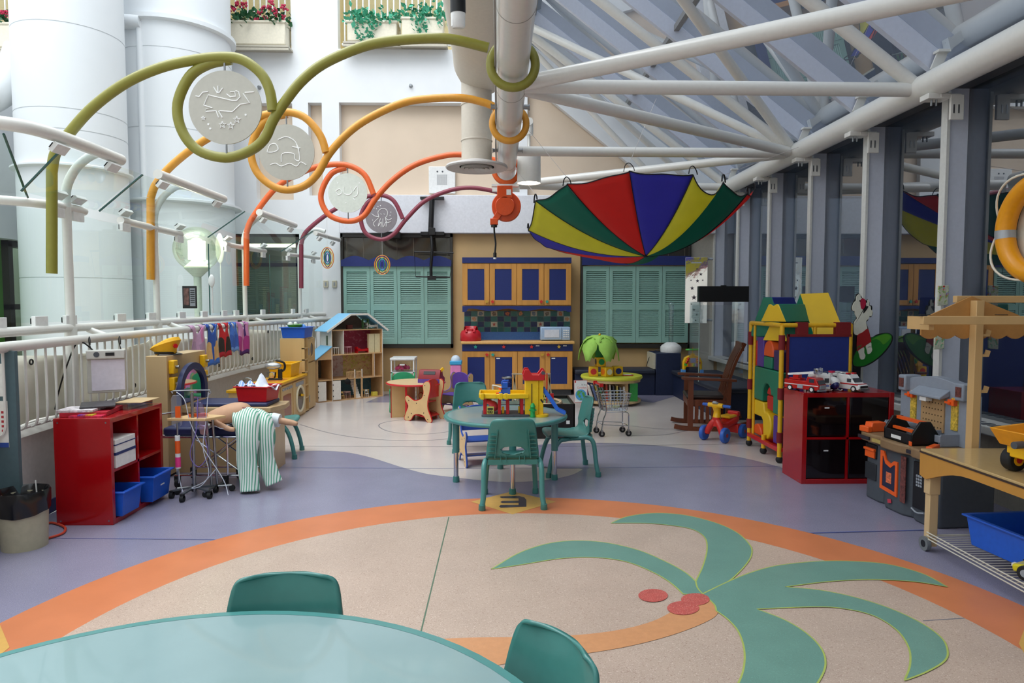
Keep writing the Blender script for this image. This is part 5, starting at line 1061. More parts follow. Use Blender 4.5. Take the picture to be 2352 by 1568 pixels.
for x, z in ((-.08, .22), (-.1, .19), (-.07, .25), (.08, .22), (.1, .19), (.07, .25)): b.ball((x, -.035, z), .02, 10)
b.build('red_beads', RED, t); b = B(); b.box(-.04, .04, -.042, -.03, .19, .26); b.build('blue_panel', mat('panel_blue', '#3d7fd6', .4), t); b = B(); b.cyl((-.115, -.036, .16), (-.115, -.03, .16), .022, n=16); b.build('green_button', MATS['ring_green'], t)
for x in (-.14, .14): b = B(); b.box(x-.025, x+.025, -.05, .06, .02, .08); b.m = 1; b.box(x-.02, x+.02, -.05, .05, 0, .02); b.build('foot', [mat('walker_blue', '#5a9be0', .4), RED], t)
# mirror box with stars
x0, z0, z1 = D(1573, 700, 10.9).x, D(1145, 742, 10.9).z, D(1145, 590, 10.9).z
t = thing('mirror_panel', 'tall wrinkled silver mirror box with dark stars by the right shutters', 'mirror', (x0, 10.9, z0), -.3); h = z1-z0; w = .345
B().box(0, w, .0, .12, 0, h).build('box', mat('mirror_side', '#a9aab4', .4), t, bevel=.004)
FM = mat('foil_mirror', '#f2f2f2', .08, 1., nscale=3, bump=.45); B().box(.004, w-.004, -.006, 0, .004, h-.004).build('foil', FM, t)
SM = mat('star_dark', '#3b3440', .5)
for x, z, r_ in ((.18, .82, .017), (.24, .74, .024), (.09, .65, .014), (.19, .64, .026), (.27, .65, .015), (.11, .53, .028), (.14, .39, .036), (.1, .29, .014), (.14, .205, .022), (.185, .13, .018)):
    b = B(); b.prism([(x+u, z*h/1.0+v) for u, v in star(0, 0, r_*1.3)[:-1]], -.009, -.006, 'y'); b.build('star', SM, t)
b = B(); b.cyl((.17, -.01, .045), (.17, -.006, .045), .012, n=14); b.build('dot', BLACK, t); b = B(); b.box(.09, .25, -.01, -.006, h-.1, h-.08); b.build('badge', LGREY, t); b = B(); b.cyl((w, .06, h-.03), (w+.08, .06, h-.03), .02, n=10); b.cyl((w, .06, .05), (w+.08, .06, .05), .02, n=10); b.build('wall_peg', LGREY, t)
# display case with black header
xa, xb = D(1604, 700, 9.6).x, D(1718, 700, 9.6).x; zz0, zz1 = D(1145, 693, 9.6).z, D(1145, 657, 9.6).z
t = thing('display_case', 'clear acrylic display case with a wide black header on the window bench', 'display case', (xa, 9.6, 0))
B().box(0, xb-xa, -.03, .06, zz0, zz1).build('header', BLACK, t); b = B(); b.box((xb-xa)*.45, (xb-xa)*.55, -.02, .02, zz1, zz1+.015); b.build('clip', BLACK, t)
b = B(); b.box(.02, .03, 0, .5, .432, zz0); b.box(xb-xa-.06, xb-xa-.05, 0, .5, .432, zz0); b.box(.02, xb-xa-.05, .5, .51, .432, zz0-.05); b.build('side_pane', MATS['acrylic'], t)
b = B(); b.cyl((.02, 0, .432), (.02, 0, zz0), .008, n=8); b.build('front_rod', mat('acrylic_rod', '#93a6a4', .2), t)
# ================= LEFT SIDE =================
def cube_shelf(name, lab, loc, W_, D_, H_, open_ax, backs=True):
    t = thing(name, lab, 'shelf', loc); th = .035; b = B()
    if open_ax == 'x':      # long along y, open towards +x
        b.box(0, D_, 0, th, 0, H_); b.box(0, D_, W_-th, W_, 0, H_); b.box(0, D_, th, W_-th, 0, th); b.box(0, D_, th, W_-th, H_-th, H_); b.build('carcass', REDL, t, bevel=.002)
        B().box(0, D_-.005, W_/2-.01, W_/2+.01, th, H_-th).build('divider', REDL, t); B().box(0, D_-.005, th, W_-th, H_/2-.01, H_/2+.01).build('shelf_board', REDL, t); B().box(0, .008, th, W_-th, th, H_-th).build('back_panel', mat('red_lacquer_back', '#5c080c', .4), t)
        for x in (.03, D_-.03):
            for z in (.03, H_-.03): b = B(); b.cyl((x, -.001, z), (x, 0, z), .006, n=8); b.build('screw', STEEL, t)
    return t
cube_shelf('red_cube_shelf', 'glossy red open cube shelf on the left holding two blue bins', (-3.08, 4.74, 0), .73, .39, .75, 'x')
def bin_(name, lab, loc, sx, sy, sz, m, rz=0, rim=.018, group=None, lbl=None):
    t = thing(name, lab, 'bin', loc, rz, group); b = B(); ty = .9; th = .004
    o0 = [(-sx/2*ty, -sy/2*ty), (sx/2*ty, -sy/2*ty), (sx/2*ty, sy/2*ty), (-sx/2*ty, sy/2*ty)]; o1 = [(-sx/2, -sy/2), (sx/2, -sy/2), (sx/2, sy/2), (-sx/2, sy/2)]
    i0 = [(x*.96, y*.96) for x, y in o0]; i1 = [(x*.955, y*.955) for x, y in o1]; r1 = [(x+math.copysign(rim, x), y+math.copysign(rim, y)) for x, y in o1]
    V = [(x, y, 0) for x, y in o0]+[(x, y, sz) for x, y in o1]+[(x, y, sz) for x, y in r1]+[(x, y, sz+.012) for x, y in r1]+[(x, y, sz+.012) for x, y in i1]+[(x, y, .006) for x, y in i0]
    Fc = [(3, 2, 1, 0)]
    for L_ in range(5):
        for k in range(4): Fc.append((L_*4+k, L_*4+(k+1) % 4, (L_+1)*4+(k+1) % 4, (L_+1)*4+k))
    Fc.append((20, 21, 22, 23)); b.add(V, Fc); b.build('tub', m, t, bevel=.003)
    if lbl: b = B(); b.box(*lbl); b.build('label', PAPER, t)
    return t
bin_('blue_bin', 'blue plastic bin in the lower near cell of the red open shelf', (-2.83, 4.93, .037), .36, .25, .17, BLUE)
bin_('blue_bin', 'blue plastic bin with a paper label, lower far cell of the red shelf', (-2.80, 5.29, .037), .38, .28, .19, BLUE, lbl=(.178, .182, -.02, .04, .1, .12))
t = thing('carton', 'white carton with two blue stripes in the upper near cell of the red shelf', 'box', (-2.85, 4.93, .387)); B().box(-.16, .16, -.13, .13, 0, .2).build('box', PAPER, t, bevel=.002)
b = B(); b.box(-.162, .162, -.132, .132, .09, .11); b.box(-.162, .162, -.132, .132, .16, .167); b.build('stripe', mat('stripe_navy', '#24356e', .5), t)
b = B(); b.ball((0, 0, 0), .03, 12); b.ball((.02, .03, -.01), .02, 10); o = b.build('doll_hand', mat('doll_brown', '#9a6a52', .6)); o.location = (-2.8, 5.2, .425); tag(o, 'small brown toy lying in the upper far cell of the red shelf', 'toy')
# magazines and tray on the shelf
sz = .751
PINKP = mat('kit_pink', '#c92a4e', .4, noise=.5, nscale=30); WPR = mat('kit_print', '#d8cdd0', .5, noise=.5, nscale=40)
for k, (lab, x, y, w_, d_, h_, z, m, rz) in enumerate((('red and pink activity kit box at the bottom of the pile on the red shelf', -2.95, 4.98, .3, .34, .03, 0, mat('kit_red', '#b01c30', .4, noise=.3, nscale=20), .2), ('white printed bag lying over the pink kit box on the shelf', -2.98, 4.9, .24, .2, .018, .031, WPR, .1), ('dark grey magazine on top of the pile on the red shelf', -2.93, 5.02, .22, .3, .012, .05, mat('magazine_dark', '#3d3a3e', .4, noise=.5, nscale=30), .5))):
    o = B().box(-w_/2, w_/2, -d_/2, d_/2, 0, h_).build(['activity_box', 'printed_bag', 'magazine'][k], m, bevel=.002); o.location = (x, y, sz+z); o.rotation_euler = (0, 0, rz); tag(o, lab, ['box', 'bag', 'magazine'][k])
t = thing('marker_pack', 'pack of coloured markers lying on the near edge of the red shelf', 'markers', (-2.88, 4.81, sz), .1); B().box(-.11, .11, -.04, .04, 0, .012).build('pack', PINKP, t)
for k, c in enumerate(('#7a3fa0', '#a04a9a', '#c05a7a', '#d88a3a', '#e0b53a', '#c9c23a')): B().box(-.05+k*.017, -.036+k*.017, -.042, .03, .012, .02).build('marker', mat('marker_'+c[1:], c, .4), t)
b = B(); b.box(-.14, .14, -.18, .18, 0, .006); 
for s_ in (-1, 1): b.box(s_*.14-.003, s_*.14+.003, -.18, .18, 0, .045); b.box(-.14, .14, s_*.18-.003, s_*.18+.003, 0, .045)
o = b.build('acrylic_tray', glass('tray_acrylic', (.8, .8, .8), .15)); o.location = (-2.9, 5.28, sz); tag(o, 'clear acrylic tray at the far end of the red open shelf', 'tray')
o = B().box(-.1, .1, -.14, .14, 0, .003).build('wood_sheet', BIRCH); o.location = (-2.79, 5.3, sz+.046); tag(o, 'thin wooden board resting on the clear tray of the red shelf', 'board')
# waste bin
p = F(46, 1262); t = thing('waste_bin', 'beige waste bin lined with a black bag at the left edge', 'waste bin', (p.x-.01, p.y+.06, 0))
B().lathe([(.001, 0), (.125, 0), (.138, .33), (.13, .33), (.12, .01), (.001, .01)], 40).build('body', mat('bin_beige', '#b5ad93', .5), t)
b = B(); rows = []
for z, r0, w in ((.225, .144, .004), (.25, .145, .003), (.3, .147, .003), (.36, .15, .003), (.368, .146, .003), (.35, .134, .004), (.3, .12, .005), (.2, .105, .008)):
    rows.append([((r0+w*math.sin(a*9+z*30))*math.cos(a), (r0+w*math.sin(a*9+z*30))*math.sin(a), z+(.012*math.sin(a*2+1) if z < .24 else 0)) for a in [2*PI*i/72 for i in range(72)]])
b.sheet(rows, True); b.build('bag_liner', mat('bag_black', '#121214', .2), t)
b = B(); b.tube([(.02, .1, .3), (.015, .1, .4)], .004, 6); b.build('straw', WPL, t)
# slate panel with posters
p = F(15, 1150); t = thing('slate_panel', 'slate blue panel with paper notices at the far left edge', 'panel', (-3.62, 4.45, 0)); B().box(.32, .52, -.03, .0, 0, 1.24).build('board', mat('slate_blue', '#50676e', .6), t)
b = B(); b.box(.33, .455, -.033, -.03, .95, 1.16); b.build('notice_sheet', PAPER, t); b = B(); b.box(.33, .465, -.033, -.03, .62, .92); b.m = 1; b.box(.33, .465, -.035, -.033, .62, .65); b.build('notice_sheet', [PAPER, mat('notice_blue', '#2c4da0', .5)], t)
b = B()
for k in range(5): b.box(.425, .45, -.035, -.033, .84-k*.03, .855-k*.03)
b.build('notice_letters', mat('notice_red', '#b5303a', .5), t)
# light box hanging on the rail
t = thing('x_ray_light_box', 'white medical x-ray viewer box hanging on the railing above the red shelf', 'light box', (-3.05, 5.35, .87), .42)
B().box(-.13, .13, .0, .07, -.02, .30).build('housing', mat('viewer_grey', '#bfbcb4', .4), t, bevel=.006); B().box(-.10, .125, -.006, 0, .0, .24).build('screen', mat('viewer_screen', '#d9d2de', .3), t); B().box(-.13, .13, -.03, .07, .245, .315).build('hood', mat('viewer_grey2', '#cbc9c2', .4), t, bevel=.008)
B().box(.0, .06, -.034, -.03, .27, .295).build('label', BLACK, t); b = B(); b.cyl((-.06, -.034, .282), (-.06, -.03, .282), .02, n=16); b.build('badge', DGREY, t)
for x in (-.1, .1): B().tube(smooth([(x, .05, .31), (x-.01, .0, .38), (x, -.05, .42), (x+.01, -.1, .4), (x+.01, -.11, .36)], 4), .004, 6).build('hook', BLACK, t)
B().tube(smooth([(-.08, .05, .3), (-.18, .02, .38), (-.26, .0, .2), (-.33, .05, -.02), (-.36, .1, -.14)], 6), .006, 6).build('power_cord', BLACK, t)
b = B(); b.tube(smooth([F(98, 1204, .01), F(120, 1200, .01), F(145, 1208, .01), F(150, 1216, .01), F(140, 1226, .01), F(98, 1238, .01), F(60, 1240, .01)], 6), .008, 8); tag(b.build('extension_cord', mat('cord_red', '#c8452c', .5)), 'orange red extension cord curling on the floor behind the waste bin', 'cord')
# ---- doctor play unit ----
t = thing('doctor_play_unit', 'wooden doctor play desk with navy top, tall end panel and arched mirror', 'play desk', (0, 0, 0))
BP = mat('birch_laminate', '#c9ab7f', .35, noise=.05, nscale=8, wood=True); PADN = mat('pad_navy', '#1f2a56', .45, noise=.05)
B().box(-3.10, -2.92, 6.04, 6.84, 0.02, 1.08).build('tall_panel', BP, t, bevel=.004)
B().box(-2.92, -2.07, 6.22, 6.26, 0, .56).build('front_panel', BP, t); B().box(-2.1, -2.06, 6.22, 6.56, 0, .56).build('end_panel', BP, t)
B().prism([(-2.92, 6.16), (-2.06, 6.16), (-1.99, 6.38), (-2.02, 6.6), (-2.92, 6.6)], .56, .605, 'z').build('desk_top', BP, t, bevel=.004); B().box(-2.8, -2.1, 6.2, 6.56, .605, .64).build('pad', PADN, t, bevel=.012)
rr = []; mi = []
for k in range(33):
    a = PI*k/32; rr.append((6.34-.28*math.cos(a), .75+.25*math.sin(a))); mi.append((6.34-.22*math.cos(a), .75+.19*math.sin(a)))
rr = [(6.06, .642)]+rr+[(6.62, .642)]; mi = [(6.12, .642)]+mi+[(6.56, .642)]
m_ = B(); n = len(rr); vs = [(-2.85, y, z) for y, z in rr+mi]+[(-2.81, y, z) for y, z in rr+mi]; fs = []
for i in range(n-1): fs += [(i, i+1, n+i+1, n+i), (2*n+i, 3*n+i, 3*n+i+1, 2*n+i+1), (i, 2*n+i, 2*n+i+1, i+1), (n+i, n+i+1, 3*n+i+1, 3*n+i)]
m_.add(vs, fs); fr = m_.build('mirror_frame', PADN, t); b = B(); b.prism(mi, -2.84, -2.83, 'x'); b.build('mirror_glass', mat('mirror', '#c9ccd0', .03, 1.), fr)
for y in (6.1, 6.73):
    for z in (.77, .92): g = B().box(-2.92, -2.87, y-.03, y+.05, z, z+.12).build('hook_block', YEL, t, bevel=.008); b = B(); b.cyl((-2.87, y+.01, z+.06), (-2.84, y+.01, z+.06), .015, n=10); b.build('hook_peg', STEEL, g)
t = thing('uniform_hat', 'yellow peaked uniform hat with a black visor on the tall wooden panel', 'hat', (-3.03, 6.26, 1.081), -.15)
b = B(); rows = []
for r_, z in ((.085, .0), (.09, .025), (.115, .05), (.125, .06), (.11, .075), (.06, .085), (.001, .088)): rows.append([(r_*1.1*math.cos(a), r_*.9*math.sin(a), z+.06*(math.cos(a)*r_/.12+.6)*(z/.08)) for a in [2*PI*i/32 for i in range(32)]])
b.sheet(rows, True); b.build('crown', mat('cap_yellow', '#eeb21a', .6), t); b = B(); b.lathe([(.091, .005), (.095, .008), (.095, .025), (.091, .028)], 32, sy=.92); b.build('band', BLACK, t)
b = B(); rows = [[(r_*math.cos(a), r_*math.sin(a)*1.0, z) for a in [-1.25+2.5*i/16 for i in range(17)]] for r_, z in ((.088, .015), (.115, .01), (.14, .0))]; b.at((0, 0, 0), -.25); b.sheet(rows); b.build('visor', mat('visor_black', '#141416', .15), t, solid=.003); b = B(); b.cyl((.12, -.04, .08), (.132, -.045, .082), .02, n=12); b.build('badge', RED, t)
# red bin with cloths on desk
bin_('red_bin', 'red plastic bin full of blue and white cloths on the doctor desk', (-2.25, 6.4, .641), .27, .3, .13, mat('bin_red', '#c2141c', .35), 1.45)
def cloth(name, lab, loc, pts_fn, m, cat='cloth'):
    b = B(); rows = [[pts_fn(i/16, j/16) for j in range(17)] for i in range(17)]; b.sheet(rows); o = b.build(name, m, solid=.004); o.location = loc; return tag(o, lab, cat)
CB = mat('cloth_blue', '#8fb0e0', .8, noise=.1, stripes=(0, 45, '#dfe6f2', .6)); CWH = mat('cloth_white', '#dde4f2', .85, noise=.05)
cloth('folded_cloth', 'blue and white checked cloth bunched at the left of the red bin', (-2.32, 6.38, .76), lambda u, v: (-.1+.18*u, -.1+.2*v, .03+.02*math.sin(u*14)+.02*math.cos(v*11)-.06*abs(v-.5)), CB)
cloth('peaked_cloth', 'pale blue cloth heaped to a peak in the red bin', (-2.18, 6.38, .76), lambda u, v: (-.12+.24*u, -.1+.2*v, .02+.12*max(0, 1-3.2*math.hypot(u-.35, v-.5))+.02*math.sin(u*9+v*7)-.02*u), CWH)
# bed
t = thing('toy_hospital_bed', 'toy hospital bed with a navy mattress and chrome rails in front of the desk', 'bed', (0, 0, 0)); bx, by = (-2.82, -1.98), (5.66, 6.04)
B().box(-2.79, -2.0, 5.67, 6.03, .44, .515).build('mattress', mat('mattress_navy', '#18224e', .5, noise=.06), t, bevel=.02)
b = B(); b.tube(smooth([(bx[0]+.06, by[0]-.01, .45), (bx[0]+.02, by[0]-.01, .46), (bx[0], by[0]-.01, .52), (bx[0], by[0]-.01, .6), (bx[0]+.03, by[0]-.01, .63), (bx[0]+.14, by[0]-.01, .645)], 4), .008, 8)
b.tube([(bx[0]+.04, by[0]-.01, .44), (bx[1], by[0]-.01, .44)], .009, 8); b.tube([(bx[0]+.04, by[1], .44), (bx[1], by[1], .44)], .009, 8); b.tube(smooth([(bx[1], by[0]-.01, .44), (bx[1]+.05, by[0]+.05, .47), (bx[1]+.02, by[1], .5)], 4), .008, 8)
for y in (by[0]+.06, by[1]-.02): b.tube([(bx[0]+.25, y, .43), (bx[1]-.15, y, .1)], .006, 6); b.tube([(bx[1]-.2, y, .43), (bx[0]+.2, y, .1)], .006, 6); b.tube([(bx[0]+.1, y, .1), (bx[1]-.1, y, .1)], .009, 8); b.tube([(bx[0]+.12, y, .1), (bx[0]+.12, y, .43)], .008, 8); b.tube([(bx[1]-.3, y, .1), (bx[1]-.3, y, .43)], .008, 8)
b.build('frame', CHROME, t)
for x in (bx[0]+.12, bx[1]-.32):
    for y in (by[0]+.06, by[1]-.02): b = B(); b.cyl((x-.012, y, .04), (x+.012, y, .04), .038, n=18); b.box(x-.02, x+.02, y-.02, y+.02, .06, .1); b.build('caster', RUBBER, t)
# over-bed table
t = thing('overbed_table', 'small wooden over-bed tray table on chrome legs above the toy bed', 'table', (0, 0, 0)); B().prism([(-2.63, 5.42), (-2.32, 5.40), (-2.22, 5.56), (-2.5, 5.66)], .615, .635, 'z').build('tray', NAT, t, bevel=.003)
b = B(); b.tube([(-2.36, 5.52, .615), (-2.34, 5.54, .06)], .011, 8); b.tube([(-2.33, 5.56, .615), (-2.31, 5.58, .06)], .011, 8); b.tube([(-2.6, 5.5, .05), (-2.2, 5.6, .05)], .01, 8); b.tube([(-2.34, 5.4, .05), (-2.3, 5.72, .05)], .01, 8); b.build('leg_frame', STEEL, t)
for x, y in ((-2.6, 5.5), (-2.2, 5.6), (-2.34, 5.42)): b = B(); b.cyl((x, y-.012, .025), (x, y+.012, .025), .024, n=14); b.build('caster', RUBBER, t)
o = B().at((-2.42, 5.5, .648), .35).box(-.07, .07, -.012, .012, -.012, .012).build('toy_thermometer', ORANGE); tag(o, 'orange toy instrument lying on the wooden over-bed tray', 'toy')
# drip stand
p = F(447, 1139); t = thing('drip_stand', 'chrome toy drip stand on five black casters beside the red shelf', 'drip stand', (p.x, p.y, 0)); SX, SY = p.x, p.y
b = B(); b.cyl((0, 0, .04), (0, 0, .83), .0125, n=12); b.cyl((0, 0, .3), (0, 0, .84), .009, n=12); b.build('pole', STEEL, t)
b = B(); b.tube(smooth([(-.15, 0, .83), (-.14, 0, .85), (.12, 0, .855), (.14, 0, .85), (.15, 0, .83), (.13, 0, .82)], 3), .005, 6); b.tube([(-.13, 0, .85), (-.11, 0, .92)], .003, 5); b.build('hook_bar', STEEL, t)
for a in (math.radians(k) for k in (200, 262, 335, 40, 115)):
    g = B(); g.bar((0, 0, .075), (.16*math.cos(a), .16*math.sin(a), .06), .022, .012); g = g.build('base_leg', DGREY, t); b = B(); c = (.165*math.cos(a), .165*math.sin(a)); b.cyl((c[0]-.014, c[1], .025), (c[0]+.014, c[1], .025), .026, n=16); b.box(c[0]-.014, c[0]+.014, c[1]-.012, c[1]+.012, .03, .062); b.build('caster', RUBBER, g)
BAG = glass('bag_clear', (.82, .84, .86), .12, .1)
def bag(lab, x, z0, z1, w, m, y=-.02, tilt=0):
    b = B().at((SX+x, SY+y, z1), .2, 0, tilt); b.prism([(-w*.6, 0), (w*.6, 0), (w, -.03), (w, -(z1-z0)+.03), (.005, -(z1-z0)), (-w, -(z1-z0)+.03), (-w, -.03)], -.008, .008, 'y'); return tag(b.build('infusion_bag', m, bevel=.003), lab, 'infusion bag')
bag('clear infusion bag hanging from the left hook of the drip stand', -.115, .55, .82, .04, BAG); bag('purple tinted infusion bag hanging from the right hook of the drip stand', .06, .48, .76, .032, glass('bag_purple', (.72, .62, .82), .12, .1), tilt=-.15)
b = B(); b.at((SX-.1, SY-.03, .68), 0); b.box(-.02, .02, -.004, .004, -.04, .05); tag(b.build('tag_card', ORANGE), 'orange card hanging in front of the clear infusion bag', 'card')
t2 = thing('syringe_pump', 'white toy syringe with orange and pink bands hanging low on the drip stand', 'syringe', (SX-.1, SY-.05, 0)); b = B(); b.cyl((0, 0, .24), (0, 0, .5), .02, n=14); b.build('barrel', WPL, t2)
b = B(); b.cyl((0, 0, .36), (0, 0, .46), .0205, n=14); b.build('orange_band', ORANGE, t2); b = B(); b.cyl((0, 0, .25), (0, 0, .33), .021, n=14); b.build('pink_band', mat('hot_pink', '#f03a8a', .4), t2); b = B(); b.cyl((0, 0, .5), (0, 0, .6), .006, n=8); b.cyl((0, 0, .12), (0, 0, .24), .005, n=8); b.build('plunger', STEEL, t2)
TB = mat('tubing_clear', '#c9cdd8', .3); TBP = mat('tubing_violet', '#7a6ab0', .3)
for k, (L_, m, lab) in enumerate((([(.06, -.03, .8), (.05, -.05, .55), (.0, -.06, .35), (.06, -.05, .25), (.13, -.04, .35), (.1, -.03, .5)], TBP, 'violet infusion tubing looping beside the pole of the drip stand'), ([(.13, 0, .84), (.12, -.04, .6), (.1, -.05, .4), (.14, -.05, .2), (.08, -.06, .1), (.0, -.05, .08), (.1, -.04, .13), (.18, -.02, .22)], TB, 'clear infusion tubing hanging right of the drip stand'), ([(-.12, 0, .84), (-.04, -.04, .78), (0, -.04, .6), (.1, -.05, .4), (.25, -.05, .15), (.3, -.08, .03)], TB, 'thin clear tubing trailing from the drip stand to the floor'), ([(-.1, -.04, .55), (-.1, -.05, .3), (-.09, -.05, .14), (-.05, -.08, .04)], TB, 'clear tubing falling below the toy syringe'))):
    b = B(); b.tube(smooth([(SX+x, SY+y, z) for x, y, z in L_], 6), .0035, 6); tag(b.build('infusion_tube', m), lab, 'tubing')
# life-size doll in striped trousers
SK = mat('doll_skin', '#c59a7a', .6, noise=.04); ST = mat('striped_cotton', '#e4ece6', .8, noise=.03, stripes=(0, 48, '#68ab90', .58))
t = thing('hospital_doll', 'cloth doll in green and white striped trousers draped over the toy bed', 'doll', (-2.10, 5.72, .52), 0)
def skin(name, nodes, edges, m, parent, sub=2):
    me = bpy.data.meshes.new(name); me.from_pydata([n[0] for n in nodes], edges, []); o = bpy.data.objects.new(name, me); COL.objects.link(o)
    if parent: o.parent = parent
    sk = o.modifiers.new('sk', 'SKIN'); sk.use_smooth_shade = True
    for i, n in enumerate(nodes):
        r = n[1]; me.skin_vertices[0].data[i].radius = (r, r) if not isinstance(r, tuple) else r
    me.skin_vertices[0].data[0].use_root = True
    s_ = o.modifiers.new('su', 'SUBSURF'); s_.levels = sub; s_.render_levels = sub; me.materials.append(m); return o
# torso lies face up along the bed, head towards the left, bare arm resting on the mattress, other arm reaching right
skin('body', [((0, 0, .05), .09), ((-.07, .0, .14), .12), ((-.2, .02, .13), .12), ((-.3, .04, .07), .07), ((-.36, .06, .045), .04), ((-.45, .08, .05), .085), ((-.27, -.08, .05), .035), ((-.19, -.12, .03), .028), ((-.1, -.15, .0), .022), ((-.05, -.15, -.005), .02)], [(0, 1), (1, 2), (2, 3), (3, 4), (4, 5), (2, 6), (6, 7), (7, 8), (8, 9)], SK, t)
skin('reaching_arm', [((.02, .1, .03), .035), ((.12, .12, .03), .032), ((.24, .12, .02), .03), ((.32, .12, .005), .028), ((.38, .12, -.01), .02)], [(0, 1), (1, 2), (2, 3), (3, 4)], SK, t)
b = B(); b.tube(smooth([(.0, .09, .03), (.08, .12, .035), (.17, .12, .03)], 4), [.05, .05, .05, .05, .052, .052, .054, .056, .058][:9], 16); b.build('sleeve', ST, t)
b = B(); b.tube([(.165, .12, .03), (.225, .12, .022)], [.06, .056], 18); b.build('cuff', mat('cuff_white', '#dfe6ea', .85), t)
def trouser(P_, R_, name='trouser_leg'):
    rows = []; P3 = smooth(P_, 5); N_ = len(P3)
    for i, p in enumerate(P3):
        u = i/(N_-1); k = u*(len(R_)-1); a0_ = int(min(k, len(R_)-2)); r = R_[a0_]+(R_[a0_+1]-R_[a0_])*(k-a0_)
        tn = (P3[min(i+1, N_-1)]-P3[max(i-1, 0)]).normalized(); s1 = Vector((1, 0, 0)); s1 = (s1-tn*s1.dot(tn)).normalized(); s2 = tn.cross(s1)
        rows.append([p+s1*r*(1+.06*math.sin(5*a+u*9))*math.cos(a)+s2*r*.6*(1+.08*math.sin(4*a+u*12))*math.sin(a) for a in [2*PI*q/36 for q in range(36)]])
    b = B(); b.sheet(rows, True); return b.build(name, ST, t, solid=.003)
trouser([(-.06, .0, .06), (-.01, -.03, .09), (.03, -.1, .05), (.05, -.14, -.08), (.04, -.15, -.25), (.06, -.17, -.4), (.07, -.19, -.505)], [.07, .11, .12, .10, .085, .078, .075, .078])
trouser([(-.02, .06, .05), (.05, .03, .08), (.13, -.06, .04), (.175, -.08, -.08), (.165, -.07, -.24), (.2, -.08, -.38), (.235, -.09, -.47)], [.06, .09, .09, .08, .07, .068, .068, .07])
b = B(); b.tube(smooth([(-.12, -.04, .13), (-.04, -.06, .16), (.04, -.05, .15), (.06, 0, .14)], 5), .005, 6); b.build('cord_tie', mat('tie_maroon', '#8a3a4a', .6), t)
b = B(); b.sheet([[(-.36+.24*i/10, -.16+.2*j/6, -.004+.02*math.sin(i*1.3+j)*.6+.02) for i in range(11)] for j in range(7)]); b.build('gown', CWH, t, solid=.004)
# ---- vests over the handrail
def vest(y0, y1, c1, c2, c3, drop, lab, dark='#3b2430', seed=0):
    rnd = random.Random(seed); ym = (y0+y1)/2; t = thing('play_vest', lab, 'vest', (0, 0, 0), 0, None); M1, M2, M3 = (mat('vest_'+c[1:], c, .8, noise=.06) for c in (c1, c2, c3))
    n = 14; rows = []; zt = 1.303
    for j in range(15):
        v = j/14; row = []
        for i in range(n+1):
            u = i/n; y = y0+(y1-y0)*u; x0 = railpt(min(11.8, max(2.7, y)), .16).x; neck = .10*math.exp(-((u-.5)/.17)**2)
            if v < .12: z = zt-.02*(1-v/.12)*1; xo = -.03+.03*(v/.12)
            zz = zt-neck*(1-v)-drop*v-.01*math.sin(u*9+seed); arm = .16*math.exp(-((v-.25)/.2)**2)
            yy = ym+(y-ym)*(1-arm*(1.2 if v < .6 else .6))
            row.append((x0+.045+.012*math.sin(u*8+v*3+seed)+.01*v, yy, zz))
        rows.append(row)
    b = B(); b.sheet(rows); 
    for q in range(len(b.f)):
        j, i = divmod(q, n); u = (i+.5)/n; v = (j+.5)/14; b.mi[q] = 1 if (v > .42 and v < .85 and abs(u-.45) > .07) else (2 if v >= .85 or (abs(u-.7) < .09 and v < .42) else 0)
    b.build('front', [M1, M2, M3], t, solid=.004)
    for u in (.2, .8):
        y = y0+(y1-y0)*u; x0 = railpt(y, .16).x; b = B(); w_ = (y1-y0)*.13
        b.sheet([[(x0+.042*math.cos(a), y+s_*w_, 1.265+.042*math.sin(a)) for s_ in (-1, 1)] for a in [PI*k/10 for k in range(11)]]); b.build('shoulder_strap', M1, t, solid=.003)
vest(7.32, 7.72, '#c9a0bf', '#b594b0', '#d47fae', .38, 'lilac pink play vest, the nearest of the vests on the handrail', seed=1)
vest(7.74, 8.08, '#2f55a8', '#dbb074', '#3f74d0', .47, 'brown and tan cowboy play vest with blue trim on the handrail', seed=2)
vest(8.1, 8.42, '#c41f26', '#2a2320', '#b02030', .40, 'red pirate style play vest with black panels on the handrail', seed=3)
vest(8.44, 8.66, '#4a78cf', '#3a62b8', '#6f9ae0', .36, 'plain mid blue play vest on the handrail', seed=4)
vest(8.68, 9.05, '#d591c4', '#b03a8c', '#4a2370', .42, 'pink and magenta princess play vest, farthest on the handrail', seed=5)
# ---- play kitchen run along the railing ----
KB = mat('kitchen_birch', '#cfae78', .4, noise=.06, nscale=8, wood=True)
t = thing('toy_fridge', 'tall wooden toy fridge cupboard with a small window beside the dolls house', 'toy fridge', (-3.06, 9.6, 0)); B().box(0, .30, 0, .6, 0, 1.05).build('body', KB, t, bevel=.004)
b = B(); 
for z in (.02, .2, .38, .56, .74, .9): b.box(.3, .34, .0, .19, z, z+.015)
b.box(.3, .34, 0, .015, 0, 1.05); b.box(.3, .34, .18, .2, 0, 1.05); b.build('side_shelf', KB, t)
for z0, z1 in ((.02, .68), (.7, 1.03)): d = B().box(.3, .325, .21, .6, z0, z1).build('door', KB, t, bevel=.004); b = B(); b.box(.325, .34, .225, .245, z0+.1, z0+.2); b.build('handle', LGREY, d)
b = B(); b.ring([(.405+.1*math.cos(a), .87+.12*math.sin(a)) for a in [2*PI*k/24 for k in range(24)]], [(.405+.08*math.cos(a), .87+.1*math.sin(a)) for a in [2*PI*k/24 for k in range(24)]], .325, .335, 'x'); b.m = 1; b.prism([(.405+.08*math.cos(a), .87+.1*math.sin(a)) for a in [2*PI*k/24 for k in range(24)]], .322, .328, 'x'); b.build('door_window', [KB, mat('smoke_window', '#4c4440', .15)], t)
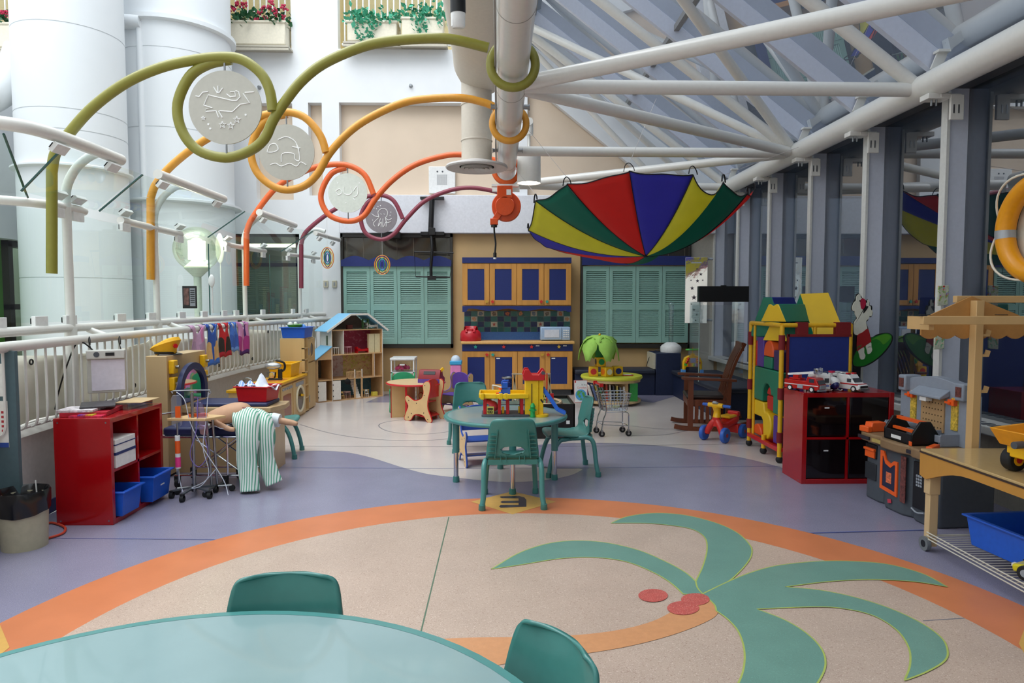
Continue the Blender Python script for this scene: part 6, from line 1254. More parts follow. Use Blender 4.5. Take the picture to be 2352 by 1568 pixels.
t = thing('toy_kitchen', 'low wooden toy kitchen with yellow counter, oven and washer along the railing', 'toy kitchen', (-3.06, 7.75, 0)); B().box(0, .34, 0, 1.84, 0, .53).build('body', KB, t)
B().box(-.02, .38, -.02, 1.84, .53, .56).build('counter', mat('counter_yellow', '#e0a91c', .35), t, bevel=.005)
b = B(); b.box(.3, .37, .0, .018, 0, .53)
for z in (.02, .27, .51): b.box(.34, .37, 0, .72, z, z+.018)
b.build('open_shelf', KB, t)
d = B().box(.34, .36, .75, 1.2, .03, .5).build('oven_door', KB, t, bevel=.004); b = B(); b.prism([tuple(v)[:2] for v in smooth([(.84, .1, 0), (1.1, .1, 0), (1.13, .14, 0), (1.13, .34, 0), (1.1, .38, 0), (.84, .38, 0), (.81, .34, 0), (.81, .14, 0)], 3, True)], .358, .364, 'x'); b.build('oven_window', mat('oven_window', '#8a4630', .15), d); b = B()
for k in range(5): b.cyl((.36, .8+k*.085, .46), (.375, .8+k*.085, .46), .018, n=12)
b.build('control_knobs', LGREY, d)
d = B().box(.34, .36, 1.24, 1.8, .03, .5).build('washer_door', KB, t, bevel=.004); b = B(); b.torus((.365, 1.52, .25), .17, .018, 'x', 36, 8); b.build('washer_ring', mat('ring_cream', '#ded5b8', .4), d); b = B(); b.cyl((.36, 1.52, .25), (.365, 1.52, .25), .155, n=36); b.build('washer_window', MATS['smoke_window'], d); b = B(); b.bar((.38, 1.64, .28), (.385, 1.52, .3), .03, .02, (1, 0, 0)); b.build('washer_latch', YEL, d); b = B(); b.box(.36, .365, 1.35, 1.7, .43, .48); b.build('washer_panel', LGREY, d)
b = B(); b.lathe([(.08, .561), (.14, .561), (.145, .566), (.11, .568), (.1, .565), (.001, .562)], 32, (.18, .35, 0), sy=1.3); b.tube(smooth([(.05, .35, .56), (.05, .35, .64), (.09, .35, .66), (.14, .35, .64)], 5), .01, 8); b.build('sink', STEEL, t)
b = B(); b.box(.06, .32, .85, 1.2, .5605, .562); b.build('hob_print', mat('hob_print', '#d5843a', .4, noise=.5, nscale=20), t)
bin_('yellow_bin', 'yellow plastic bin on the counter of the toy kitchen by the fridge', (-2.9, 9.28, .561), .3, .4, .17, YEL)
t = thing('toy_mixer', 'black and silver toy stand mixer on the toy kitchen counter', 'toy mixer', (-2.88, 8.78, .561), .2); b = B(); b.box(-.07, .1, -.05, .05, 0, .02); b.box(.05, .1, -.035, .035, .02, .14); b.build('base', BLACK, t, bevel=.006)
b = B(); b.ball((-.01, 0, .18), .05, 16, (2.1, 1, .95)); b.build('head', mat('mixer_silver', '#c4c8cc', .25, .6), t); b = B(); b.lathe([(.02, .02), (.05, .03), (.06, .1), (.055, .1), (.045, .035)], 20, (-.03, 0, 0)); b.build('bowl', CHROME, t); b = B(); b.tube(smooth([(.08, 0, .1), (.13, 0, .14), (.12, 0, .22), (.02, 0, .25)], 4), .014, 8); b.build('handle', BLACK, t)
bin_('blue_bin', 'blue plastic bin with a green toy on top of the toy fridge', (-2.89, 9.86, 1.052), .34, .42, .14, BLUE)
t = thing('green_toy_bowl', 'lime green toy basket heaped in the blue bin on the toy fridge', 'toy', (-2.9, 9.78, 1.17)); b = B(); b.lathe([(.001, 0), (.07, .01), (.11, .07), (.1, .07), (.06, .02), (.001, .015)], 20); b.build('bowl', mat('toy_lime', '#62b52c', .4), t)
b = B(); b.ball((-.06, -.02, .07), .04, 12); b.ball((.0, .03, .08), .03, 10); b.build('white_piece', WPL, t); b = B(); b.ball((.1, .05, .03), .045, 12); b.build('blue_piece', mat('toy_sky', '#5f9ff0', .4), t)
# ================= PARACHUTE =================
PC = {'Y': mat('nylon_yellow', '#e2dc48', .6, noise=.03, nscale=5), 'G': mat('nylon_green', '#17806a', .6, noise=.04, nscale=5), 'R': mat('nylon_red', '#e0352c', .6, noise=.03, nscale=5), 'B': mat('nylon_blue', '#4c4abf', .6, noise=.03, nscale=5)}
for k_, m in PC.items():
    n_ = m.node_tree; bs = n_.nodes['Principled BSDF']; tl = n_.nodes.new('ShaderNodeBsdfTranslucent'); mxs = n_.nodes.new('ShaderNodeMixShader'); mxs.inputs[0].default_value = .5; out = n_.nodes['Material Output']
    src = bs.inputs['Base Color'].links[0].from_socket; n_.links.new(src, tl.inputs[0]); n_.links.new(bs.outputs[0], mxs.inputs[1]); n_.links.new(tl.outputs[0], mxs.inputs[2]); n_.links.new(mxs.outputs[0], out.inputs[0])
HUB = D(1483, 588, 7.4)
# rim points where two panels meet, anticlockwise seen from the front left, each with its own depth
rim = [D(1213, 528, 7.9), D(1230, 462, 7.25), D(1302, 424, 6.75), D(1445, 393, 6.45), D(1592, 400, 6.5), D(1662, 418, 6.85), D(1716, 446, 7.8), D(1733, 436, 8.15), D(1690, 470, 8.5), D(1540, 560, 8.9), D(1430, 602, 8.8), D(1255, 566, 8.5)]
colr = ['Y', 'G', 'R', 'B', 'Y', 'G', 'R', 'B', 'Y', 'G', 'R', 'B']
sag = [.06, .03, .02, .02, .16, .06, .04, .05, .1, .1, .03, .03]; bul = [.10, .09, .08, .06, .09, .12, .2, .14, .1, .05, .04, .05]
t = thing('play_parachute', 'big rainbow play parachute strung up under the truss like a bowl', 'parachute', (0, 0, 0)); SEAM = mat('seam_black', '#15151c', .7)
def ppt(i, w, u):
    a, c = rim[i], rim[(i+1) % 12]; m = a.lerp(c, w); m.z -= sag[i]*4*w*(1-w); p = HUB.lerp(m, u); k = bul[i]*(1-w)+bul[(i+1) % 12]*w
    p.z -= k*4*u*(1-u)*.9; p.z -= .012*math.sin(w*PI)*math.sin(u*PI); r = (m-HUB); r.z = 0
    return p+Vector((0, 0, .008*math.sin(w*9+i)*u))
for i in range(12):
    rows = [[ppt(i, w/10, max(.012, u/16)) for w in range(11)] for u in range(17)]
    B().sheet(rows).build('panel', PC[colr[i]], t, solid=.002)
    b = B(); b.tube([ppt(i, 0, max(.01, u/16)) for u in range(17)], .006, 5); b.tube([ppt(i, w/12, 1) for w in range(13)], .006, 5); b.build('seam', SEAM, t)
b = B(); b.ball(tuple(HUB), .025, 12, (1, 1, .6)); b.build('hub', SEAM, t)
for i in range(12):
    p = rim[i]; o_ = Vector(((p.x-HUB.x), (p.y-HUB.y), 0)).normalized()*.02; s_ = (rim[(i+1) % 12]-rim[i-1]).normalized()*.05
    b = B(); b.tube(smooth([p-s_, p-s_*.7+Vector((0, 0, .06)), p+Vector((0, 0, .075)), p+s_*.7+Vector((0, 0, .04)), p+s_], 4), .008, 6, flat=.5); b.build('handle_loop', SEAM, t)
STR = mat('string_white', '#cfc7c4', .8)
for i, q, lab in ((1, (PX+.1, 9.5, PZ+.05), 'thin white string from the left handle of the parachute to the pipe'), (2, (PX+.12, 7.3, PZ+.1), 'thin string from the green and red seam of the parachute up to the pipe'), (3, (1.9, 8.33, 4.0), 'thin string tying the red and blue corner of the parachute to the truss'), (5, (BX-.1, 8.0, BZ), 'thin string tying the right side of the parachute to the window beam')):
    b = B(); b.cyl(tuple(rim[i]+Vector((0, 0, .07))), q, .0022, n=5); tag(b.build('tie_string', STR), lab, 'string')
# ================= RIGHT SIDE =================
# rocking chair
WD = mat('dark_oak', '#6a3419', .35, noise=.25, nscale=10, wood=True); t = thing('rocking_chair', 'dark brown slatted wooden rocking chair by the window wall', 'rocking chair', (2.60, 8.4, 0), math.radians(80))
# local +y is the front of the seat
for s_ in (-1, 1):
    x = s_*.27; P_ = smooth([(x, .42, .05), (x, .3, .03), (x, .05, .022), (x, -.2, .04), (x, -.45, .11)], 5); b = B()
    for i in range(len(P_)-1): b.bar(P_[i], P_[i+1]+(P_[i+1]-P_[i])*.1, .045, .05)
    b.build('rocker', WD, t)
    B().box(x-.025, x+.025, .2, .26, .04, .62).build('front_post', WD, t); B().bar((x, -.2, .06), (x, -.22, .62), .05, .05, (0, 1, 0)).build('rear_post', WD, t)
    b = B(); b.bar((x, .34, .64), (x, -.3, .62), .09, .03); b.build('arm', WD, t, bevel=.006)
    b = B()
    for k in range(5): b.box(x-.008, x+.008, -.12+k*.065, -.08+k*.065, .1, .38)
    b.build('side_slats', WD, t)
    b = B(); pb = smooth([(x*.82, -.16, .36), (x*.82, -.22, .6), (x*.82, -.3, .85), (x*.82, -.40, 1.06)], 4)
    for i in range(len(pb)-1): b.bar(pb[i], pb[i+1]+(pb[i+1]-pb[i])*.1, .045, .03, (0, 1, 0))
    b.build('back_post', WD, t)
B().box(-.27, .27, -.2, .27, .3, .38).build('seat_frame', WD, t, bevel=.005); B().box(-.24, .24, -.2, .28, .38, .43).build('seat_cushion', mat('leather_brown', '#2c1d18', .4, noise=.1), t, bevel=.02)
for k in range(7):
    x = -.16+k*.053; pb = smooth([(x, -.17, .4), (x, -.20, .6), (x, -.28, .85), (x, -.36, 1.0)], 4); b = B()
    for i in range(len(pb)-1): b.bar(pb[i], pb[i+1]+(pb[i+1]-pb[i])*.1, .03, .012, (0, 1, 0))
    b.build('back_slat', WD, t)
b = B(); b.bar((-.22, -.375, 1.02), (.22, -.375, 1.02), .03, .1, (0, 0, 1)); b.bar((-.22, -.175, .42), (.22, -.175, .42), .03, .05); b.build('back_rail', WD, t)
# trike
p = F(1690, 1008); t = thing('toy_tricycle', 'red and yellow plastic tricycle with blue wheels beside the foam block cart', 'tricycle', (2.52, 7.62, 0), math.radians(-48)); TB2 = mat('trike_blue', '#2f62c0', .4); TR = mat('trike_red', '#d02a24', .35)
for (x, y, r_) in ((-.13, -.14, .085), (.13, -.14, .085), (-.12, .28, .08), (.12, .28, .08)):
    g = B(); g.cyl((x-.025, y, r_), (x+.025, y, r_), r_, n=28); g = g.build('wheel', TB2, t, bevel=.012); b = B(); b.cyl((x-.028, y, r_), (x+.028, y, r_), .022, n=14); b.build('hub', mat('hub_red', '#a02a3a', .4), g)
b = B()
for s_ in (-1, 1): b.tube(smooth([(0, -.1, .24), (s_*.04, -.12, .2), (s_*.085, -.135, .12), (s_*.1, -.14, .085)], 4), .036, 12)
b.cyl((0, -.1, .17), (0, -.1, .27), .045, n=16); b.build('fork', TR, t); b = B(); b.tube(smooth([(0, -.1, .25), (0, -.09, .33), (0, -.11, .40)], 4), [.045, .045, .042, .04, .038, .04, .043, .047, .05], 16); b.cyl((-.09, -.12, .405), (.09, -.12, .405), .027, n=12); b.build('steering_column', YEL, t)
b = B(); b.cyl((0, -.135, .42), (0, -.125, .44), .035, n=14); b.build('dial', LGREY, t)
for s_ in (-1, 1): b = B(); b.cyl((s_*.09, -.12, .405), (s_*.17, -.10, .40), .018, n=12); b.build('grip', TB2, t)
b = B(); b.tube(smooth([(0, -.08, .2), (0, .05, .17), (0, .18, .2), (0, .28, .22)], 4), [.04, .04, .045, .05, .06, .07, .08, .085, .09, .09, .085, .08, .07], 14, flat=.75); b.box(-.1, .1, .2, .3, .06, .16); b.build('body', TR, t, bevel=.01)
b = B(); b.box(-.07, .07, .06, .24, .235, .27); b.build('seat', YEL, t, bevel=.02); b = B(); b.box(-.07, .07, .25, .31, .24, .3); b.build('seat_back', TR, t, bevel=.015)
# foam block cart
X0, X1, Y0, Y1, ZT = 2.715, 3.375, 6.48, 7.28, 1.335
t = thing('foam_block_cart', 'yellow pipe cart with a navy fabric side, filled with soft foam blocks', 'cart', (X0, Y0, 0)); W_, D_ = X1-X0, Y1-Y0
PY = mat('pipe_yellow', '#e8b21c', .35, coat=.1); b = B(); r_ = .022
for x in (0, W_):
    for y in (0, D_): b.cyl((x, y, .06), (x, y, ZT), r_, n=16)
for z in (ZT, ): b.tube([(0, 0, z), (W_, 0, z)], r_, 14); b.tube([(0, 0, z), (0, D_, z)], r_, 14); b.tube([(W_, 0, z), (W_, D_, z)], r_, 14); b.tube([(0, D_, z), (W_, D_, z)], r_, 14)
b.cyl((W_*.48, 0, 1.2), (W_*.48, 0, ZT), r_*.8, n=12); b.cyl((.0, D_*.5, .05), (0, D_*.5, .2), r_, n=14); b.cyl((.02, D_-.06, .1), (.02, D_-.06, ZT), r_*.7, n=10); b.build('pipe_frame', PY, t)
b = B(); b.box(-.01, W_+.01, -.02, .02, .11, .15); b.box(-.025, .015, 0, D_, .11, .15); b.box(0, W_, 0, D_, .11, .12); b.build('base_tray', RED, t, bevel=.004)
b = B(); b.box(.06, W_-.02, -.018, -.008, .2, 1.25); b.build('navy_panel', mat('panel_navy', '#1b2f7e', .7, noise=.05), t); b = B(); b.box(.05, W_+.0, -.026, -.02, 1.225, 1.25); b.box(.045, .062, -.026, .0, .2, 1.25)
for x0, x1 in ((.14, .24), (W_-.15, W_-.01)): b.box(x0, x1, -.03, .03, 1.24, ZT+.028)
MS = mat('strap_maroon', '#7c1218', .7); b.build('strap', MS, t)
for x, y in ((0, 0), (0, D_)):
    for z0, z1 in ((1.1, 1.24), (.62, .73), (.2, .3)): b = B(); b.cyl((x, y, z0), (x, y, z1), .03, n=16); b.build('sleeve', MS, t)
b = B(); b.box(.03, .05, .02, D_-.02, 1.1, 1.24); 
for x, y in ((0, 0), (0, D_), (0, D_*.5), (W_, 0)): g = B(); g.ball((x, y, .035), .035, 14); g.cyl((x, y, .04), (x, y, .07), .012, n=8); g.build('caster', RUBBER, t)
def foam(nm, lab, c, poly, x0, x1, loc=None): # polygon in (y,z) world relative to the cart
    m = mat('foam_'+c[1:], c, .45, noise=.04, nscale=6); b = B(); b.prism(poly, x0, x1, 'x'); o = b.build(nm, m, bevel=.012); o.location = (X0, Y0, 0); return tag(o, lab, 'foam block', 'soft foam blocks in the cart')
FG, FYW, FP_, FOR, FRD, FB = '#14765a', '#e6bb1c', '#52308c', '#e2561e', '#c0261e', '#1d2f8e'
def arc(cy, cz, r, a0, a1, n=14): return [(cy+r*math.cos(a0+(a1-a0)*i/n), cz+r*math.sin(a0+(a1-a0)*i/n)) for i in range(n+1)]
foam('foam_cylinder', 'orange half-round foam block at the far bottom of the block cart', FOR, [(.545, .153)]+arc(.66, .153, .115, PI, 0)[1:-1]+[(.775, .153)], .03, .5)
el = [(.41+.12*math.cos(a), .29+.14*math.sin(a)) for a in [1.2+(5.3-1.2)*k/16 for k in range(17)]]
foam('foam_arch', 'yellow S-shaped foam block low in the middle of the block cart', FYW, [(.765, .36), (.765, .52), (.49, .52), (.47, .45)]+el+[(.5, .33), (.54, .36)], .025, .3)
foam('foam_block', 'purple upright foam block at the near bottom of the block cart', FP_, [(.03, .153), (.24, .153), (.24, .43), (.03, .43)], .03, .5)
foam('foam_block', 'thin yellow foam strip under the green block near the front post', FYW, [(.03, .433), (.22, .433), (.22, .448), (.03, .448)], .04, .5)
foam('foam_block', 'small red foam wedge behind the yellow S-shaped block', FRD, [(.25, .45), (.45, .46), (.465, .6), (.25, .6)], .05, .5)
foam('foam_arch', 'large green arched foam block across the middle of the block cart', FG, [(.03, .45), (.235, .45), (.235, .62), (.29, .62)]+[(.40-.105*math.cos(a), .62+.105*math.sin(a)) for a in [PI*k/14 for k in range(1, 14)]]+[(.51, .62), (.51, .53), (.765, .53), (.765, .875), (.03, .875)], .02, .5)
foam('foam_cylinder', 'red half-round foam block filling the arch of the green block', FRD, [(.31, .605)]+[(.40-.09*math.cos(a), .605+.09*math.sin(a)) for a in [PI*k/12 for k in range(1, 12)]]+[(.49, .605)], .06, .5)
foam('foam_block', 'tall purple foam block at the far side above the green arch', FP_, [(.53, .88), (.70, .88), (.70, 1.19), (.53, 1.19)], .03, .5)
foam('foam_block', 'small green foam cube above the green arch in the block cart', FG, [(.31, .88), (.52, .88), (.52, 1.0), (.31, 1.0)], .03, .45)
foam('foam_cylinder', 'orange quarter-round foam block above the small green cube', FOR, [(.28, 1.003), (.52, 1.003)]+[(.40+.12*math.cos(a), 1.04+.13*math.sin(a)) for a in [PI*k/12 for k in range(0, 13)]], .03, .45)
foam('foam_block', 'dark purple foam block beside the front post above the green arch', '#33205e', [(.04, .88), (.265, .88), (.265, 1.08), (.04, 1.08)], .03, .45)
foam('foam_block', 'red foam slab standing at the far post of the block cart', FRD, [(.71, .88), (.765, .88), (.765, 1.15), (.71, 1.15)], .03, .4)
def wedge(nm, lab, c1, c2, pts, y0, y1, loc, rz):
    m1 = mat('foam_'+c1[1:], c1, .45); m2 = mat('foam_'+c2[1:], c2, .45); n = len(pts); b = B(); b.prism(pts, y0, y1, 'y'); b.mi[0] = b.mi[1] = 1; o = b.build(nm, [m1, m2], bevel=.01); o.location = loc; o.rotation_euler = (0, 0, rz); return tag(o, lab, 'foam block', 'soft foam blocks in the cart')
tri = [(-.15, 0), (.15, 0), (.06, .175), (.035, .18), (0, .16), (-.035, .18), (-.06, .175)]
wedge('foam_wedge', 'green foam roof wedge with a yellow end, upper one on the cart', FG, FYW, tri, 0, .6, (2.74, 6.76, 1.36), -1.02)
wedge('foam_wedge', 'green foam roof wedge with a yellow end, lower one tucked into the cart', FG, FYW, tri, 0, .5, (2.78, 6.80, 1.165), -1.02)
YV = [D(1838, 674, 7.0), D(1902, 671, 6.9), D(1872, 778, 6.72), D(1945, 778, 6.64)]; YV += [YV[2]+Vector((-.12, .42, 0)), YV[3]+Vector((-.12, .42, 0))]
b = B(); b.add(YV, [(0, 1, 3, 2), (0, 4, 5, 1), (2, 3, 5, 4)]); b.m = 1; b.add(YV, [(0, 2, 4), (1, 5, 3)]); tag(b.build('foam_wedge', [mat('foam_e6bb1c', FYW, .45), mat('foam_14765a', FG, .45)], bevel=.006), 'yellow foam roof wedge leaning at the back right of the cart', 'foam block', 'soft foam blocks in the cart')
wedge('foam_wedge', 'blue foam roof wedge with a green end at the back left of the cart', FB, FG, [(-.2, 0), (.2, 0), (.05, .42), (-.05, .42)], 0, .5, (2.82, 7.12, 1.19), -.86)
# red cube cabinet
t = thing('red_cabinet', 'glossy red cube cabinet with four dark drawers carrying the toy vehicles', 'cabinet', (2.59, 5.72, 0)); th = .04; S_ = .785; SH_ = .785
b = B(); b.box(0, th, 0, .39, 0, SH_); b.box(S_-th, S_, 0, .39, 0, SH_); b.box(th, S_-th, 0, .39, 0, th); b.box(th, S_-th, 0, .39, SH_-th, SH_); b.build('carcass', REDL, t, bevel=.002)
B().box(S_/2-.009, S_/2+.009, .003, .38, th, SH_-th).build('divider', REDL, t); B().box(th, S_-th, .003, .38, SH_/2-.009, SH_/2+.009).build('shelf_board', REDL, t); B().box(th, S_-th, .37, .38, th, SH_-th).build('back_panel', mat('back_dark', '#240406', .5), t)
SMK = mat('smoked_plastic', '#140b0d', .08, coat=.3, noise=.4, nscale=6)
for i in range(2):
    for j in range(2):
        x = th+.004+i*(S_/2-th/2-.004); z = th+.004+j*(S_/2-th/2-.004); w = S_/2-th-.015; d = B().box(x, x+w, .012, .03, z, z+w).build('drawer_front', SMK, t, bevel=.004)
        if i == 0: B().box(x+w*.44, x+w*.56, .01, .012, z+w*.7, z+w*.73).build('label', WPL, d)
for x in (.02,):
    for z in (.02, SH_-.02): b = B(); b.cyl((x-.0205, .06, z), (x-.02, .06, z), .006, n=8); b.build('screw', STEEL, t)
# vehicles; local +y is the front
def wheels(t, xs, ys, r=.016, w=.012, z=None):
    for x in xs:
        for y in ys: g = B(); g.cyl((x-w/2, y, r), (x+w/2, y, r), r, n=18); g = g.build('wheel', RUBBER, t); b = B(); b.cyl((x-w/2-.001, y, r), (x+w/2+.001, y, r), r*.6, n=14); b.build('hubcap', WPL, g)
FR = mat('fire_red', '#b81a14', .25, coat=.3); WIN = mat('toy_window', '#3b4048', .1); VZ = .786
t = thing('toy_fire_truck', 'red toy fire truck with a white ladder on the red cabinet', 'toy truck', (2.66, 5.84, VZ), math.radians(212)); t.scale = (1.3,)*3; 
b = B(); b.prism([(-.13, .015), (.12, .015), (.125, .05), (.115, .06), (.10, .095), (.04, .1), (.03, .07), (-.13, .075)], -.042, .042, 'x'); b.build('body', FR, t, bevel=.003)
b = B(); b.box(-.043, .043, -.13, .12, .042, .047); b.build('white_stripe', WPL, t); b = B(); b.box(-.045, .045, .115, .13, .01, .022); b.box(-.045, .045, -.137, -.13, .01, .022); b.build('bumper', CHROME, t); b = B(); b.box(-.03, .03, .122, .128, .026, .05); b.build('grille', LGREY, t)
b = B(); b.bar((-.034, .117, .068), (.034, .117, .068), .004, .028, (0, -.35, 1)); b.box(-.0435, .0435, .055, .09, .065, .088); b.build('windows', WIN, t); b = B(); b.box(-.0445, .0445, -.03, .01, .02, .045); b.build('side_number', LGREY, t)
b = B(); 
for x in (-.018, .018): b.bar((x, -.12, .105), (x, .07, .13), .004, .014)
for k in range(9): b.bar((-.018, -.11+k*.021, .107+k*.0026), (.018, -.11+k*.021, .107+k*.0026), .004, .004)
b.build('ladder', WPL, t); b = B(); b.box(-.02, .02, -.08, -.04, .075, .105); b.box(-.03, .03, -.1, -.02, .075, .085); b.build('turntable', FR, t); b = B(); b.box(-.026, .026, .07, .11, .12, .16); b.build('bucket', glass('bucket_clear', (.6, .62, .66), .2), t, bevel=.008); wheels(t, (-.04, .04), (-.085, .075), .019)
def ambulance(lab, loc, rz, rear_blue):
    t = thing('toy_ambulance', lab, 'toy ambulance', loc, rz, 'toy ambulances'); t.scale = (1.3,)*3; b = B(); b.prism([(-.12, .014), (.12, .014), (.125, .045), (.085, .058), (.055, .09), (.04, .11), (-.115, .115), (-.12, .1)], -.044, .044, 'x'); b.build('body', WPL, t, bevel=.004)
    b = B(); b.box(-.045, .045, -.12, .11, .046, .054); b.build('red_stripe', RED, t); b = B(); b.box(-.0455, .0455, -.09, -.05, .07, .095); b.box(-.0455, .0455, .03, .06, .062, .085); b.bar((-.036, .073, .076), (.036, .073, .076), .003, .03, (0, -.7, 1)); b.box(-.034, -.006, -.1215, -.12, .06, .09); b.box(.006, .034, -.1215, -.12, .06, .09); b.build('windows', WIN, t)
    b = B(); b.box(-.04, -.015, .015, .035, .112, .122); b.box(.015, .04, .015, .035, .112, .122); b.box(-.035, -.012, -.1225, -.12, .036, .044); b.box(.012, .035, -.1225, -.12, .036, .044); b.build('beacon', mat('beacon_blue', '#2c4da8', .3) if rear_blue else RED, t)
    b = B(); b.box(-.045, .045, .118, .132, .01, .024); b.box(-.045, .045, -.13, -.12, .01, .022); b.build('bumper', CHROME, t); b = B(); b.box(-.035, .035, .123, .127, .028, .042); b.build('grille', BLACK, t); b = B(); b.box(-.03, .03, -.1, -.02, .115, .12); b.build('roof_rack', WPL, t); wheels(t, (-.042, .042), (-.08, .08), .02)
ambulance('white toy ambulance with its rear doors showing, right of the fire truck', (2.805, 5.93, VZ), math.radians(-6), True); ambulance('white toy ambulance with a red stripe, rightmost vehicle on the red cabinet', (3.05, 5.88, VZ), math.radians(205), False)
t = thing('toy_helicopter', 'white toy helicopter with a blue nose and red rotor hub on the cabinet', 'toy helicopter', (2.915, 5.88, VZ), math.radians(180)); t.scale = (1.25,)*3; b = B(); b.ball((0, -.0, .055), .045, 20, (1, 1.5, .95)); b.tube([(0, -.05, .07), (0, -.17, .1)], [.02, .008], 12); b.box(-.004, .004, -.185, -.15, .09, .14); b.build('fuselage', WPL, t)
b = B(); b.ball((0, .022, .045), .038, 20, (.9, 1.35, .95)); b.build('canopy', mat('canopy_navy', '#1c2466', .08, coat=.4), t); b = B(); b.cyl((0, -.01, .09), (0, -.01, .125), .008, n=10); b.build('mast', WPL, t); b = B(); b.cyl((0, -.01, .123), (0, -.01, .135), .022, n=18); b.build('rotor_hub', mat('rotor_red', '#c41f4a', .4), t)
for a in (.3, 1.87, 3.44, 5.0): b = B(); b.bar((.02*math.cos(a), -.01+.02*math.sin(a), .127), (.17*math.cos(a), -.01+.17*math.sin(a), .124), .012, .002); b.build('rotor_blade', DGREY, t)
b = B()
for s_ in (-1, 1): b.tube([(s_*.035, -.05, .006), (s_*.035, .06, .006), (s_*.035, .07, .014)], .004, 6); b.tube([(s_*.035, .02, .006), (s_*.02, .02, .03)], .003, 6); b.tube([(s_*.035, -.03, .006), (s_*.02, -.03, .03)], .003, 6)
b.build('skid', WPL, t)
# polar bear surfer cut-out
t = thing('bear_cutout', 'flat painted cutout of a white bear in red shorts on a green surfboard', 'cutout', (0, 0, 0)); CY0 = 6.62
def cpx(L): return [(D(x, y, CY0).x, D(x, y, CY0).z) for x, y in [(1940+a/7.464, 650+c/7.464) for a, c in L]]
def cut(nm, L, m, d0, d1, n=4): P_ = [tuple(v)[:2] for v in smooth([(a, c, 0) for a, c in cpx(L)], n, True)]; b = B(); b.prism(P_, CY0+d0, CY0+d1, 'y'); return b.build(nm, m, t)
cut('backing', [(120, 420), (150, 330), (190, 260), (200, 200), (240, 175), (280, 210), (300, 250), (345, 280), (380, 300), (400, 275), (430, 330), (430, 380), (465, 385), (475, 430), (470, 470), (485, 500), (460, 580), (420, 580), (400, 640), (370, 670), (400, 760), (450, 930), (560, 880), (700, 850), (790, 870), (830, 930), (800, 1040), (700, 1180), (560, 1310), (420, 1400), (300, 1440), (150, 1440), (130, 1100), (150, 800), (150, 680), (205, 600), (165, 480), (130, 470)], BLACK, 0, .012, 3)
cut('surfboard', [(150, 1400), (180, 1200), (300, 1060), (450, 950), (560, 900), (700, 862), (780, 880), (805, 930), (780, 1020), (690, 1150), (560, 1280), (420, 1370), (300, 1420)], mat('board_green', '#1f7a24', .3), -.004, 0)
cut('board_highlight', [(470, 970), (570, 910), (700, 872), (770, 890), (785, 935), (740, 990), (660, 1050), (600, 990), (540, 960)], mat('board_lime', '#4f9a26', .3), -.006, -.004)
WB = mat('bear_white', '#dcdccd', .5)
cut('bear_figure', [(125, 420), (155, 335), (190, 300), (200, 230), (240, 190), (270, 210), (268, 240), (300, 270), (330, 290), (355, 340), (365, 390), (360, 350), (385, 330), (390, 290), (410, 285), (418, 340), (412, 380), (440, 400), (445, 450), (472, 480), (468, 520), (450, 570), (425, 560), (400, 610), (360, 660), (375, 740), (375, 790), (290, 850), (220, 890), (160, 860), (155, 700), (180, 640), (210, 600), (175, 540), (165, 480), (140, 475)], WB, -.008, 0)
cut('shorts', [(215, 890), (300, 840), (380, 780), (410, 830), (440, 960), (440, 1005), (350, 1070), (230, 1150), (200, 1150), (200, 1000)], mat('shorts_red', '#a3161c', .5, speck=[(14, .6, '#2c6a2a', .9)]), -.012, -.008, 3)
cut('muzzle', [(262, 300), (300, 260), (345, 290), (355, 350), (330, 420), (300, 450), (272, 420)], mat('muzzle_red', '#b51c40', .4), -.011, -.008); cut('open_mouth', [(325, 430), (355, 395), (400, 400), (360, 470), (312, 520)], BLACK, -.01, -.008, 2); cut('eye', [(246, 290), (258, 290), (262, 315), (250, 320)], BLACK, -.012, -.008, 2)
cut('leg', [(355, 1065), (440, 1015), (450, 1090), (462, 1140), (440, 1190), (390, 1215), (372, 1150)], WB, -.012, -.004, 3); cut('leg', [(230, 1150), (320, 1100), (325, 1190), (345, 1240), (320, 1300), (265, 1300), (240, 1220)], WB, -.012, -.004, 3)
cut('foot_line', [(385, 1100), (420, 1085), (450, 1098), (420, 1092)], BLACK, -.014, -.012, 2)
b = B(); b.box(cpx([(200, 0)])[0][0], cpx([(330, 0)])[0][0], CY0+.012, CY0+.03, .0, cpx([(0, 1300)])[0][1]); b.build('stand', BLACK, t)
# workbench
t = thing('toy_workbench', 'grey toy workbench with pegboard back and brown counter by the window', 'toy workbench', (3.27, 5.0, 0), math.radians(4)) # front faces -x
WG = mat('bench_dark_grey', '#4a5057', .5, noise=.05); WL = mat('bench_light_grey', '#8d95a2', .5, noise=.04); WBR = mat('bench_brown', '#8a6e4e', .5)
b = B(); Pf = [(-.24, .42), (-.3, .36), (-.31, .2), (-.29, .14), (-.34, .06), (-.34, -.12), (-.3, -.2), (-.33, -.26), (-.33, -.38), (-.28, -.44), (.12, -.44), (.12, .42)]; b.prism(Pf, 0, .46, 'z'); b.build('base_cabinet', WG, t, bevel=.015)
b = B(); b.prism([(x*1.0-(.05 if x < 0 else 0), y*1.04) for x, y in Pf], .46, .53, 'z'); b.build('counter', WBR, t, bevel=.012)
def nich(y0, y1, z0, z1, m, nm, x=-.33, par=None): o = B().box(x-.006, x+.01, y0, y1, z0, z1).build(nm, m, par or t, bevel=.004); return o
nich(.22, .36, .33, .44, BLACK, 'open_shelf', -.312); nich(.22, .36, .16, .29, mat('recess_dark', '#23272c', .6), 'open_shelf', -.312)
b = B(); b.box(-.33, -.3, .23, .35, .335, .40); b.box(-.34, -.3, .225, .355, .39, .41); b.build('orange_tray', ORANGE, t, bevel=.004)
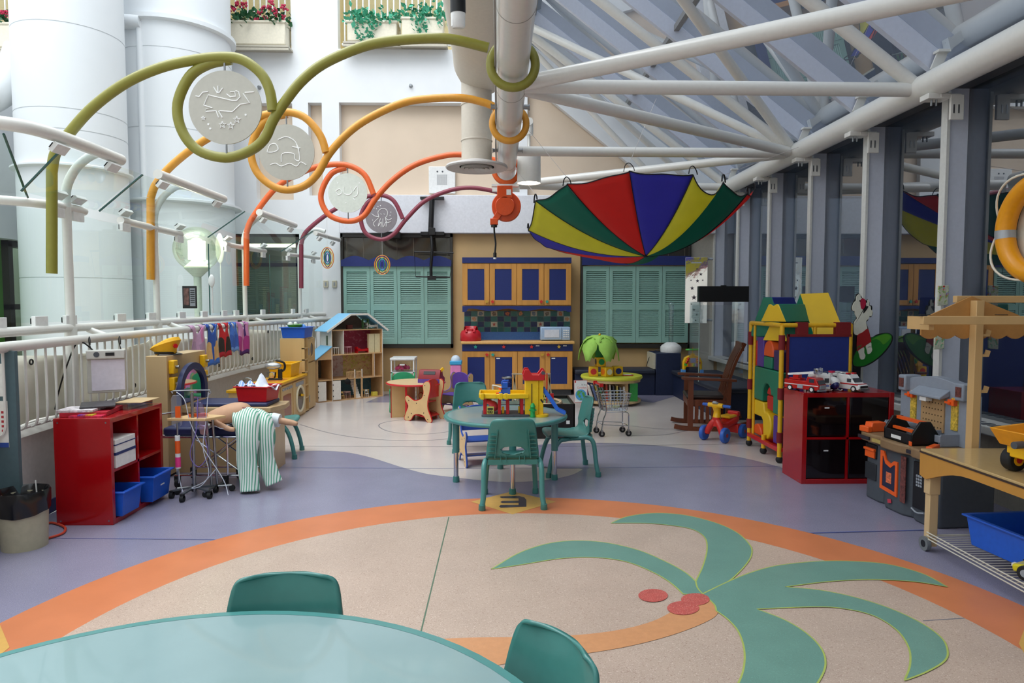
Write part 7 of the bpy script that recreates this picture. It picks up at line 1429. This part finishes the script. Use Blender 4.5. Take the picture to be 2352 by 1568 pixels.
b = B(); o1 = [(.12, .14), (.12, .43), (.08, .43), (.05, .37), (0, .35), (-.04, .38), (-.08, .38), (-.08, .12)]; i1_ = [(.095, .165), (.095, .39), (.085, .39), (.06, .34), (0, .32), (-.04, .35), (-.055, .35), (-.055, .15)]; b.ring(o1, i1_, -.35, -.338, 'x'); b.build('orange_pocket', ORANGE, t); b = B(); b.prism(i1_, -.346, -.338, 'x'); b.build('pocket_panel', mat('pocket_navy', '#1f2440', .6), t); b = B(); b.box(-.348, -.346, -.01, .05, .2, .28); b.build('pocket_emblem', mat('emblem_orange', '#d9714a', .5, noise=.4, nscale=60), t)
b = B(); b.box(-.349, -.344, -.17, -.115, .1, .44); b.build('tread_panel', mat('tread_plate', '#6b3a34', .4, noise=.6, nscale=70), t)
nich(-.37, -.24, .1, .43, BLACK, 'dark_door', -.335); b = B()
for i in range(3):
    for j in range(4): b.box(-.345, -.341, -.335+i*.022, -.32+i*.022, .26+j*.022, .275+j*.022)
b.build('keypad', LGREY, t); b = B(); b.tube(smooth([(-.345, -.37, .09), (-.35, -.3, .075), (-.345, -.24, .09)], 4), .006, 6); b.build('door_trim', LGREY, t); b = B(); b.bar((-.349, -.02, .075), (-.349, .02, .065), .003, .03, (0, 0, 1)); b.build('maker_plate', mat('plate_red', '#c43a4a', .4), t)
for y0, y1, c in ((.24, .38, '#2b2630'), (.0, .2, '#b8a05a'), (-.36, -.2, '#2b2630')): b = B(); b.box(-.372, -.36, y0, y1, .48, .505); b.build('counter_plate', mat('cplate_'+c[1:], c, .5), t)
# back board
k0 = set(bpy.data.objects)
b = B(); top = [(-.42, .53), (-.42, .90), (-.33, .91), (-.3, .955)]+[(-.3+.6*i/12, .965+.035*math.sin(PI*i/12)) for i in range(13)]+[(.3, .955), (.33, .97), (.42, .97), (.42, .53)]; b.prism(top, .1, .19, 'x'); b.build('back_board', WL, t, bevel=.012)
for y in (-.4, .3): b = B(); b.box(.06, .2, y, y+.1, .86, .985); g = b.build('corner_block', WL, t, bevel=.012); B().box(.055, .06, y+.02, y+.08, .89, .96).build('tread_inlay', MATS['tread_plate'], g)
b = B(); b.box(.09, .1, -.15, .13, .6, .86); b.build('pegboard', mat('peg_tan', '#b89468', .6), t); b = B()
for i in range(7):
    for j in range(5): b.cyl((.087, -.12+i*.036, .63+j*.045), (.09, -.12+i*.036, .63+j*.045), .005, n=6)
b.build('peg_holes', mat('hole_brown', '#4a3724', .7), t)
for y in (-.3, .2): b = B(); b.box(.09, .1, y, y+.07, .64, .87); b.build('yellow_panel', mat('yellow_grid', '#d9b545', .5, noise=.5, nscale=60), t); b = B(); b.box(.06, .09, y+.0, y+.07, .82, .86); b.box(.05, .09, y+.03, y+.09, .83, .845); b.build('orange_hook', ORANGE, t)
b = B(); b.prism([(.1, .92), (.02, .87), (.02, .85), (.1, .87)], -.2, .18, 'y'); b.build('shade_hood', WL, t, bevel=.006); b = B(); b.box(.03, .08, -.02, .06, .82, .85); b.build('lamp', WPL, t)
for y in (-.32, -.06, .2): 
    b = B(); b.box(-.04, .1, y, y+.2, .53, .54); b.bar((-.04, y, .585), (-.04, y+.2, .585), .012, .05); b.box(-.04, .1, y, y+.01, .53, .62); b.box(-.04, .1, y+.19, y+.2, .53, .62); b.build('parts_tray', WL, t, bevel=.003)
for o in set(bpy.data.objects)-k0:
    if o.parent == t: o.location = (-.13, 0, 0); o.scale = (1, .87, 1)
t = thing('toy_tool_box', 'black toy tool box with an orange handle on the workbench counter', 'tool box', (3.03, 4.93, .531), math.radians(4)); b = B()
for y in (-.17, .13): b.prism([(-.1, 0), (.1, 0), (.1, .08), (.04, .17), (-.04, .17), (-.1, .08)], y, y+.02, 'y')
b.box(-.1, .1, -.17, .15, 0, .015); b.box(-.1, -.09, -.17, .15, 0, .08); b.box(.09, .1, -.17, .15, 0, .08); b.build('tray', BLACK, t, bevel=.004); b = B(); b.bar((0, -.16, .16), (0, .14, .16), .03, .022); b.build('handle', ORANGE, t); b = B(); b.bar((-.04, -.1, .09), (-.04, .12, .09), .02, .02); b.build('screwdriver', ORANGE, t); b = B(); b.box(-.103, -.1, -.05, .06, .02, .045); b.build('label', WPL, t); b = B(); b.box(-.104, -.1, -.17, -.14, 0, .03); b.build('latch', ORANGE, t)
t = thing('toy_vice', 'orange toy vice at the left end of the workbench counter', 'toy vice', (3.0, 5.33, .531), .2); b = B(); b.prism([(-.09, 0), (.09, 0), (.07, .03), (.06, .075), (-.06, .075), (-.07, .03)], -.04, .04, 'y'); b.box(-.11, -.07, -.05, .05, 0, .045); b.build('jaw', ORANGE, t, bevel=.006); b = B(); b.cyl((.06, -.02, .02), (.15, -.05, .015), .012, n=10); b.build('screw', BLACK, t)
o = B().at((3.04, 4.66, .545), .7).box(-.1, .06, -.02, .02, -.013, .013).build('toy_drill', ORANGE, bevel=.004); tag(o, 'orange toy tool lying on the near end of the workbench counter', 'toy tool')
# wooden play table with wire shelf
t = thing('activity_table', 'honey coloured wooden play table on casters at the right edge', 'table', (2.655, 4.2, 0)); HN = mat('honey_wood', '#c08a3c', .35, noise=.06, nscale=7, wood=True); LT = mat('table_laminate', '#c7a873', .18, noise=.03, coat=.3); TLn = 1.6; WX = .82
B().box(0, WX, -TLn, 0, .61, .635).build('table_top', LT, t, bevel=.003); b = B(); b.box(-.006, 0, -TLn, 0, .612, .622); b.build('edge_line', mat('edge_dark', '#3a2a22', .5), t)
def apron(L_): 
    P_ = [(0, .47), (.06, .455)]; P_ += [(.06+.04+(L_-.2)*i/20, .47+.09*math.sin(min(1, (i/20)*4)*PI/2)*math.sin(min(1, (1-i/20)*4)*PI/2)) for i in range(21)]; return P_+[(L_-.06, .455), (L_, .47), (L_, .61), (0, .61)]
b = B(); b.prism([(-a, z) for a, z in apron(TLn)], -.002, .02, 'x'); b.build('apron', HN, t); b = B(); b.prism([(a*WX/TLn if 0 else a, z) for a, z in apron(WX)], -.02, 0, 'y'); b.build('apron', HN, t)
for x, y in ((.05, -.05), (WX-.05, -.05), (.05, -TLn+.05), (WX-.05, -TLn+.05)):
    g = B(); g.box(x-.035, x+.035, y-.03, y+.03, .36, .5); g.box(x-.028, x+.028, y-.025, y+.025, .03, .4); g = g.build('leg', BIRCH, t, bevel=.004); b = B(); b.cyl((x-.045, y+.0, .045), (x-.02, y, .045), .045, n=24); b.build('caster', mat('caster_grey', '#6f7375', .5), g); b = B(); b.cyl((x-.047, y, .045), (x-.018, y, .045), .022, n=14); b.build('caster_hub', BLACK, g)
WSH = mat('wire_white', '#cfcabb', .4); b = B()
for x in (.02, WX-.06): 
    for z in (.10, .08, .12): b.tube([(x, -.06, z), (x, -TLn+.06, z)], .004, 6)
for k in range(40): y = -.08-k*(TLn-.16)/39; b.tube([(.02, y, .10), (WX-.06, y, .10)], .0025, 5)
b.tube([(.02, -.06, .10), (WX-.06, -.06, .10)], .005, 6); b.build('wire_shelf', WSH, t)
t = bin_('blue_bin', 'large blue bin on the wire shelf under the honey coloured table', (3.03, 3.78, .107), .42, .42, .17, BLUE, .1); b = B(); b.box(-.07, .06, -.06, .02, .03, .09); b.cyl((-.04, -.07, .09), (-.04, 0, .09), .02, n=10); b.build('contents', mat('toy_charcoal', '#3b3d42', .5), t)
b = B()
def car(t, m, L_, W2, z0, prof, wr_, ys_):
    b = B(); b.prism(prof, -W2, W2, 'x'); b.build('body', m, t, bevel=.012)
    for x in (-W2+.01, W2-.01):
        for y in ys_: g = B(); g.cyl((x-.02, y, wr_), (x+.02, y, wr_), wr_, n=24); g = g.build('wheel', RUBBER, t, bevel=.006); b = B(); b.cyl((x-.022, y, wr_), (x+.022, y, wr_), wr_*.5, n=16); b.build('hubcap', LGREY, g)
t = thing('toy_sports_car', 'yellow and black toy racing car on the wire shelf under the table', 'toy car', (2.86, 3.36, .107), math.radians(25)); car(t, mat('car_yellow', '#d8c81c', .3, coat=.3), .3, .09, 0, [(-.17, .03), (.17, .03), (.175, .07), (.09, .085), (.03, .125), (-.07, .125), (-.12, .09), (-.17, .095)], .04, (-.1, .105))
b = B(); b.bar((-.07, .06, .112), (.07, .06, .112), .005, .06, (0, -1, .75)); b.build('windscreen', mat('car_glass_grey', '#6d7076', .15), t); b = B(); b.box(-.03, -.005, .08, .15, .084, .09); b.box(.005, .03, .08, .15, .084, .09); b.build('bonnet_vent', BLACK, t); b = B(); b.box(-.08, -.05, .165, .178, .055, .07); b.box(.05, .08, .165, .178, .055, .07); b.build('headlight', WPL, t)
t = thing('toy_dump_truck', 'big yellow toy dump truck on the honey coloured table at the right edge', 'toy truck', (2.93, 3.55, .636), math.radians(100)); t.scale = (.88,)*3; DYW = mat('dump_yellow', '#e89a0e', .35)
b = B(); b.box(-.07, .07, -.22, .2, .1, .14); b.box(-.09, .09, .1, .2, .12, .2); b.build('chassis', YEL, t, bevel=.008)
b = B(); P0 = [(-.12, -.14), (.12, -.14), (.12, .22), (-.12, .22)]; P1 = [(-.15, -.17), (.15, -.17), (.15, .27), (-.15, .27)]; b.add([(x, y, .17) for x, y in P0]+[(x, y, .27+(.03 if y < 0 else 0)) for x, y in P1]+[(x*.93, y*.93, .27+(.03 if y < 0 else 0)) for x, y in P1]+[(x*.93, y*.93, .185) for x, y in P0], [(3, 2, 1, 0)]+[(L_*4+k, L_*4+(k+1) % 4, (L_+1)*4+(k+1) % 4, (L_+1)*4+k) for L_ in range(3) for k in range(4)]+[(12, 13, 14, 15)]); b.build('dump_bed', DYW, t, bevel=.006)
for x in (-.11, .11):
    for y in (-.12, .12): g = B(); g.cyl((x-.035, y, .072), (x+.035, y, .072), .072, n=28); g = g.build('wheel', RUBBER, t, bevel=.012); b = B(); b.cyl((x-.038, y, .072), (x+.038, y, .072), .036, n=20); b.build('wheel_hub', YEL, g); b = B(); b.cyl((x-.041, y, .072), (x+.041, y, .072), .02, n=16); b.build('wheel_centre', RED, g)
b = B(); b.cyl((-.06, .22, .2), (-.06, .31, .2), .022, n=14); b.build('exhaust', DGREY, t)
# market stand roof
t = thing('market_stand', 'birch play market stand with a gabled open roof behind the wooden table', 'play stand', (0, 0, 0)); MSW = mat('stand_birch', '#cfa973', .4, noise=.06, nscale=8, wood=True); GY = 4.25
px_ = lambda x, y, Y=GY: (D(x, y, Y).x, D(x, y, Y).z)
a = px_(2236, 700); b = B(); b.box(a[0], a[0]+.05, GY-.03, GY+.03, .5, px_(2236, 690)[1]); b.build('post', MSW, t, bevel=.003)
for y in (752, 800, 885): 
    zz = px_(0, y)[1]; b = B(); b.box(a[0]+.06, a[0]+.1, GY-.015, GY+.015, zz-.06, zz-.045); b.bar((a[0]+.095, GY, zz-.055), (a[0]+.105, GY, zz-.02), .03, .008, (0, 1, 0)); b.build('hanging_bracket', MSW, t)
g0, g1, g2 = px_(2135, 728), px_(2240, 680), px_(2345, 722); b = B(); P_ = [g0, g1, g2, (g2[0]+.05, g2[1]-.1)]
n = 6; xs_ = [g0[0]-.03+(g2[0]+.08-g0[0])*i/(n*8) for i in range(n*8+1)]; low = [(x, g0[1]-.115-.025*abs(math.sin(PI*(x-xs_[0])/((xs_[-1]-xs_[0])/n)))) for x in xs_]
b.prism([(g0[0]-.03, g0[1]-.03), g0, g1, g2, (g2[0]+.08, g2[1]-.04)]+low[::-1], GY+.03, GY+.045, 'y'); b.build('gable_panel', mat('gable_ply', '#b98548', .5, noise=.05), t)
e0, e1 = px_(2114, 735, 4.05), px_(2420, 742, 4.05); b = B(); b.box(e0[0], e0[0]+1.1, 4.02, 4.06, e0[1]-.026, e0[1]+.024); b.build('eave_beam', MSW, t, bevel=.003); b = B(); b.box(e0[0]+.06, e0[0]+.09, 4.06, GY+.03, e0[1]-.06, e0[1]+.02); b.box(e0[0]+1.0, e0[0]+1.03, 4.06, GY+.03, e0[1]-.06, e0[1]+.02); b.build('side_bracket', MSW, t)
r0 = px_(2210, 687); b = B(); b.box(r0[0], r0[0]+1.0, GY+.05, GY+.09, r0[1]-.022, r0[1]+.022); b.build('ridge_beam', MSW, t, bevel=.003)
for x in (2122, 2300): q = D(x, 728, 4.04); b = B(); b.box(q.x-.03, q.x+.03, 4.025, 4.055, e0[1]+.03, e0[1]+.034); b.build('fastener_pad', BLACK, t)
b = B(); b.box(a[0]+.75, a[0]+.81, GY-.03, GY+.03, .5, px_(2236, 690)[1]); b.build('post', MSW, t, bevel=.003)
# life ring
lc = (3.60, 4.50, D(2380, 522, 4.5).z); t = thing('life_ring', 'yellow life ring with silver bands and rope hanging on the window wall', 'life ring', lc); LY = mat('ring_yellow', '#e89a08', .35, noise=.04)
B().torus((0, 0, 0), .315, .063, 'x', 64, 20).build('ring', LY, t); SB_ = mat('reflective_band', '#a9adb2', .3, .3)
for a in (PI*.98, PI*.48, -PI*.02, -PI*.52):
    b = B(); pts = [(0, -.315*math.cos(PI-a+d)*-1*-1, .315*math.sin(a+d)) for d in (-.1, -.05, 0, .05, .1)]; pts = [(0, .315*math.cos(a+d), .315*math.sin(a+d)) for d in (-.1, -.05, 0, .05, .1)]; b.tube(pts, .0645, 20, caps=False); b.build('silver_band', SB_, t)
RP_ = mat('rope_white', '#dcd6c6', .8); b = B()
for k in range(4):
    a0_ = PI*.98+k*PI/2; pts = []
    for i in range(13): u = i/12; a = a0_+.35+u*(PI/2-.7+.35); pts.append((-.03-.05*math.sin(u*PI), (.36+.04*math.sin(u*PI))*math.cos(a), (.36+.04*math.sin(u*PI))*math.sin(a)))
    b.tube(pts, .008, 6)
b.build('rope', RP_, t)
t = thing('safety_board', 'round white safety board behind the yellow life ring', 'sign', (3.672, 4.50, lc[2])); B().cyl((0, 0, 0), (.02, 0, 0), .30, n=48).build('board', mat('board_white', '#d8d2c4', .5), t); text('board_letter', 'S', .12, mat('letter_green', '#1f6b4a', .5), t, (-.003, .175, .0), (PI/2, 0, -PI/2)); b = B(); b.bar((.02, 0, 0), (.1, 0, 0), .05, .05); b.build('bracket', DGREY, t)
b = B()
# small party bags taped to the window fin
for k, (x, y0_, y1_, lab, c) in enumerate(((2163, 655, 702, 'clear bag of rainbow toys taped high on the window fin', '#8fae5a'), (2158, 756, 802, 'clear bag of green and red toys taped lower on the window fin', '#4fae7a'))):
    zz1, zz0 = D(x, y0_, 5.66).z, D(x, y1_, 5.66).z; xx = D(x, 700, 5.66).x; t = thing('party_bag', lab, 'bag', (xx, 5.64, zz0), 0, 'party bags on the window fin'); b = B(); h = zz1-zz0; b.prism([(-.045, .0), (.04, .005), (.045, h), (-.045, h-.005)], 0, .014, 'y'); b.build('bag', mat('bag_print_%d' % k, '#c9cdb8', .3, noise=.2, nscale=20, speck=[(30, .52, c, .9), (26, .58, '#e0562c', .9), (24, .6, '#4a7fd6' if k == 0 else '#e0b52c', .9)]), t, bevel=.004); b = B(); b.cyl((0, -.002, h-.01), (0, 0, h-.01), .008, n=10); b.build('tape_dot', RED, t)
